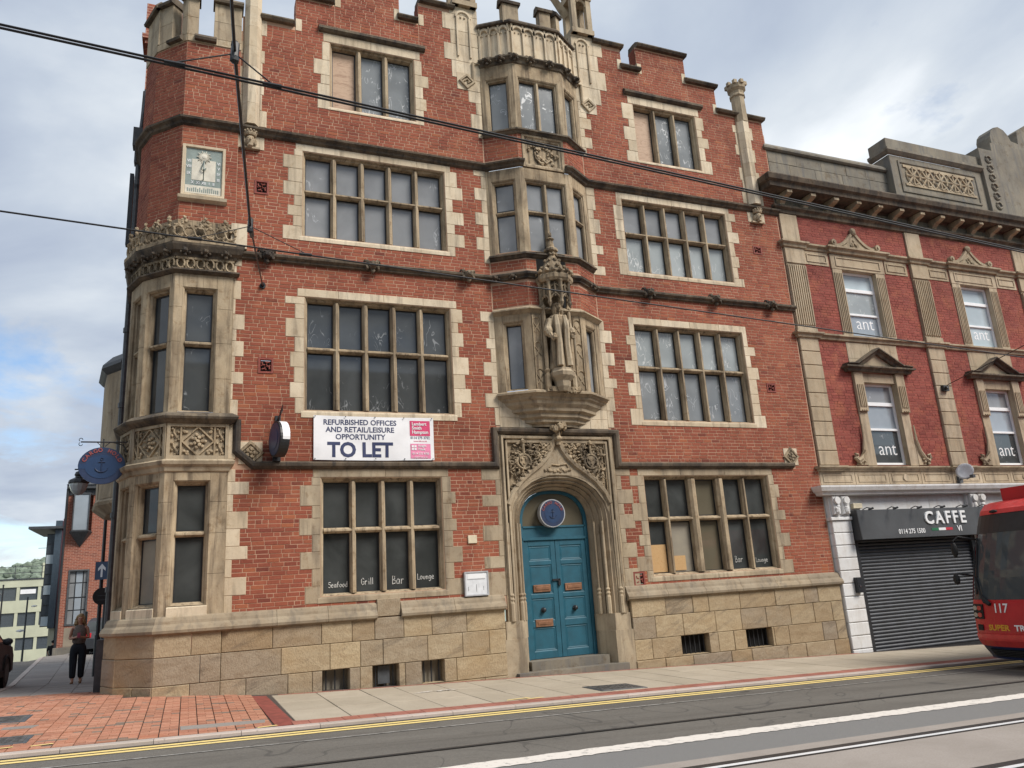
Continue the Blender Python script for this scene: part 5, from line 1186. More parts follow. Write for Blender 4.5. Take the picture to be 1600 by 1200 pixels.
def sash(x0, x1, z0, z1, tr, meet, top, mid, low, lab):
    b = MB(); b.ring(FN, U(x0), U(x1), z0, z1, [(.004, -.01), (.004, .16), (.02, .16)]); w = b.build('window', 'stone_neighbour', N)
    FN.ex.append((U(x0), U(x1), z0, z1)); FN.holes.append((U(x0), U(x1), z0, z1))
    b = MB(); a, c = U(x0) + .0, U(x1) - .0; f = .06
    for p, q, r, s in ((a, a + f, z0, z1), (c - f, c, z0, z1), (a + f, c - f, z0, z0 + .08), (a + f, c - f, z1 - f, z1), (a + f, c - f, tr - .05, tr + .05), (a + f, c - f, meet - .03, meet + .03)): b.fbox(FN, p, q, r, s, .12, .20, .004)
    b.build('frame', 'pvc', w)
    for p, q, m_, d in ((z0 + .08, meet - .03, low, .17), (meet + .03, tr - .05, mid, .165), (tr + .05, z1 - f, top, .165)): fpart('pane', w, m_, FN, a + f, c - f, p, q, d, d + .01)
    text('window_lettering', 'ant', FN, (a + c) / 2 + .08, z0 + .30, .52, 'pvc', w, .168, -.004)
    return w
for i, x in enumerate(bays):
    # upper window
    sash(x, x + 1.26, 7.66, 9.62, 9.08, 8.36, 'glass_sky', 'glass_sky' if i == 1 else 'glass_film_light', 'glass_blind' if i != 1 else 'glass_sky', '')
    for s_, xx in ((-1, x - .34), (1, x + 1.26)):
        b = MB(); b.fbox(FN, U(xx), U(xx + .34), 7.66, 9.62, -.03, .1)
        for k in range(5): b.fbox(FN, U(xx) + .05 + k * .06 - .012, U(xx) + .05 + k * .06 + .012, 7.74, 9.5, -.055, -.03)
        b.build('fluted_jamb', 'stone_neighbour', N); FN.ex.append((U(xx), U(xx + .34), 7.66, 9.62))
    nbox('head_panel', x - .36, x + 1.62, 9.62, 10.06, -.04)
    b = MB(); b.ring(FN, U(x) - .2, U(x) + 1.46, 9.70, 9.98, [(0, -.042), (.0, -.06), (.03, -.06), (.03, -.042)]); b.build('panel_moulding', 'stone_neighbour', N)
    for a, c in ((x - 1.28, x - .42), (x + 1.68, x + 2.56)):
        nbox('side_panel', a, c, 9.66, 10.06, -.02); b = MB(); b.ring(FN, U(a) + .08, U(c) - .08, 9.74, 9.98, [(0, -.022), (.0, -.04), (.03, -.04), (.03, -.022)]); b.build('panel_moulding', 'stone_neighbour', N)
    b = MB(); b.plan([(x - .38, .02), (x - .38, -.04), (x + 1.64, -.04), (x + 1.64, .02)], M1(10.064, .21, .14)); b.build('moulding_break', 'stone_weathered', N)
    xm = U(x) + .63; b = MB()                                    # scrolled cresting
    for s_ in (-1, 1):
        pts = [(xm + s_ * .80, 10.31)] + [(xm + s_ * (.78 - .70 * t_), 10.33 + .40 * t_ ** 2.2) for t_ in [k / 8 for k in range(9)]]
        b.face_sweep(FN, [(u, z) for u, z in (pts if s_ > 0 else pts)], [(-.05, .0), (-.04, .08), (.04, .08), (.05, 0)]); b.disc(FN.p(xm + s_ * .82, 10.40, -.12), .09, (0, 1, 0), .12, 14); b.disc(FN.p(xm + s_ * .82, 10.40, -.15), .04, (0, 1, 0), .05, 10)
    b.ext(FN, [(xm - .75, 10.27), (xm + .75, 10.27), (xm + .3, 10.42), (xm + .08, 10.72), (xm - .08, 10.72), (xm - .3, 10.42)], -.05, .05)
    for k in range(10): b.blob(FN.p(xm + R.uniform(-.15, .15), 10.40 + R.uniform(-.06, .15), -.06), (.04, .03, .05), 1, .3)
    b.blob(FN.p(xm, 10.82, -.06), (.10, .08, .12), 2, .1); b.build('cresting', 'stone_weathered', N); FN.ex.append((xm - .1, xm + .1, 10.3, 10.7))
    # lower window
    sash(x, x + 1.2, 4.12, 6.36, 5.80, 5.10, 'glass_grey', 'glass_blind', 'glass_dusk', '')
    for xx in (x - .30, x + 1.2):
        nbox('jamb', xx, xx + .30, 4.10, 5.55, -.03)
        b = MB(); b.fbox(FN, U(xx), U(xx + .30), 5.55, 6.62, -.08, .1)
        for k in range(4): b.fbox(FN, U(xx) + .06 + k * .06 - .014, U(xx) + .06 + k * .06 + .014, 5.68, 6.28, -.11, -.08)
        for k in range(3): b.blob(FN.p(U(xx) + .08 + k * .07, 5.57, -.09), (.03, .03, .035), 1)
        b.build('console', 'stone_neighbour', N); FN.ex.append((U(xx), U(xx + .3), 5.55, 6.62))
    nbox('head_stone', x, x + 1.2, 6.36, 6.62, -.02)
    b = MB(); b.plan([(x - .48, .02), (x - .48, -.06), (x + 1.68, -.06), (x + 1.68, .02)], M1(6.62, .17, .16)); b.build('pediment_base', 'stone_sooty', N)
    b = MB(); xm = U(x) + .6; b.face_sweep(FN, [(xm - 1.16, 6.76), (xm - .80, 6.78), (xm, 7.22), (xm + .80, 6.78), (xm + 1.16, 6.76)], [(-.07, 0), (-.06, .12), (0, .15), (.05, .24), (.08, .24), (.09, 0)]); b.build('pediment', 'stone_sooty', N)
    b = MB(); b.ext(FN, [(xm - .85, 6.78), (xm + .85, 6.78), (xm, 7.24)], -.06, .1); b.build('tympanum', 'stone_weathered', N)
    for k, (a, c, p, q) in enumerate(((x - .32, x + .5, 7.02, 7.48), (x + .5, x + 1.52, 7.02, 7.48), (x - .32, x + .2, 6.8, 7.02), (x + 1.0, x + 1.52, 6.8, 7.02))): nbox('ashlar_stone', a + .002, c - .002, p + .002, q - .002, -.012 - .002 * k)
    for s_, xx in ((-1, x - .30), (1, x + 1.5)):
        u = U(xx); b = MB(); pts = [FN.p(u + s_ * d, z, -.06) for d, z in ((.03, 5.2), (.04, 4.8), (.10, 4.5), (.24, 4.28), (.36, 4.22), (.44, 4.30), (.42, 4.40), (.34, 4.38), (.34, 4.31))]
        b.tube(pts, [.02, .035, .05, .06, .06, .05, .045, .035, .02], 6); b.ext(FN, [(u, 4.12), (u + s_ * .40, 4.12), (u + s_ * .30, 4.24), (u + s_ * .12, 4.46), (u, 4.8)], -.04, .05)
        for k in range(6): b.blob(FN.p(u + s_ * R.uniform(.1, .4), R.uniform(4.14, 4.3), -.07), (.04, .03, .04), 1, .3)
        b.build('scroll', 'stone_weathered', N)
# spandrel band under the first floor
a = 14.53
while a < XE:
    nbox('spandrel_stone', a + .002, min(a + 1.16, XE) - .002, 3.61, 3.95, -.02)
    b = MB(); b.ring(FN, U(a) + .10, U(a) + 1.06, 3.68, 3.89, [(0, -.022), (0, -.035), (.025, -.035), (.025, -.022)]); b.build('panel_moulding', 'stone_neighbour', N)
    if round((a - 14.53) / 1.165) % 4 == 2: one('roundel', N, 'stone_neighbour', lambda b: b.disc(FN.p(U(a) + .58, 3.785, -.05), .09, (0, 1, 0), .05, 16))
    a += 1.165
# cornice
b = MB(); b.plan([(14.50, .5), (14.50, .02), (XE + 4, .02)], [(0, 11.55), (.05, 11.60), (.50, 11.62), (.52, 11.74), (.60, 11.78), (.64, 11.90), (.62, 11.94), (0, 12.02)]); b.build('cornice', 'stone_sooty', N)
nbox('cornice_wall', 14.53, XE, 11.32, 11.60, .0, 'stone_grey')
x = 14.60; 
while x < XE:
    b = MB(); b.plan([(x, .02), (x, -.42), (x + .17, -.42), (x + .17, .02)], [(0, 11.60), (.0, 11.55), (-.02, 11.50)]); 
    F_ = Face((x + .17, .02), (x + .17, -1)); pr = [(0, 11.60), (.46, 11.60), (.46, 11.52), (.36, 11.47), (.22, 11.44), (.12, 11.36), (.08, 11.26), (0, 11.26)]
    b = MB(); b.add([(x + w_, .02 - o, z) for w_ in (0, .17) for o, z in pr], [tuple(range(8)), tuple(range(15, 7, -1))] + [(i, (i + 1) % 8, (i + 1) % 8 + 8, i + 8) for i in range(8)]); b.build('bracket', 'stone_weathered', N)
    x += .83
z = 12.0
for r in range(3):
    h = .345; x = 14.55
    while x < 19.05:
        L = R.uniform(.7, 1.2); x2 = min(x + L, 19.05); x2 = 19.05 if 19.05 - x2 < .3 else x2
        nbox('parapet_stone', x + .002, x2 - .002, z + .003, z + h - .003, .0 + R.uniform(-.004, .004), 'stone_grey', .35); x = x2
    z += h
b = MB(); b.plan([(14.50, .5), (14.50, .02), (19.1, .02)], [(-.3, 13.04), (.04, 13.04), (.09, 13.08), (.09, 13.14), (.02, 13.24), (-.36, 13.24)]); b.build('parapet_coping', 'stone_grey', N)
nbox('parapet_block', 19.05, 23.05, 12.0, 13.55, -.22, 'stone_grey', .4, .01)
b = MB(); b.plan([(19.03, .45), (19.03, -.2), (23.07, -.2)], [(0, 13.55), (.05, 13.58), (.12, 13.66), (.12, 13.74), (0, 13.76), (0, 14.12), (-.36, 14.12)]); b.build('parapet_block_coping', 'stone_grey', N)
PFc = Face((19.05, -.2), (23.05, -.2))
b = MB(); b.ring(PFc, .30, 3.70, 12.35, 13.40, [(0, .0), (0, -.03), (.06, -.03), (.10, .02), (.16, .02), (.20, .05)]); b.build('panel_frame', 'stone_grey', N)
b = MB(); b.fbox(PFc, .5, 3.5, 12.62, 13.24, .02, .03)
b.build('panel_ground', 'void', N)
b = MB(); n = 5; w = 2.9 / n
for i in range(n):
    u = .55 + (i + .5) * w
    for k in range(4):
        a = pi * k / 4; dx, dz = w * .5 * cos(a), .31 * sin(a)
        if k in (1, 3): dx, dz = w * .42 * (1 if k == 1 else -1), .29
        b.tube([PFc.p(u - dx, 12.93 - dz, -.01), PFc.p(u + dx, 12.93 + dz, -.01)], .035, 5)
    b.tube([PFc.p(u + w * .46 * cos(2 * pi * k / 16), 12.93 + .29 * sin(2 * pi * k / 16), -.01) for k in range(17)], .035, 5, False)
b.fbox(PFc, .48, 3.52, 12.58, 12.66, -.03, .05); b.fbox(PFc, .48, 3.52, 13.20, 13.28, -.03, .05); b.build('pierced_panel', 'stone_weathered', N)
nbox('parapet_pier', 23.05, 23.75, 12.0, 14.42, -.32, 'stone_grey', .4, .01)
b = MB(); F_ = Face((23.05, -.3), (24, -.3))
for k in range(6): b.tube([F_.p(.35 + .12 * cos(t_ * pi / 6), 12.4 + .33 * k + .12 * sin(t_ * pi / 6), -.01) for t_ in range(13)], .04, 5, False)
b.build('chain_carving', 'stone_grey', N)
nbox('parapet_dado', 23.75, 28.0, 12.0, 14.75, -.28, 'stone_grey', .4, .01)
b = MB(); pts = [(0, 14.7), (0, 15.05), (.08, 15.25), (.25, 15.42), (.50, 15.50), (.75, 15.42), (.92, 15.25), (1.0, 15.05), (1.35, 15.0), (1.42, 15.5), (1.9, 15.8), (4.2, 16.2), (4.2, 14.7)]
b.ext(Face((23.95, -.2), (28, -.2)), pts, 0, .5); b.build('parapet_scroll', 'stone_grey', N)
FN.ex += [(-1, 40, 11.3, 20)]
nbk = []; lay(FN, .0, U(XE), 4.10, 11.10, nbk, base=4.10, hdr=.3, gap=.006)
mb = MB(); backing(FN, 0, U(XE), 3.4, 12.0, mb, .006, .03); mb.build('wall', 'red_mortar', N)
course_bricks(nbk, N, 'red_brick_batch', 'red_brick_single', 180, lambda t: (t[1]) ** 2 + (t[3] - 2) ** 2, depth=.012)
# ground floor shop front
for px, hi in ((14.57, 2.72), (19.42, 2.72), (24.2, 2.72)):
    z = G(px) - .1; k = 0
    hs = [.30] + [.302] * 11; z = hi
    while z > G(px) - .05:
        zb = max(z - .302, G(px) - .15); nbox('white_block', px, px + .62, zb + .008, z - .008, -.14 + .0, 'stone_paint', .3, .014); z -= .302
    fpart('pilaster_core', N, 'stone_paint', FN, U(px) + .02, U(px) + .6, G(px) - .2, hi, -.11, .3)
    b = MB(); b.fbox(FN, U(px) - .05, U(px) + .67, 2.72, 2.80, -.18, .3, .01); b.fbox(FN, U(px), U(px) + .62, 2.80, 3.36, -.12, .3)
    for s_ in (.16, .46):
        b.fbox(FN, U(px) + s_ - .11, U(px) + s_ + .11, 2.86, 3.30, -.22, -.1, .02); b.disc(FN.p(U(px) + s_, 3.20, -.28), .09, (0, 1, 0), .1, 12); b.blob(FN.p(U(px) + s_, 2.98, -.22), (.07, .05, .12), 2, .1)
        for k in range(4): b.blob(FN.p(U(px) + s_ + R.uniform(-.06, .06), 3.05 + R.uniform(-.1, .1), -.24), .035, 1, .2)
    b.build('pilaster_console', 'stone_paint', N)
b = MB(); b.plan([(14.55, .3), (14.55, .02), (XE, .02)], [(.1, 3.32), (.24, 3.34), (.26, 3.40), (.32, 3.43), (.36, 3.52), (.36, 3.56), (.05, 3.60), (0, 3.60)]); b.build('shop_cornice', 'stone_paint', N)
for a, c in ((15.2, 18.1), (18.1, 19.44), (20.05, 24.2)): fpart('fascia_board', N, 'stone_paint', FN, U(a) + .004, U(c) - .004, 2.60, 3.34, -.03, .1, .004)
shu = thing('roller_shutter', (17.2, -.02, G(17.2)), 'dark grey roller shutter pulled down below the shop sign', 'roller shutter')
fpart('guide_rail', shu, 'fascia_dark', FN, U(15.17), U(15.30), G(15) - .2, 2.3, -.12, .02); fpart('guide_rail', shu, 'fascia_dark', FN, U(19.28), U(19.42), G(19) - .2, 2.3, -.12, .02); zt = 2.28; k = 0
slat = MB(); slat.hprism(FN, [(-.0425, 0), (-.034, -.014), (-.008, -.030), (.012, -.030), (.034, -.014), (.0415, .0), (.0415, .012), (-.0425, .012)], U(15.30), U(19.28))
slm = slat.mesh('slat'); slm.materials.append(M['shutter'])
z = zt
while z > G(17.2) + .02: place('slat', slm, shu, (0, .02 - .03, z)); z -= .084
one('bottom_rail', shu, 'fascia_dark', lambda b: b.fbox(FN, U(15.30), U(19.28), -.62, -.38, -.02, .03))
b = MB(); b.fbox(FN, U(20.05), U(24.2), -1, 2.4, .1, .12); b.build('shop_window', 'glass_dark', N)
# shop sign
SG = thing('shop_sign', (17.5, -.2, 2.5), 'grey box sign lettered CAFFE above the roller shutter', 'sign')
SF = Face((15.22, -.36), (20.2, -.36)); LSG = 5.0
b = MB(); b.add([SF.p(u, z, d) for u in (0, LSG - .02) for z, d in ((2.22, 0), (2.94, .04), (2.94, .36), (2.22, .36))], [(0, 1, 2, 3), (7, 6, 5, 4), (0, 4, 5, 1), (1, 5, 6, 2), (2, 6, 7, 3), (3, 7, 4, 0)]); b.build('sign_box', 'fascia_grey', SG)
b = MB(); b.add([SF.p(-.004, z, d) for z, d in ((2.215, -.004), (2.945, .036), (2.945, .37), (2.215, .37))] + [SF.p(-.03, z, d) for z, d in ((2.215, -.004), (2.945, .036), (2.945, .37), (2.215, .37))], [(0, 1, 2, 3), (7, 6, 5, 4), (0, 4, 5, 1), (1, 5, 6, 2), (2, 6, 7, 3), (3, 7, 4, 0)]); b.build('sign_end', 'fascia_dark', SG)
text('lettering', 'CAFFE', SF, 2.20, 2.545, .44, 'pvc', SG, .008, .010, 'LEFT', 1.0, .02, space=1.28); text('lettering', '0114 275 1500', SF, 1.22, 2.32, .165, 'pvc', SG, .0, .003, 'LEFT', .92); text('lettering', 'VIA ROMA'[:2], SF, 3.30, 2.33, .2, 'pvc', SG, .0, .004, 'LEFT')
for k, mt in enumerate(('flag_green', 'pvc', 'flag_red')): fpart('flag_stripe', SG, mt, SF, 2.38 + k * .25, 2.63 + k * .25, 2.365, 2.43, .002, .02)
for k in range(6):
    u = .25 + k * .82; b = MB(); b.tube([SF.p(u, 2.95, .1), SF.p(u, 2.99, -.05), SF.p(u - .01, 2.96, -.16)], .012, 5); b.tube([SF.p(u - .05, 2.93, -.13), SF.p(u + .05, 2.96, -.2)], .028, 6); b.build('spot_lamp', 'fascia_dark', SG)
tag(fpart('alarm_box', None, 'cream', FN, U(15.36), U(15.66), 3.00, 3.13, -.12, -.03, .01), 'small beige box on the white shopfront above the left end of the grey sign', 'alarm box')
t = thing('intercom', (14.98, -.16, 1.2), 'black wall unit on the white rusticated pilaster left of the shutter', 'wall unit')
b = MB(); b.fbox(FN, U(14.94), U(15.10), .98, 1.34, -.24, -.14, .01); b.build('case', 'iron', t); one('button', t, 'chrome', lambda b: b.fbox(FN, U(15.0), U(15.04), 1.10, 1.16, -.25, -.24))
# satellite dish
t = thing('satellite_dish', (19.25, -.05, 3.75), 'pale round satellite dish fixed under the first floor windows of the red shop building', 'satellite dish')
b = MB(); b.lathe((0, 0, 0), [(0, 0), (.08, .006), (.16, .024), (.22, .048), (.224, .05), (.16, .029), (.08, .011), (0, .005)], 20)
me = b.mesh('dish', smooth=True); me.materials.append(M['dish']); o = place('dish', me, None, (19.12, -.46, 3.86), (radians(74), 0, radians(-66))); attach(o, t)
b = MB(); b.tube([(19.15, -.40, 3.84), (19.35, -.2, 3.72), (19.4, .0, 3.72)], .025, 6); b.tube([(19.12, -.46, 3.66), (18.98, -.75, 3.70)], .012, 5); b.box(18.93, 19.02, -.8, -.7, 3.66, 3.74); b.box(19.33, 19.47, -.08, .02, 3.62, 3.82); b.build('bracket', 'iron_grey', t)

# ------------------------------------------------------------------ signs and fittings on the corner building
bn = thing('banner', (3.32, -.03, 4.2), 'white vinyl TO LET banner below the first floor window', 'banner')
def BS(u, v): return -.03 - .007 * sin(9 * u + 4 * v) - .005 * sin(17 * u - 6 * v + 1)
def onsheet(o):
    for w_ in o.data.vertices: w_.co.y += BS((w_.co.x - 2.115) / 2.4, (w_.co.z - 4.205) / .875) + .046
b = MB(); nx, nz = 60, 24; q = []
for j in range(nz + 1):
    for i in range(nx + 1):
        u, v = i / nx, j / nz; ed = min(u, 1 - u) * 3; 
        q.append(FA.p(2.115 + 2.40 * u, 4.205 + .875 * v - .012 * sin(pi * u), BS(u, v)))
b.add(q, [(j * (nx + 1) + i, j * (nx + 1) + i + 1, (j + 1) * (nx + 1) + i + 1, (j + 1) * (nx + 1) + i) for j in range(nz) for i in range(nx)]); b.build('sheet', 'vinyl_white', bn, smooth=True)
dpt = -.048
for s, u, z, sz_, bo in (('REFURBISHED OFFICES', 3.02, 4.90, .148, .003), ('AND RETAIL/LEISURE', 3.02, 4.755, .148, .003), ('OPPORTUNITY', 3.02, 4.61, .148, .003), ('TO LET', 3.02, 4.27, .40, .014)): text('lettering', s, FA, u, z, sz_, 'print_navy', bn, dpt, bo, sx=.97)
for s, z0, z1, mt in ((0, 4.70, 5.01, 'print_magenta'), (1, 4.235, 4.535, 'print_pink')): one('logo_panel', bn, mt, lambda b: b.add([FA.p(4.02 + .42 * i / 12, z0 + (z1 - z0) * j / 8, dpt - .003) for j in range(9) for i in range(13)], [(j * 13 + i, j * 13 + i + 1, j * 13 + i + 14, j * 13 + i + 13) for j in range(8) for i in range(12)]))
for s, z in (('Lambert', 4.915), ('Smith', 4.83), ('Hampton', 4.745)): text('lettering', s, FA, 4.06, z, .095, 'vinyl_white', bn, dpt - .009, .002, 'LEFT', .95)
text('lettering', '0114 275 3752', FA, 4.23, 4.635, .072, 'print_navy', bn, dpt, .0015, sx=.92); text('lettering', 'www.lsh.co.uk', FA, 4.23, 4.575, .05, 'print_magenta', bn, dpt, .0, sx=.95)
for s, z in (('Knight', 4.47), ('Frank', 4.40)): text('lettering', s, FA, 4.18, z, .068, 'vinyl_white', bn, dpt - .009, .001, 'LEFT', .95)
for du, dz in ((0, 0), (.055, 0), (0, .055), (.055, .055)): fpart('logo_square', bn, 'vinyl_white', FA, 4.045 + du, 4.088 + du, 4.405 + dz, 4.448 + dz, dpt - .010, dpt - .006)
text('lettering', '0114 272 9750', FA, 4.23, 4.315, .06, 'vinyl_white', bn, dpt - .009, .001, sx=.95); text('lettering', 'knightfrank.co.uk', FA, 4.23, 4.25, .042, 'vinyl_white', bn, dpt - .009, .0, sx=.95)
b = MB()
for k in range(5):
    for z in (4.225, 5.06): b.disc(FA.p(2.14 + k * .585, z, -.055), .012, (0, 1, 0), .01, 8)
b.build('eyelet', 'iron_grey', bn)
def anchor(F, u, z, s, dep, mat, parent):
    b = MB(); P = lambda a, c: F.p(u + a * s, z + c * s, dep)
    b.tube([P(0, -.55), P(0, .45)], .035 * s, 5); b.tube([P(-.25, .28), P(.25, .28)], .03 * s, 5); b.tube([P(.1 * cos(t_), .55 + .1 * sin(t_)) for t_ in [k * pi / 5 for k in range(11)]], .028 * s, 5, False)
    b.tube([P(.48 * sin(t_), -.12 - .43 * cos(t_)) for t_ in [-1.35 + k * .27 for k in range(11)]], .035 * s, 5); b.build('anchor_emblem', mat, parent)
for o in list(bn.children):
    if o.name.split('.')[0] in ('lettering', 'logo_panel', 'logo_square'): onsheet(o)
# oval hanging sign on the left
t = thing('hanging_sign', (-1.54, .9, 4.2), 'oval blue hanging sign with anchor, on an iron bracket left of the corner bay', 'sign', )
HF = Face((-1.95, .75), (-1.10, .75)); hu, hz = .40, 4.22
one('board', t, 'sign_navy', lambda b: b.disc(HF.p(hu, hz, 0), .385, (0, 1, 0), .05, 32, sz=.88)); one('face', t, 'sign_blue', lambda b: b.disc(HF.p(hu, hz - .02, -.006), .27, (0, 1, 0), .01, 28, sz=.80))
one('band', t, 'sign_blue', lambda b: b.fbox(HF, hu - .375, hu + .375, hz - .06, hz + .03, -.003, .01))
arc_text('lettering', 'CARGO HOLD', HF, hu, hz - .03, .285, .095, 'sign_red', t, -.008, 90, 14.5, .003); anchor(HF, hu, hz, .22, -.016, 'sign_navy', t)
b = MB(); b.tube([(-1.92, .78, 4.66), (-1.12, .78, 4.66)], .014, 6); b.tube([(-1.12, .78, 4.40), (-1.22, .78, 4.60), (-1.40, .78, 4.66)], .011, 6); b.tube([(-1.55, .78, 4.56), (-1.55, .78, 4.72)], .012, 6)
for s_ in (-1, 1): b.tube([(-1.55 + s_ * .10, .78, 4.65), (-1.55 + s_ * .03, .78, 4.58)], .008, 5); b.tube([(-1.92 + .03 * cos(a), .78, 4.66 + s_ * .04 + .03 * sin(a) * s_) for a in [k * .6 for k in range(8)]], .007, 5)
b.build('bracket', 'iron', t)
# round hanging sign seen edge-on
t = thing('hanging_sign', (1.42, -.35, 4.3), 'round hanging sign seen almost edge-on beside the white banner', 'sign')
EF = Face((1.42, .0), (1.42, -1))     # faces -x
EF = Face((1.36, -.02), (1.36, -.82)); EF.n = (-1, 0)
AX = Vector((.974, .225, 0)); C0 = Vector((1.36, -.42, 4.52))
one('drum', t, 'fascia_dark', lambda b: b.disc(C0, .335, AX, .17, 36, sz=.98)); one('face', t, 'sign_navy', lambda b: b.disc(C0 - AX * .008, .30, AX, .01, 32)); one('disc_centre', t, 'sign_blue', lambda b: b.disc(C0 - AX * .014, .19, AX, .01, 28))
PE = Vector((AX.y, -AX.x, 0)); b = MB(); b.add([C0 + AX * e_ + PE * (.339 * cos(a)) + Vector((0, 0, .333 * sin(a))) for e_ in (.04, .172) for a in [radians(-10 + k * 10) for k in range(11)]], [(i, i + 1, i + 12, i + 11) for i in range(10)]); b.build('rim_sheet', 'pvc', t)
b = MB(); b.tube([(1.45, .0, 4.98), (1.45, -.8, 4.98)], .016, 6); b.tube([(1.45, -.02, 4.75), (1.45, -.15, 4.93), (1.45, -.4, 4.98)], .012, 6); b.tube([(1.45, -.42, 4.84), (1.45, -.42, 5.02)], .014, 6); b.box(1.40, 1.50, -.03, 0, 4.7, 5.05); b.box(1.36, 1.50, -.14, .0, 4.16, 4.30)
for k in range(3): b.tube([(1.45, -.8 + .2 * k, 4.98), (1.45, -.86 + .2 * k, 5.06)], .008, 5)
b.build('bracket', 'iron', t)
# roundel over the door
t = thing('round_sign', (7.2, .2, 3.1), 'round blue anchor sign with pale ring, hung in the fanlight over the teal door', 'sign')
RF = Face((6.8, .26), (7.6, .26)); one('drum', t, 'sign_ring', lambda b: b.disc(RF.p(.40, 3.11, 0), .30, (0, 1, 0), .14, 36)); one('face', t, 'sign_navy', lambda b: b.disc(RF.p(.40, 3.11, -.006), .278, (0, 1, 0), .01, 32)); one('disc_centre', t, 'sign_blue', lambda b: b.disc(RF.p(.40, 3.09, -.010), .19, (0, 1, 0), .01, 28))
arc_text('lettering', 'CARGO HOLD', RF, .40, 3.11, .205, .075, 'sign_red', t, -.012, 90, 15.5, .002); anchor(RF, .40, 3.09, .16, -.02, 'sign_navy', t)
# menu board, plaque
t = thing('notice_board', (5.28, -.06, 1.5), 'white framed menu case on the wall left of the teal door', 'notice board')
b = MB(); b.ring(FA, 5.03, 5.53, 1.50, 1.97, [(0, .0), (0, -.075), (.025, -.075), (.03, -.06)]); b.build('case', 'sign_ring', t); one('sheet', t, 'paper', lambda b: b.fbox(FA, 5.06, 5.50, 1.53, 1.94, -.062, .0)); one('sheet', t, 'pvc', lambda b: b.fbox(FA, 5.09, 5.47, 1.83, 1.92, -.066, -.06))
b = MB()
for u, z, h in ((5.10, 1.60, .08), (5.27, 1.58, .14), (5.42, 1.60, .08)): b.fbox(FA, u, u + .006, z, z + h, -.065, -.06)
b.fbox(FA, 5.08, 5.46, 1.815, 1.819, -.065, -.06); b.build('print', 'iron_grey', t)
tag(fpart('wall_plaque', None, 'cream', FA, 5.155, 5.345, 2.52, 2.68, -.03, .0, .006), 'small cream square plaque on brickwork between ground floor window and door', 'plaque')
# sundial
t = thing('sundial', (-.07, -.06, 9.35), 'square painted wall sundial in a stone frame on the corner turret', 'sundial')
F = TF[2]
b = MB(); b.ring(F, .02, .82, 9.42, 10.54, [(0, .0), (0, -.05), (.05, -.05), (.065, -.02), (.065, .0)]); b.hprism(F, [(9.30, 0), (9.34, -.09), (9.40, -.11), (9.43, -.04), (9.43, 0)], -.03, .87); b.build('frame', 'stone', t)
fpart('dial_plate', t, 'verdigris', F, .085, .755, 9.485, 10.475, -.015, .02); fpart('dial_square', t, 'sundial_face', F, .20, .64, 9.78, 10.24, -.019, 0); 
b = MB(); b.fbox(F, .09, .75, 9.49, 9.66, -.019, 0); b.build('motto_panel', 'sundial_face', t); b = MB()
for k in range(16): u = .13 + .037 * k; b.fbox(F, u, u + .022, 9.52, 9.63 - R.uniform(0, .05), -.022, -.01)
b.build('motto', 'verdigris', t)
b = MB(); c = F.p(.42, 10.30, -.03)
for k in range(20): a = 2 * pi * k / 20; b.tube([F.p(.42 + .04 * cos(a), 10.30 + .04 * sin(a), -.03), F.p(.42 + (.14 - .03 * (k % 2)) * cos(a), 10.30 + (.14 - .03 * (k % 2)) * sin(a), -.03)], [.016, .006], 5)
b.blob(c, (.06, .025, .06), 2); b.build('sun_emblem', 'sundial_face', t)
b = MB(); b.tube([F.p(.42, 10.22, -.02), F.p(.42, 9.92, -.22), F.p(.42, 9.80, -.02)], [.012, .016, .012], 6); b.tube([F.p(.42, 10.2, -.03), F.p(.37, 10.02, -.05), F.p(.42, 9.98, -.05), F.p(.46, 10.05, -.04)], .012, 5); b.build('gnomon', 'verdigris', t)
for s, u, z in (('VII', .145, 10.16), ('VIII', .145, 10.04), ('IX', .145, 9.89), ('VI', .695, 10.16), ('V', .695, 10.05), ('IV', .695, 9.93), ('III', .695, 9.80), ('X', .22, 9.695), ('XI', .32, 9.695), ('XII', .43, 9.695), ('I', .53, 9.695), ('II', .61, 9.695)): text('numeral', s, F, u, z, .085, 'pvc', t, -.021, .001, sx=.85)
# statue in the niche: robed figure
px_, py_, pz_ = pc[0], pc[1], 6.09
t = thing('statue', (px_, py_, pz_), 'weathered stone statue of a robed standing figure in the niche over the door', 'statue')
b = MB()
prof = [(.235, 0), (.24, .03), (.225, .25), (.205, .5), (.19, .75), (.20, .95), (.235, 1.10), (.225, 1.17), (.14, 1.24), (.07, 1.27)]
q = []; n = 28
for r, z in prof: q += [(px_ + (r + .022 * sin(k * 2 * pi / n * 7) * (1 - z / 1.4)) * cos(2 * pi * k / n), py_ + (r * .72 + .02 * sin(k * 2 * pi / n * 7 + 1)) * sin(2 * pi * k / n), pz_ + z) for k in range(n)]
b.add(q, [(i * n + k, i * n + (k + 1) % n, (i + 1) * n + (k + 1) % n, (i + 1) * n + k) for i in range(len(prof) - 1) for k in range(n)] + [tuple(range(n - 1, -1, -1)), tuple(range(len(q) - n, len(q)))]); b.build('robe', 'stone_carved', t)
b = MB()
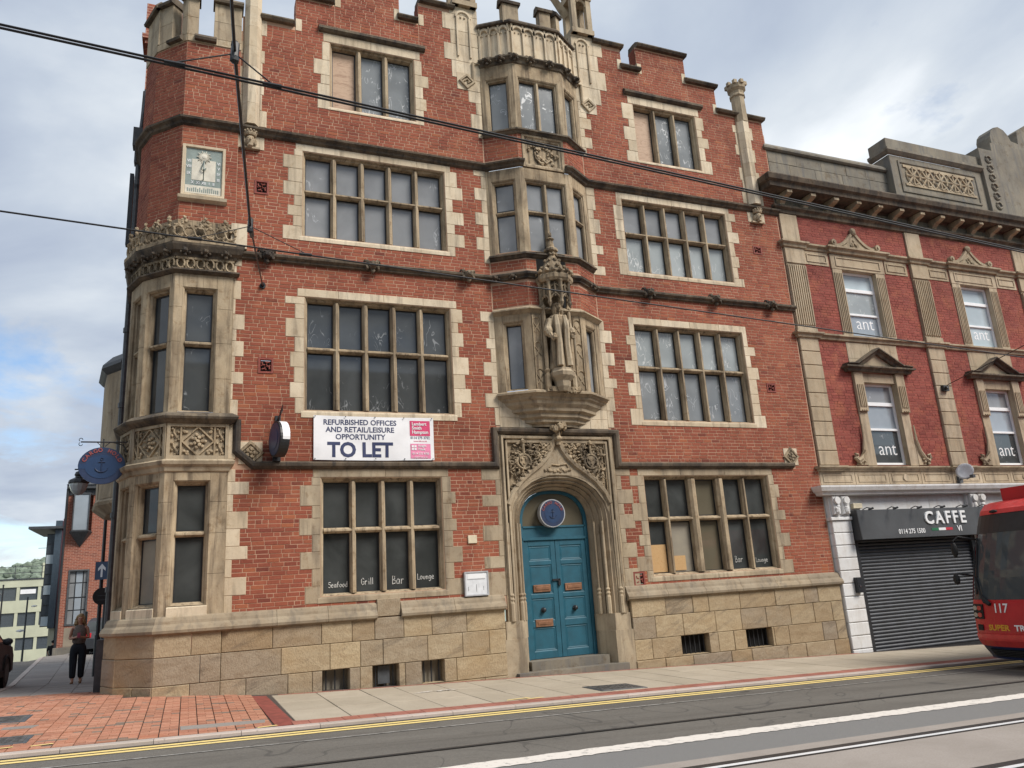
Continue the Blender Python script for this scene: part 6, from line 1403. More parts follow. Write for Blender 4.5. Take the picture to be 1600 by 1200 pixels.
for s_ in (-1, 1):
    b.tube([(px_ + s_ * .10, py_ - .13, pz_ + 1.20), (px_ + s_ * .11, py_ - .185, pz_ + .95), (px_ + s_ * .09, py_ - .19, pz_ + .5), (px_ + s_ * .11, py_ - .20, pz_ + .04)], [.05, .06, .065, .075], 6)
    b.tube([(px_ + s_ * .20, py_ - .02, pz_ + 1.12), (px_ + s_ * .29, py_ - .04, pz_ + .86), (px_ + s_ * (.20 if s_ < 0 else .24), py_ - .20, pz_ + .70 + .06 * s_)], [.085, .085, .06], 8)
    b.blob((px_ + s_ * .27, py_ - .07, pz_ + .84), (.09, .09, .14), 2, .12)
b.build('mantle', 'stone_weathered', t)
b = MB(); b.blob((px_, py_ - .05, pz_ + 1.40), (.082, .095, .115), 2); b.blob((px_, py_ - .14, pz_ + 1.385), (.018, .028, .03), 1); b.blob((px_, py_ - .125, pz_ + 1.30), (.03, .03, .022), 1)
for s_ in (-1, 1): b.blob((px_ + s_ * .032, py_ - .128, pz_ + 1.415), (.016, .01, .01), 1)
b.tube([(px_, py_ - .02, pz_ + 1.22), (px_, py_ - .04, pz_ + 1.33)], .055, 8); b.build('head', 'stone_carved', t)
b = MB()
for s_ in (-1, 1): b.blob((px_ + s_ * .085, py_ - .03, pz_ + 1.34), (.045, .08, .13), 2, .12)
b.blob((px_, py_ - .01, pz_ + 1.47), (.105, .11, .075), 2, .08); b.build('wig', 'stone_carved', t)
b = MB()
for s_ in (-1, 1): 
    b = MB(); b.blob((px_ + s_ * .21, py_ - .235, pz_ + .70), (.04, .035, .055), 2, .05)
    for k in range(4): b.tube([(px_ + s_ * (.19 + .018 * k), py_ - .25, pz_ + .70), (px_ + s_ * (.19 + .018 * k), py_ - .27, pz_ + .65), (px_ + s_ * (.19 + .018 * k), py_ - .255, pz_ + .62)], .011, 5)
    b.build('hand', 'stone_carved', t)
b = MB(); b.tube([(px_ + .24, py_ - .26, pz_ + .72), (px_ + .28, py_ - .20, pz_ + .06)], .022, 6); b.build('scroll', 'stone_weathered', t)
# ------------------------------------------------------------------ tram
TX = 13.72; RZ = G(14.5) - .10
TR = thing('tram', (19, -5.35, RZ), 'red and navy tram standing on the far track at the right edge', 'tram')
YC, HW = -5.33, 1.33
def tfront(z):  # front profile by height above rail
    pts = [(.28, .30), (.45, .14), (.62, .02), (.80, .0), (1.25, .04), (1.75, .20), (2.6, .58), (2.95, .76), (3.08, .92), (3.18, 1.4)]
    for (a, xa), (b_, xb) in zip(pts, pts[1:]):
        if z <= b_: return xa + (xb - xa) * max(0, (z - a)) / (b_ - a)
    return 1.5
def TS(y, z, off=0.0):
    t_ = abs(y - YC) / HW; k = .55 * max(0, t_ - .25) ** 2.4 + (0 if t_ < .93 else .5 * (t_ - .93) ** 1.0 * 4)
    return (TX - .20 + tfront(z) + k - off, y, RZ + z)
def tpatch(name, y0, y1, z0, z1, mat, off=.0, parent=None, ny=14, nz=6, th=.03):
    b = MB(); q = []
    for o in (off, off - th):
        for j in range(nz + 1):
            for i in range(ny + 1): q.append(TS(y0 + (y1 - y0) * i / ny, z0 + (z1 - z0) * j / nz, o))
    w = ny + 1; S = w * (nz + 1); f = [(j * w + i, j * w + i + 1, (j + 1) * w + i + 1, (j + 1) * w + i) for j in range(nz) for i in range(ny)]
    f += [tuple(S + k for k in c[::-1]) for c in f]
    for i in range(ny): f += [(i, S + i, S + i + 1, i + 1), (nz * w + i, nz * w + i + 1, S + nz * w + i + 1, S + nz * w + i)]
    for j in range(nz): f += [(j * w, (j + 1) * w, S + (j + 1) * w, S + j * w), (j * w + ny, S + j * w + ny, S + (j + 1) * w + ny, (j + 1) * w + ny)]
    b.add(q, f); return b.build(name, mat, parent or TR, smooth=False)
ya, yb = YC - HW, YC + HW
fr = tpatch('front_panel', ya, yb, .98, 1.32, 'tram_red', .0, ny=20); tpatch('front_panel', ya, yb, .72, .98, 'tram_red', .002, ny=20)
tpatch('bumper', ya, yb, .50, .72, 'tram_bright', .03, ny=20); tpatch('skirt', ya, yb, .26, .50, 'tram_navy', .012, ny=20)
gr = tpatch('grille', ya + .3, yb - .30, .31, .45, 'rubber', .035)
for k in range(4): tpatch('grille_bar', ya + .3, yb - .30, .325 + k * .03, .335 + k * .03, 'fascia_grey', .05, gr, nz=1)
tpatch('windscreen', ya + .08, yb - .06, 1.32, 2.86, 'windscreen', .004, ny=20, nz=12)
tpatch('windscreen_header', ya + .1, yb - .08, 2.52, 2.87, 'black_frame', .008, ny=20)
tpatch('corner_pillar', yb - .07, yb, 1.32, 2.88, 'tram_red', .006, ny=3, nz=12); tpatch('corner_pillar', ya, ya + .08, 1.32, 2.88, 'tram_red', .006, ny=3, nz=12)
tpatch('roof_front', ya + .02, yb - .02, 2.87, 3.12, 'tram_bright', .02, ny=20)
b = MB(); b.box(TX + 1.3, TX + 15, ya + .05, yb - .05, RZ + 2.8, RZ + 3.12); b.build('roof', 'tram_bright', TR)
b = MB(); b.box(TX + .95, TX + 3.2, ya + .35, yb - .50, RZ + 3.10, RZ + 3.36); b.build('roof_box', 'tram_red', TR)
b = MB(); b.box(TX + .55, TX + 15, ya + .0, yb - .0, RZ + .3, RZ + .95); b.build('side_skirt', 'tram_navy', TR)
b = MB(); b.box(TX + .75, TX + 15, ya + .004, yb - .004, RZ + .95, RZ + 1.45); b.box(TX + 1.25, TX + 15, ya + .004, yb - .004, RZ + 2.6, RZ + 2.95); b.build('side_panel', 'tram_red', TR)
b = MB(); b.box(TX + 1.15, TX + 15, ya + .02, yb - .02, RZ + 1.45, RZ + 2.6); b.build('side_glazing', 'windscreen', TR)
one('underframe', TR, 'rubber', lambda b: b.box(TX + .9, TX + 15, ya + .25, yb - .25, RZ + .06, RZ + .4))
for s_, y0 in ((1, yb - .42), (-1, ya + .14)):
    h = tpatch('headlight_cluster', y0, y0 + .28, .98, 1.24, 'rubber', .02, ny=3, nz=2)
    for k, zz in ((0, 1.17), (1, 1.05)):
        for j, mt in ((0, 'tram_light'), (1, 'chrome')): p = TS(y0 + .08 + j * .12, zz, .03); one('lamp', h, mt, lambda b: b.disc(p, .042, (-1, 0, .15), .012, 12))
    tpatch('fog_lamp', y0 + .06, y0 + .20, .78, .88, 'rubber', .02, ny=3, nz=2)
b = MB(); p0 = TS(yb - .62, 1.24, .03); b.tube([p0, TS(yb - .40, 1.42, .05), TS(yb - .22, 1.75, .05), TS(yb - .12, 2.3, .04)], [.022, .02, .018, .012], 6); b.tube([TS(yb - .30, 1.42, .04), TS(yb - .17, 2.45, .035)], .018, 5); b.tube([p0, TS(yb - .52, 1.30, .05), TS(yb - .44, 1.36, .05)], [.035, .045, .03], 6); b.build('wiper', 'rubber', TR)
FTf = Face(TS(yb, 1.1)[:2], TS(ya, 1.1)[:2])
def ttext(s, dy, z, size, mat, bold, sx=1.0):       # lettering pressed onto the curved front
    o = text('lettering', s, Face((0, 0), (1, 0)), 0, 0, size, mat, TR, 0, bold, 'LEFT', sx)
    for v in o.data.vertices: x, _, zz = v.co; p = TS(yb - dy - x, z + zz, .006 + .002 * (v.co.y < 0)); v.co = p
ttext('117', .66, 1.10, .22, 'vinyl_white', .004, .9); ttext('SUPER', .50, .79, .135, 'tram_yellow', .005, 1.15); ttext('TRAM', .50 + .53, .79, .135, 'vinyl_white', .005, 1.15)
b = MB(); b.tube([TS(yb - .05, 2.42, 0), (TX + .30, yb + .12, RZ + 2.50), (TX + .22, yb + .18, RZ + 2.42)], .02, 6); b.blob((TX + .22, yb + .18, RZ + 2.25), (.05, .065, .15), 2); b.build('mirror', 'rubber', TR); b = MB(); b.tube([TS(yb - .03, 1.75, 0), (TX + .10, yb + .12, RZ + 1.80)], .02, 6); b.blob((TX + .08, yb + .15, RZ + 1.70), (.05, .07, .11), 2); b.build('mirror', 'rubber', TR)
for k in range(3):
    for s_ in (-1, 1): c = (TX + 3.2 + k * 4, YC + s_ * .76 - .05, RZ + .33); one('wheel', TR, 'rail_dark', lambda b: b.disc((c[0], c[1] - .06, c[2]), .33, (0, 1, 0), .12, 20))
p = TS(yb - .55, 2.92, .03); one('marker_lamp', TR, 'rubber', lambda b: b.blob(p, (.05, .10, .035), 1))

# ------------------------------------------------------------------ overhead line
def wire(name, pts, r, label, cat='overhead wire', sag=0): b = MB(); b.tube(pts, r, 6); return tag(b.build(name, 'wire'), label, cat)
def yl(x, a): return a + .055 * x
wire('contact_wire', [(x, yl(x, -5.42), 6.03 - .022 * x) for x in (-40, -20, -5, 0, 8, 16, 30, 60)], .011, 'single black contact wire, the lower of the two lines crossing the facade')
cw_ = thing('contact_wire', (0, -8.9, 5.95), 'double contact wire, thickest black line across the upper storeys', 'overhead wire')
for dz in (0, .038): b = MB(); b.tube([(x, yl(x, -8.9) + dz * .3, 5.95 - .012 * x + dz - .0) for x in (-40, -20, -5, 0, 8, 16, 30, 60)], .0105, 6); b.build('strand', 'wire', cw_)
sw = thing('span_wire', (1.12, 0, 7.68), 'span wire with insulators running from the brick wall out over the street', 'span wire')
A_, B_, C_, D_ = (1.12, -.02, 7.68), (.55, -5.40, 6.30), (.185, -8.92, 6.18), (-.35, -14.0, 6.9)
b = MB(); b.tube([A_, B_], .012, 6); b.tube([B_, C_], .016, 6); b.tube([C_, (0.0, -10.8, 6.40), D_, (-1.2, -24, 9.0)], .014, 6); b.build('cable', 'wire', sw)
for p, dz in ((C_, .10), (B_, .16)):
    b = MB(); b.tube([(p[0] - .004, p[1] - .0, p[2] - .07), (p[0] + .004, p[1] - .0, p[2] + .10)], .035, 8); b.blob((p[0], p[1], p[2] - .06), .045, 1); b.blob((p[0], p[1], p[2] + .09), .04, 1)
    if p is C_: b.build('insulator', 'iron', sw)
b.tube([(B_[0] + .06, B_[1] + .6, B_[2] + .15), (B_[0] + .02, B_[1] + .15, B_[2] + .04)], .03, 8); b.build('insulator', 'iron', sw)
b = MB(); b.tube([B_, (-.1, yl(-.1, -5.42), 6.04)], .006, 5); b.tube([B_, (1.25, yl(1.25, -5.42), 6.02)], .006, 5); b.build('bridle', 'wire', sw); b = MB(); b.tube([C_, (-.28, yl(-.28, -8.9), 5.99)], .007, 5); b.tube([C_, (.50, yl(.5, -8.9), 5.98)], .007, 5)
b.build('bridle', 'wire', sw)
for x, a, z in ((-.1, -5.42, 6.035), (1.25, -5.42, 6.005), (-.28, -8.9, 5.975), (.5, -8.9, 5.965)): b = MB(); b.tube([(x - .08, yl(x, a), z), (x + .08, yl(x, a), z)], .022, 6); b.build('wire_clip', 'wire', sw)
one('wall_anchor', sw, 'iron', lambda b: (b.disc((1.12, -.03, 7.68), .06, (0, 1, 0), .04, 10), b.blob((1.12, -.06, 7.70), .045, 1)))
t = thing('span_wire', (19.45, -.06, 6.1), 'short anchored wire fixed to the rusticated pilaster between the lettered windows', 'span wire')
b = MB(); b.tube([(19.50, -.06, 6.28), (19.1, -.5, 6.26), (17.5, -8, 7.0), (16, -24, 8.6)], .011, 5); b.build('cable', 'wire', t); b = MB(); b.box(19.40, 19.6, -.14, -.04, 6.2, 6.36); b.blob((19.48, -.16, 6.28), .06, 1); b.build('wall_anchor', 'iron', t)

# ------------------------------------------------------------------ posts on the side street
lx, ly = -2.31, 10.57; lz = G(lx, ly)
def lantern(b1, b2, x, y, z):
    b1.lathe((x, y, z), [(.03, .58), (.02, .50), (.10, .46), (.13, .38), (.10, .33), (.11, .30), (.26, .22), (.28, .14), (.26, .12)], 10); b1.tube([(x, y, z + .55), (x, y, z + .72)], [.02, .004], 5); b1.blob((x, y, z + .58), .035, 1)
    b2.lathe((x, y, z), [(.24, .13), (.235, .05), (.19, -.08), (.12, -.17), (.04, -.21), (0, -.22)], 12)
t = thing('lamp_post', (lx, ly, lz), 'black lamp post with a hanging lantern, nearest the corner bay', 'lamp post', 'lamp posts in the side street')
b = MB(); b.tube([(lx, ly, lz), (lx, ly, lz + 1.1)], .075, 8); b.tube([(lx, ly, lz + 1.1), (lx, ly, 5.95)], [.055, .04], 8); b.blob((lx, ly, 5.97), .06, 1); b.build('post', 'iron', t)
b = MB(); b.tube([(lx, ly, 5.74), (lx - .9, ly, 5.74)], .022, 6); b.tube([(lx, ly, 5.4), (lx - .25, ly, 5.62), (lx - .45, ly, 5.74)], .016, 6); b.tube([(lx - .77, ly, 5.74), (lx - .77, ly, 5.80)], .02, 5); b.build('arm', 'iron', t)
b1, b2 = MB(), MB(); lantern(b1, b2, lx - .77, ly, 5.20); h = b1.build('lantern', 'iron', t); b2.build('globe', 'lamp_glass', h)
o = t.copy(); COL.objects.link(o); o['label'] = 'lamp post far down the side street, cut off by the left edge of the photograph'; o.location = (-7.9, 30, G(-7.9, 30) - 1.75)
for ch in list(t.children):
    c = ch.copy(); COL.objects.link(c); c.parent = o
    for g_ in ch.children: d = g_.copy(); COL.objects.link(d); d.parent = c
sgn = thing('road_sign', (lx, ly - .08, 2.55), 'square blue one way sign with white up arrow on the lamp post', 'road sign')
sf = Face((lx - .17, ly - .07), (lx + .17, ly - .22))
fpart('plate', sgn, 'sign_blue', sf, 0, .385, 2.56, 3.06, -.0, .012); b = MB(); b.ring(sf, 0, .385, 2.56, 3.06, [(.0, -.001), (0, -.004), (.012, -.004), (.012, -.001)])
b.build('border', 'sign_blue', sgn)
b = MB(); b.ext(sf, [(.165, 2.63), (.22, 2.63), (.22, 2.87), (.30, 2.80), (.30, 2.88), (.1925, 3.0), (.085, 2.88), (.085, 2.80), (.165, 2.87)], -.005, -.001); b.build('arrow', 'vinyl_white', sgn)
one('clamp', sgn, 'iron_grey', lambda b: b.box(lx - .06, lx + .06, ly - .12, ly + .04, 2.78, 2.84))
t = thing('road_sign', (lx + .02, ly - .1, 2.1), 'round black back of a road sign below the blue arrow sign', 'road sign')
one('disc', t, 'black_frame', lambda b: b.disc((lx + .05, ly - .13, 2.10), .235, (.15, -1, 0), .02, 24)); one('bracket', t, 'iron_grey', lambda b: (b.box(lx - .16, lx + .25, ly - .165, ly - .15, 2.11, 2.13), b.box(lx - .12, lx + .2, ly - .165, ly - .15, 1.99, 2.01)))
one('reflector', t, 'pvc', lambda b: b.box(lx - .17, lx - .11, ly - .17, ly - .155, 2.06, 2.13))
x2, y2 = -2.30, 12.0
tag(one('post', None, 'iron', lambda b: b.tube([(x2, y2, G(x2, y2)), (x2, y2, 2.2)], .05, 8)), 'plain black post standing just behind the lamp post with the signs', 'post')
x2, y2 = -5.0, 26.0
tag(one('bollard', None, 'iron', lambda b: b.tube([(-3.55, 19.5, 0), (-3.55, 19.5, 1.75)], .05, 8)), 'thin black post beside the walking woman in front of the far brick wall', 'post')
t = thing('street_lamp', (-9.62, 45, G(-9.62, 45)), 'slim grey street lamp in front of the cream office block', 'street lamp')
b = MB(); b.tube([(-9.62, 45, G(-9.62, 45)), (-9.60, 45, 3.0)], [.07, .05], 6); b.build('post', 'iron_grey', t); one('lamp', t, 'pvc', lambda b: b.blob((-9.85, 45, .92), (.28, .15, .09), 1)); one('lamp_head', t, 'pvc', lambda b: b.blob((-9.2, 45, 2.4), (.2, .14, .06), 1))

# ------------------------------------------------------------------ people
def skin(name, mat, joints, edges, parent, root=0, sub=2, smooth=True):
    me = bpy.data.meshes.new(name); me.from_pydata([j[0] for j in joints], edges, []); o = place(name, me, parent)
    sk = o.modifiers.new('skin', 'SKIN'); sk.use_smooth_shade = smooth
    for v, j in zip(me.skin_vertices[0].data, joints): r = j[1]; v.radius = r if isinstance(r, tuple) else (r, r)
    me.skin_vertices[0].data[root].use_root = True
    ss = o.modifiers.new('subdivision', 'SUBSURF'); ss.levels = ss.render_levels = sub
    me.materials.append(M[mat]); return o
def person(x, y, z0, h, label, mats, yaw=0.0, phone=False, away=False):
    t = thing('person', (x, y, z0), label, 'person'); s = h / 1.70
    def P(a, b_, c): return (x + (a * cos(yaw) - b_ * sin(yaw)) * s, y + (a * sin(yaw) + b_ * cos(yaw)) * s, z0 + c * s)   # -y is forward
    J = [(P(0, 0, .93), (.095 * s, .07 * s)), (P(0, 0, 1.10), (.085 * s, .06 * s)), (P(0, .0, 1.28), (.10 * s, .065 * s)), (P(0, .01, 1.40), (.065 * s, .05 * s)), (P(0, -.01, 1.47), .05 * s), (P(0, -.03, 1.56), (.066 * s, .08 * s)), (P(0, -.025, 1.64), (.068 * s, .082 * s))]
    E_ = [(0, 1), (1, 2), (2, 3), (3, 4), (4, 5), (5, 6)]
    legs = []
    for sd_ in (-1, 1):
        fwd = -.10 if sd_ < 0 else .06
        n0 = len(J); J += [(P(sd_ * .09, 0, .84), .085 * s), (P(sd_ * .09, fwd * .3 - .02, .48), .055 * s), (P(sd_ * .085, fwd, .09), .036 * s), (P(sd_ * .09, fwd - .07, .035), .036 * s), (P(sd_ * .095, fwd - .15, .03), .03 * s)]
        E_ += [(0, n0), (n0, n0 + 1), (n0 + 1, n0 + 2), (n0 + 2, n0 + 3), (n0 + 3, n0 + 4)]; legs.append(n0)
        a0 = len(J)
        if phone: J += [(P(sd_ * .165, 0, 1.375), .047 * s), (P(sd_ * .215, .0, 1.10), .037 * s), (P(sd_ * .05, -.23, 1.13), .026 * s), (P(sd_ * .03, -.26, 1.15), .028 * s)]
        else: J += [(P(sd_ * .18, 0, 1.375), .05 * s), (P(sd_ * .24, .02, 1.10), .04 * s), (P(sd_ * .20, -.12, .92), .03 * s), (P(sd_ * .18, -.16, .88), .03 * s)]
        E_ += [(2, a0), (a0, a0 + 1), (a0 + 1, a0 + 2), (a0 + 2, a0 + 3)]
        for k in range(4):
            f0 = len(J); d = .018 * (k - 1.5)
            if phone: J += [(P(sd_ * .02, -.275 + d * .2, 1.155 + d), .0085 * s), (P(-sd_ * .02, -.285 + d * .2, 1.165 + d), .0075 * s)]
            else: J += [(P(sd_ * .18, -.17 + d, .85), .009 * s), (P(sd_ * .17, -.17 + d, .80), .008 * s)]
            E_ += [(a0 + 3, f0), (f0, f0 + 1)]
    body = skin('body', mats[0], J, E_, t)
    for sd_ in (-1, 1): pass
    b = MB()
    for sd_ in (-1, 1): b.blob(P(sd_ * .026, -.098, 1.595), (.011 * s, .006 * s, .007 * s), 1)
    b.build('eyes', 'void', body); b = MB(); b.blob(P(0, -.112, 1.568), (.011 * s, .014 * s, .02 * s), 1); b.blob(P(0, -.098, 1.530), (.022 * s, .008 * s, .007 * s), 1); b.build('nose_and_mouth', mats[0], body)
    # trousers
    T = [(P(0, 0, .92), (.170 * s, .135 * s)), (P(0, 0, 1.02), (.15 * s, .115 * s))]; TE = [(0, 1)]
    for sd_ in (-1, 1):
        fwd = -.10 if sd_ < 0 else .06; n0 = len(T)
        T += [(P(sd_ * .095, 0, .80), .118 * s), (P(sd_ * .095, fwd * .3 - .02, .46), .092 * s), (P(sd_ * .088, fwd * .9, .12), .075 * s)]; TE += [(0, n0), (n0, n0 + 1), (n0 + 1, n0 + 2)]
    skin('trousers', mats[2], T, TE, t)
    S = [(P(0, 0, .93), (.185 * s, .14 * s)), (P(0, 0, 1.10), (.165 * s, .125 * s)), (P(0, 0, 1.28), (.185 * s, .14 * s)), (P(0, .005, 1.39), (.14 * s, .10 * s)), (P(0, 0, 1.455), (.065 * s, .06 * s))]; SE = [(0, 1), (1, 2), (2, 3), (3, 4)]
    if not phone:
        for sd_ in (-1, 1): n0 = len(S); S += [(P(sd_ * .19, 0, 1.37), .068 * s), (P(sd_ * .245, .02, 1.10), .055 * s)]; SE += [(2, n0), (n0, n0 + 1)]
    skin('top', mats[1], S, SE, t)
    b = MB()
    b.blob(P(0, .02, 1.635), (.088 * s, .095 * s, .085 * s), 2, .05)
    if phone:
        for k in range(26):
            a = R.uniform(-.9, pi + .9); dz = R.uniform(0, 1); r = .085 + .05 * dz
            b.blob(P(r * cos(a), .015 + .09 * sin(a) * (1 if sin(a) > 0 else .75), 1.62 - .25 * dz), (.035 * s, .03 * s, .06 * s), 1, .2)
    b.build('hair', mats[3], t, smooth=True)
    for sd_ in (-1, 1):
        fwd = -.10 if sd_ < 0 else .06
        skin('shoe', mats[4], [(P(sd_ * .088, fwd + .03, .045), .046 * s), (P(sd_ * .09, fwd - .07, .036), .045 * s), (P(sd_ * .095, fwd - .16, .028), .034 * s)], [(0, 1), (1, 2)], t, sub=1)
    if phone:
        ph = thing('phone', P(0, -.30, 1.15), 'small pink cased phone held by the walking woman', 'phone'); b = MB(); F = Face(P(-.035, -.30, 0)[:2], P(.035, -.30, 0)[:2]); c = P(0, -.3, 1.16)[2]
        b.fbox(F, 0, F.L, c - .04, c + .08, .0, .012, .003); b.build('case', 'phone_case', ph)
    return t
person(-2.45, 7.69, G(-2.45, 7.69), 1.63, 'blonde woman in a sleeveless top and dark trousers walking with a phone', ('skin', 'knit', 'trousers', 'hair', 'tan_shoe'), yaw=.06, phone=True)
person(-7.03, 38, G(-7.03, 38), 1.70, 'distant person in black clothes at the end of the side street', ('skin', 'black_cloth', 'black_cloth', 'black_cloth', 'black_cloth'), yaw=pi)

# ------------------------------------------------------------------ parked cars
def car(x, y, z, label, yaw=0.0):
    t = thing('parked_car', (x, y, z), label, 'car', 'cars in the side street'); w = .90
    prof = [(-2.15, .35), (-2.2, .75), (-2.05, 1.02), (-1.75, 1.45), (-1.2, 1.56), (.0, 1.58), (.45, 1.50), (1.15, 1.05), (1.95, .92), (2.18, .70), (2.2, .35)]
    def W(zz): return w if zz < .95 else w - .20 * (zz - .95) / .6
    b = MB(); n = len(prof); q = [(x + sx * W(zz), y + yy, z + zz) for sx in (-1, 1) for yy, zz in prof]
    q += [(x + sx * .98 * w, y + yy, z + zz) for sx in (-1, 1) for yy, zz in ((-2.1, .3), (2.1, .3))]
    b.add(q, [tuple(range(n - 1, -1, -1)), tuple(range(n, 2 * n))] + [(i, i + 1, n + i + 1, n + i) for i in range(n - 1)] + [(0, n, 2 * n - 1, n - 1)])
    bd = b.build('body', 'car_paint', t)
    for sx in (-1, 1):
        for ws in ([(-1.62, 1.08), (-1.42, 1.42), (-.55, 1.48), (-.55, 1.08)], [(-.48, 1.08), (-.48, 1.48), (.35, 1.42), (.92, 1.08)]):
            b = MB(); b.add([(x + sx * (W(zz) + .004), y + yy, z + zz) for yy, zz in ws] + [(x + sx * (W(zz) - .02), y + yy, z + zz) for yy, zz in ws], [(0, 1, 2, 3), (7, 6, 5, 4), (0, 4, 5, 1), (1, 5, 6, 2), (2, 6, 7, 3), (3, 7, 4, 0)]); b.build('side_window', 'glass_dark', t)
        for yy in (-1.35, 1.38):
            wh = one('wheel', t, 'rubber', lambda b: b.disc((x + sx * (w - .2) - (0 if sx > 0 else .0), y + yy, z + .34), .34, (sx, 0, 0), .215, 22)); one('rim', wh, 'iron_grey', lambda b: b.disc((x + sx * (w + .005), y + yy, z + .34), .22, (sx, 0, 0), .018, 16))
            one('wheel_arch', t, 'rubber', lambda b: b.tube([(x + sx * (w + .0), y + yy + .40 * cos(a), z + .34 + .40 * sin(a)) for a in [pi * k / 10 for k in range(11)]], .035, 5))
        b = MB(); b.blob((x + sx * (w + .10), y + .72, z + 1.08), (.11, .07, .085), 2); b.build('mirror', 'car_paint', t); one('tail_light', t, 'tail_light', lambda b: b.box(x + sx * .72 - .16, x + sx * .72 + .16, y - 2.2, y - 2.08, z + .80, z + .98)); one('headlight', t, 'chrome', lambda b: b.box(x + sx * .68 - .17, x + sx * .68 + .17, y + 1.98, y + 2.17, z + .68, z + .82))
        one('sill', t, 'rubber', lambda b: b.box(x + sx * w - .03, x + sx * w + .03, y - 1.0, y + 1.0, z + .28, z + .42)); one('door_handle', t, 'chrome', lambda b: b.box(x + sx * w - .01, x + sx * w + .02, y - .4, y - .22, z + .92, z + .95))
    one('windscreen', t, 'glass_dark', lambda b: b.add([(x + sx * (W(zz) - .08), y + yy + .012, z + zz + .01) for yy, zz in ((.50, 1.46), (1.10, 1.08)) for sx in (-1, 1)], [(0, 1, 3, 2)]))
    one('rear_window', t, 'glass_dark', lambda b: b.add([(x + sx * (W(zz) - .1), y + yy - .012, z + zz) for yy, zz in ((-1.80, 1.40), (-2.03, 1.06)) for sx in (-1, 1)], [(0, 1, 3, 2)]))
    return t
car(-4.92, 6.75, G(-4.5, 6.5) - .10, 'dark parked car at the kerb, cut off by the left edge')
car(-3.15, 25.6, G(-3, 26) - .08, 'small distant car with red tail lamp behind the lamp post')

# ------------------------------------------------------------------ buildings down the side street
t = thing('brick_office', (-4, 32, 0), 'orange brick building with a triangular oriel window down the side street', 'building')
F = Face((-5.58, 28), (1.5, 28)); Ux = lambda x: x + 5.58
F.holes += [(Ux(-5.38), Ux(-4.48), 5.50, 7.26), (Ux(-5.30), Ux(-4.42), 1.18, 3.74)]
b = MB(); backing(F, 0, 7.2, -.5, 7.6, b, 0, .3); b.fbox(F, 0, 7.2, -.5, 7.6, .6, 9); b.build('wall', 'far_brick', t)
b = MB(); b.fbox(F, -.05, 7.2, 7.6, 7.78, -.25, .1); b.fbox(F, -.06, 7.2, 7.3, 7.6, -.04, .1); b.build('eaves', 'lead', t)
b = MB(); b.add([(-5.65, 27.7, 7.78), (1.7, 27.7, 7.78), (1.7, 37, 7.78), (-5.65, 37, 7.78), (-3.9, 31, 9.2), (1.7, 31, 9.2), (1.7, 34, 9.2), (-3.9, 34, 9.2)], [(0, 1, 5, 4), (4, 5, 6, 7), (7, 6, 2, 3), (0, 4, 7, 3)]); b.build('roof', 'slate', t)
b = MB(); b.tube([(-5.60, 27.9, 0), (-5.60, 27.9, 7.6)], .06, 6); b.build('drainpipe', 'iron', t)
w = one('oriel', t, 'lead', lambda b: (b.add([F.p(u, z, d) for z in (5.48, 5.56, 7.28, 7.36) for u, d in ((Ux(-5.40), 0), (Ux(-5.28), -.45), (Ux(-4.58), -.45), (Ux(-4.46), 0))], [(0, 1, 5, 4), (1, 2, 6, 5), (2, 3, 7, 6), (8, 9, 13, 12), (9, 10, 14, 13), (10, 11, 15, 14), (12, 13, 14, 15)])))
one('oriel_base', t, 'lead', lambda b: (b.add([F.p(Ux(-5.42), 5.5, 0), F.p(Ux(-5.30), 5.5, -.5), F.p(Ux(-4.54), 5.5, -.5), F.p(Ux(-4.42), 5.5, 0), F.p(Ux(-4.92), 4.78, 0)], [(0, 1, 4), (1, 2, 4), (2, 3, 4), (0, 1, 2, 3)])))
one('pane', w, 'glass_blind', lambda b: b.fbox(F, Ux(-5.24), Ux(-4.62), 5.58, 7.26, -.42, -.40)); 
b = MB()
for u in (-5.28, -4.62): b.fbox(F, Ux(u), Ux(u) + .05, 5.52, 7.32, -.46, -.38)
b.fbox(F, Ux(-5.23), Ux(-4.62), 5.52, 5.58, -.455, -.38); b.build('frame', 'lead', w)
w = one('window', t, 'iron_grey', lambda b: b.ring(F, Ux(-5.30), Ux(-4.42), 1.18, 3.74, [(0, -.02), (.0, -.04), (.07, -.04), (.08, .12)]))
for i, (a, c) in enumerate(((-5.24, -5.02), (-4.97, -4.70), (-4.65, -4.48))):
    for p, q_ in ((1.26, 1.85), (1.90, 2.42), (2.48, 3.10), (3.15, 3.66)): one('pane', w, 'glass_blind' if i == 1 else 'glass_grey', lambda b: b.fbox(F, Ux(a), Ux(c), p, q_, .08, .09))
b = MB(); b.fbox(F, Ux(-5.24), Ux(-4.48), 1.2, 3.7, .10, .12); b.build('glazing_bars', 'black_frame', w); one('recessed_panel', t, 'render_wall', lambda b: b.fbox(F, Ux(-5.30), Ux(-4.42), .25, 1.10, -.01, .05))
one('low_wall', None, 'stone_grey', lambda b: b.box(-5.6, -3.6, 27.2, 27.6, -.4, .25)); tag(bpy.data.objects['low_wall'], 'low stone rubble edging at the foot of the far brick wall', 'low wall')
t = thing('glazed_building', (-7.5, 42, -1), 'tall slim block with blue and maroon panels and a flat canopy', 'building')
def pbox(name, x0, x1, y0, y1, z0, z1, mat): one(name, t, mat, lambda b: b.box(x0, x1, y0, y1, z0, z1))
pbox('maroon_panel', -7.28, -4, 40.0, 48, -1.5, 7.45, 'maroon_panel'); pbox('blue_panel', -7.62, -7.28, 39.6, 47, 1.0, 7.30, 'blue_panel'); pbox('canopy', -9.0, -7.2, 39.3, 45, 6.80, 6.95, 'lead'); pbox('base', -7.6, -7.0, 40, 47, -1.5, 1.0, 'office_panel')
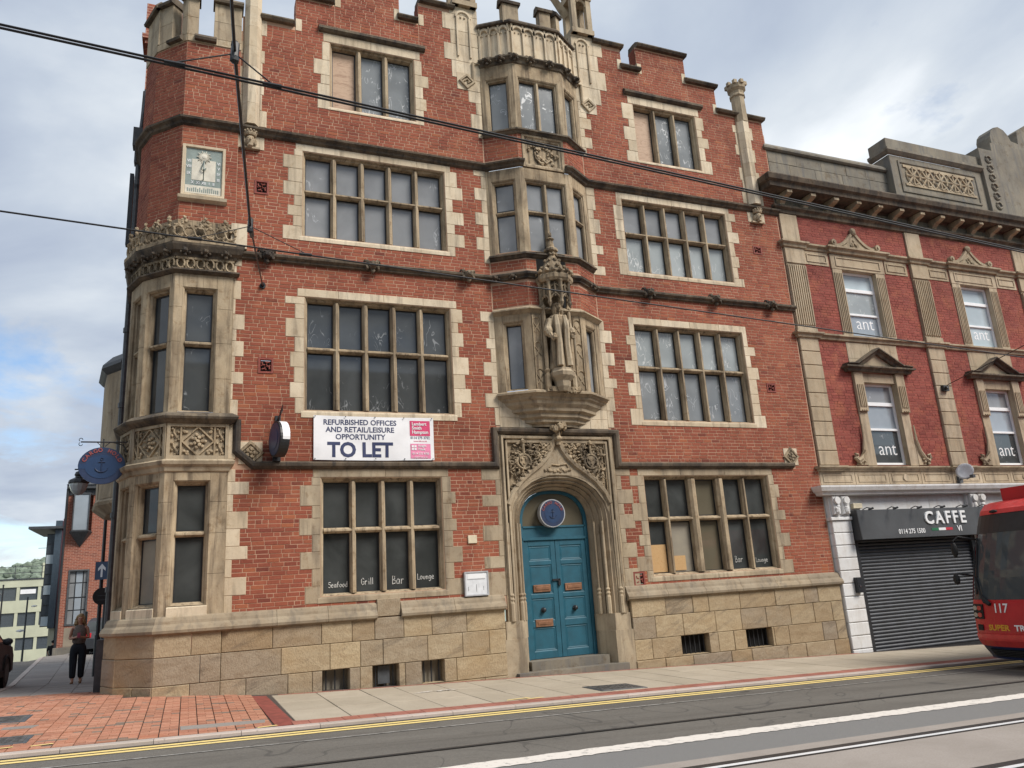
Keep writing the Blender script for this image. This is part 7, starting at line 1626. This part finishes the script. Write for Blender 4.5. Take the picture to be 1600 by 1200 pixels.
pbox('frame', -8.08, -7.63, 40.05, 46, 1.1, 6.55, 'lead')
for k in range(9): z = 1.15 + k * .60; pbox('window', -8.04, -7.66, 40.0, 40.04, z, z + .54, 'far_glass' if k % 3 else 'glass_sky')
t = thing('office_block', (-18, 64, -2.5), 'cream and dark banded office block at the bottom of the side street', 'building')
F = Face((-34, 60), (-8.5, 60)); Ux = lambda x: x + 34
b = MB(); 
for z0, z1 in ((4.15, 4.72), (2.15, 3.10), (.20, 1.10), (-3.2, -.75)): b.fbox(F, 0, 25.5, z0, z1, 0, .3)
b.fbox(F, 0, 25.5, -3.2, 4.7, .45, 8); b.build('wall', 'office_panel', t)
for z0, z1 in ((3.10, 4.15), (1.10, 2.15), (-.75, .20)):
    for k in range(17):
        x = -33.8 + k * 1.50; one('window', t, 'far_glass', lambda b: b.fbox(F, Ux(x + .18), Ux(x + 1.46), z0, z1, .12, .2)); one('post', t, 'office_panel', lambda b: b.fbox(F, Ux(x - .04), Ux(x + .18), z0, z1, .02, .3))
    x = -33.8 + 14 * 1.5; one('blind', t, 'vinyl_white', lambda b: b.fbox(F, Ux(x + .22), Ux(x + 1.3), z0 + .5, z0 + .85, .08, .11)) if z0 > 3 else None
b = MB(); b.fbox(F, 0, 25.5, 4.72, 4.82, -.05, .2); b.build('coping', 'lead', t)
b = MB()
for z in (5.25, 5.75): b.fbox(F, 0, 25.5, z, z + .05, .1, .15)
for k in range(14): b.fbox(F, k * 1.9, k * 1.9 + .05, 4.8, 5.8, .1, .15)
b.build('roof_railing', 'iron_grey', t); b = MB(); b.box(-11.6, -8, 63, 70, 4.6, 6.2); b.build('plant_room', 'office_panel', t); b = MB(); b.tube([(-11.4, 64, 6.1), (-11.4, 64, 7.6)], .03, 5); b.tube([(-12.2, 64, 7.5), (-11.3, 64, 7.5)], .02, 5); b.build('aerial', 'iron', t)
# hill with woods
hx = lin(-400, 250, 40); b = MB()
def HZ(x, y): r = 20 + .33 * (x + 80) if x > -80 else 20 + .06 * (x + 80); return (-8 + (min(48, r) + 8) * max(0, min(1, (y - 180) / 220)) ** 1.3) + 1.5 * sin(x * .07 + y * .05)
ys_ = lin(170, 520, 12); q = [(x, y, HZ(x, y)) for y in ys_ for x in hx]; n = len(hx); b.add(q, [(j * n + i, j * n + i + 1, (j + 1) * n + i + 1, (j + 1) * n + i) for j in range(len(ys_) - 1) for i in range(n - 1)])
b.build('hills', 'hazy_hill_green', None, kind='structure', smooth=True)
b = MB()
for k in range(1100):
    x, y = R.uniform(-170, 10), R.uniform(300, 420); r = R.uniform(1.0, 2.2); b.blob((x, y, HZ(x, y) + r * .4), (r * 1.2, r, r), 1, .25)
b.build('far_wood', 'hazy_leaf', None, kind='stuff')
# ------------------------------------------------------------------ buildings across the street (seen only in the window panes)
t = thing('opposite_building', (0, -28, 0), 'tall plain terrace on the other side of the street, reflected in the window panes', 'building')
F = Face((22, -25), (-26, -25))
b = MB(); b.box(-26, 20, -36, -25, -2, 13.5); b.box(20, 60, -36, -25.2, -3, 9.2); b.box(26, 27.2, -30, -28, 9.2, 11.5); b.build('wall', 'render_wall', t)
for k in range(14):
    for z in (.3, 4, 7.5, 10.6): one('window', t, 'glass_dark', lambda b: b.fbox(F, 2.2 + k * 3.3, 3.8 + k * 3.3, z + .4, z + 2.4, -.02, .05))
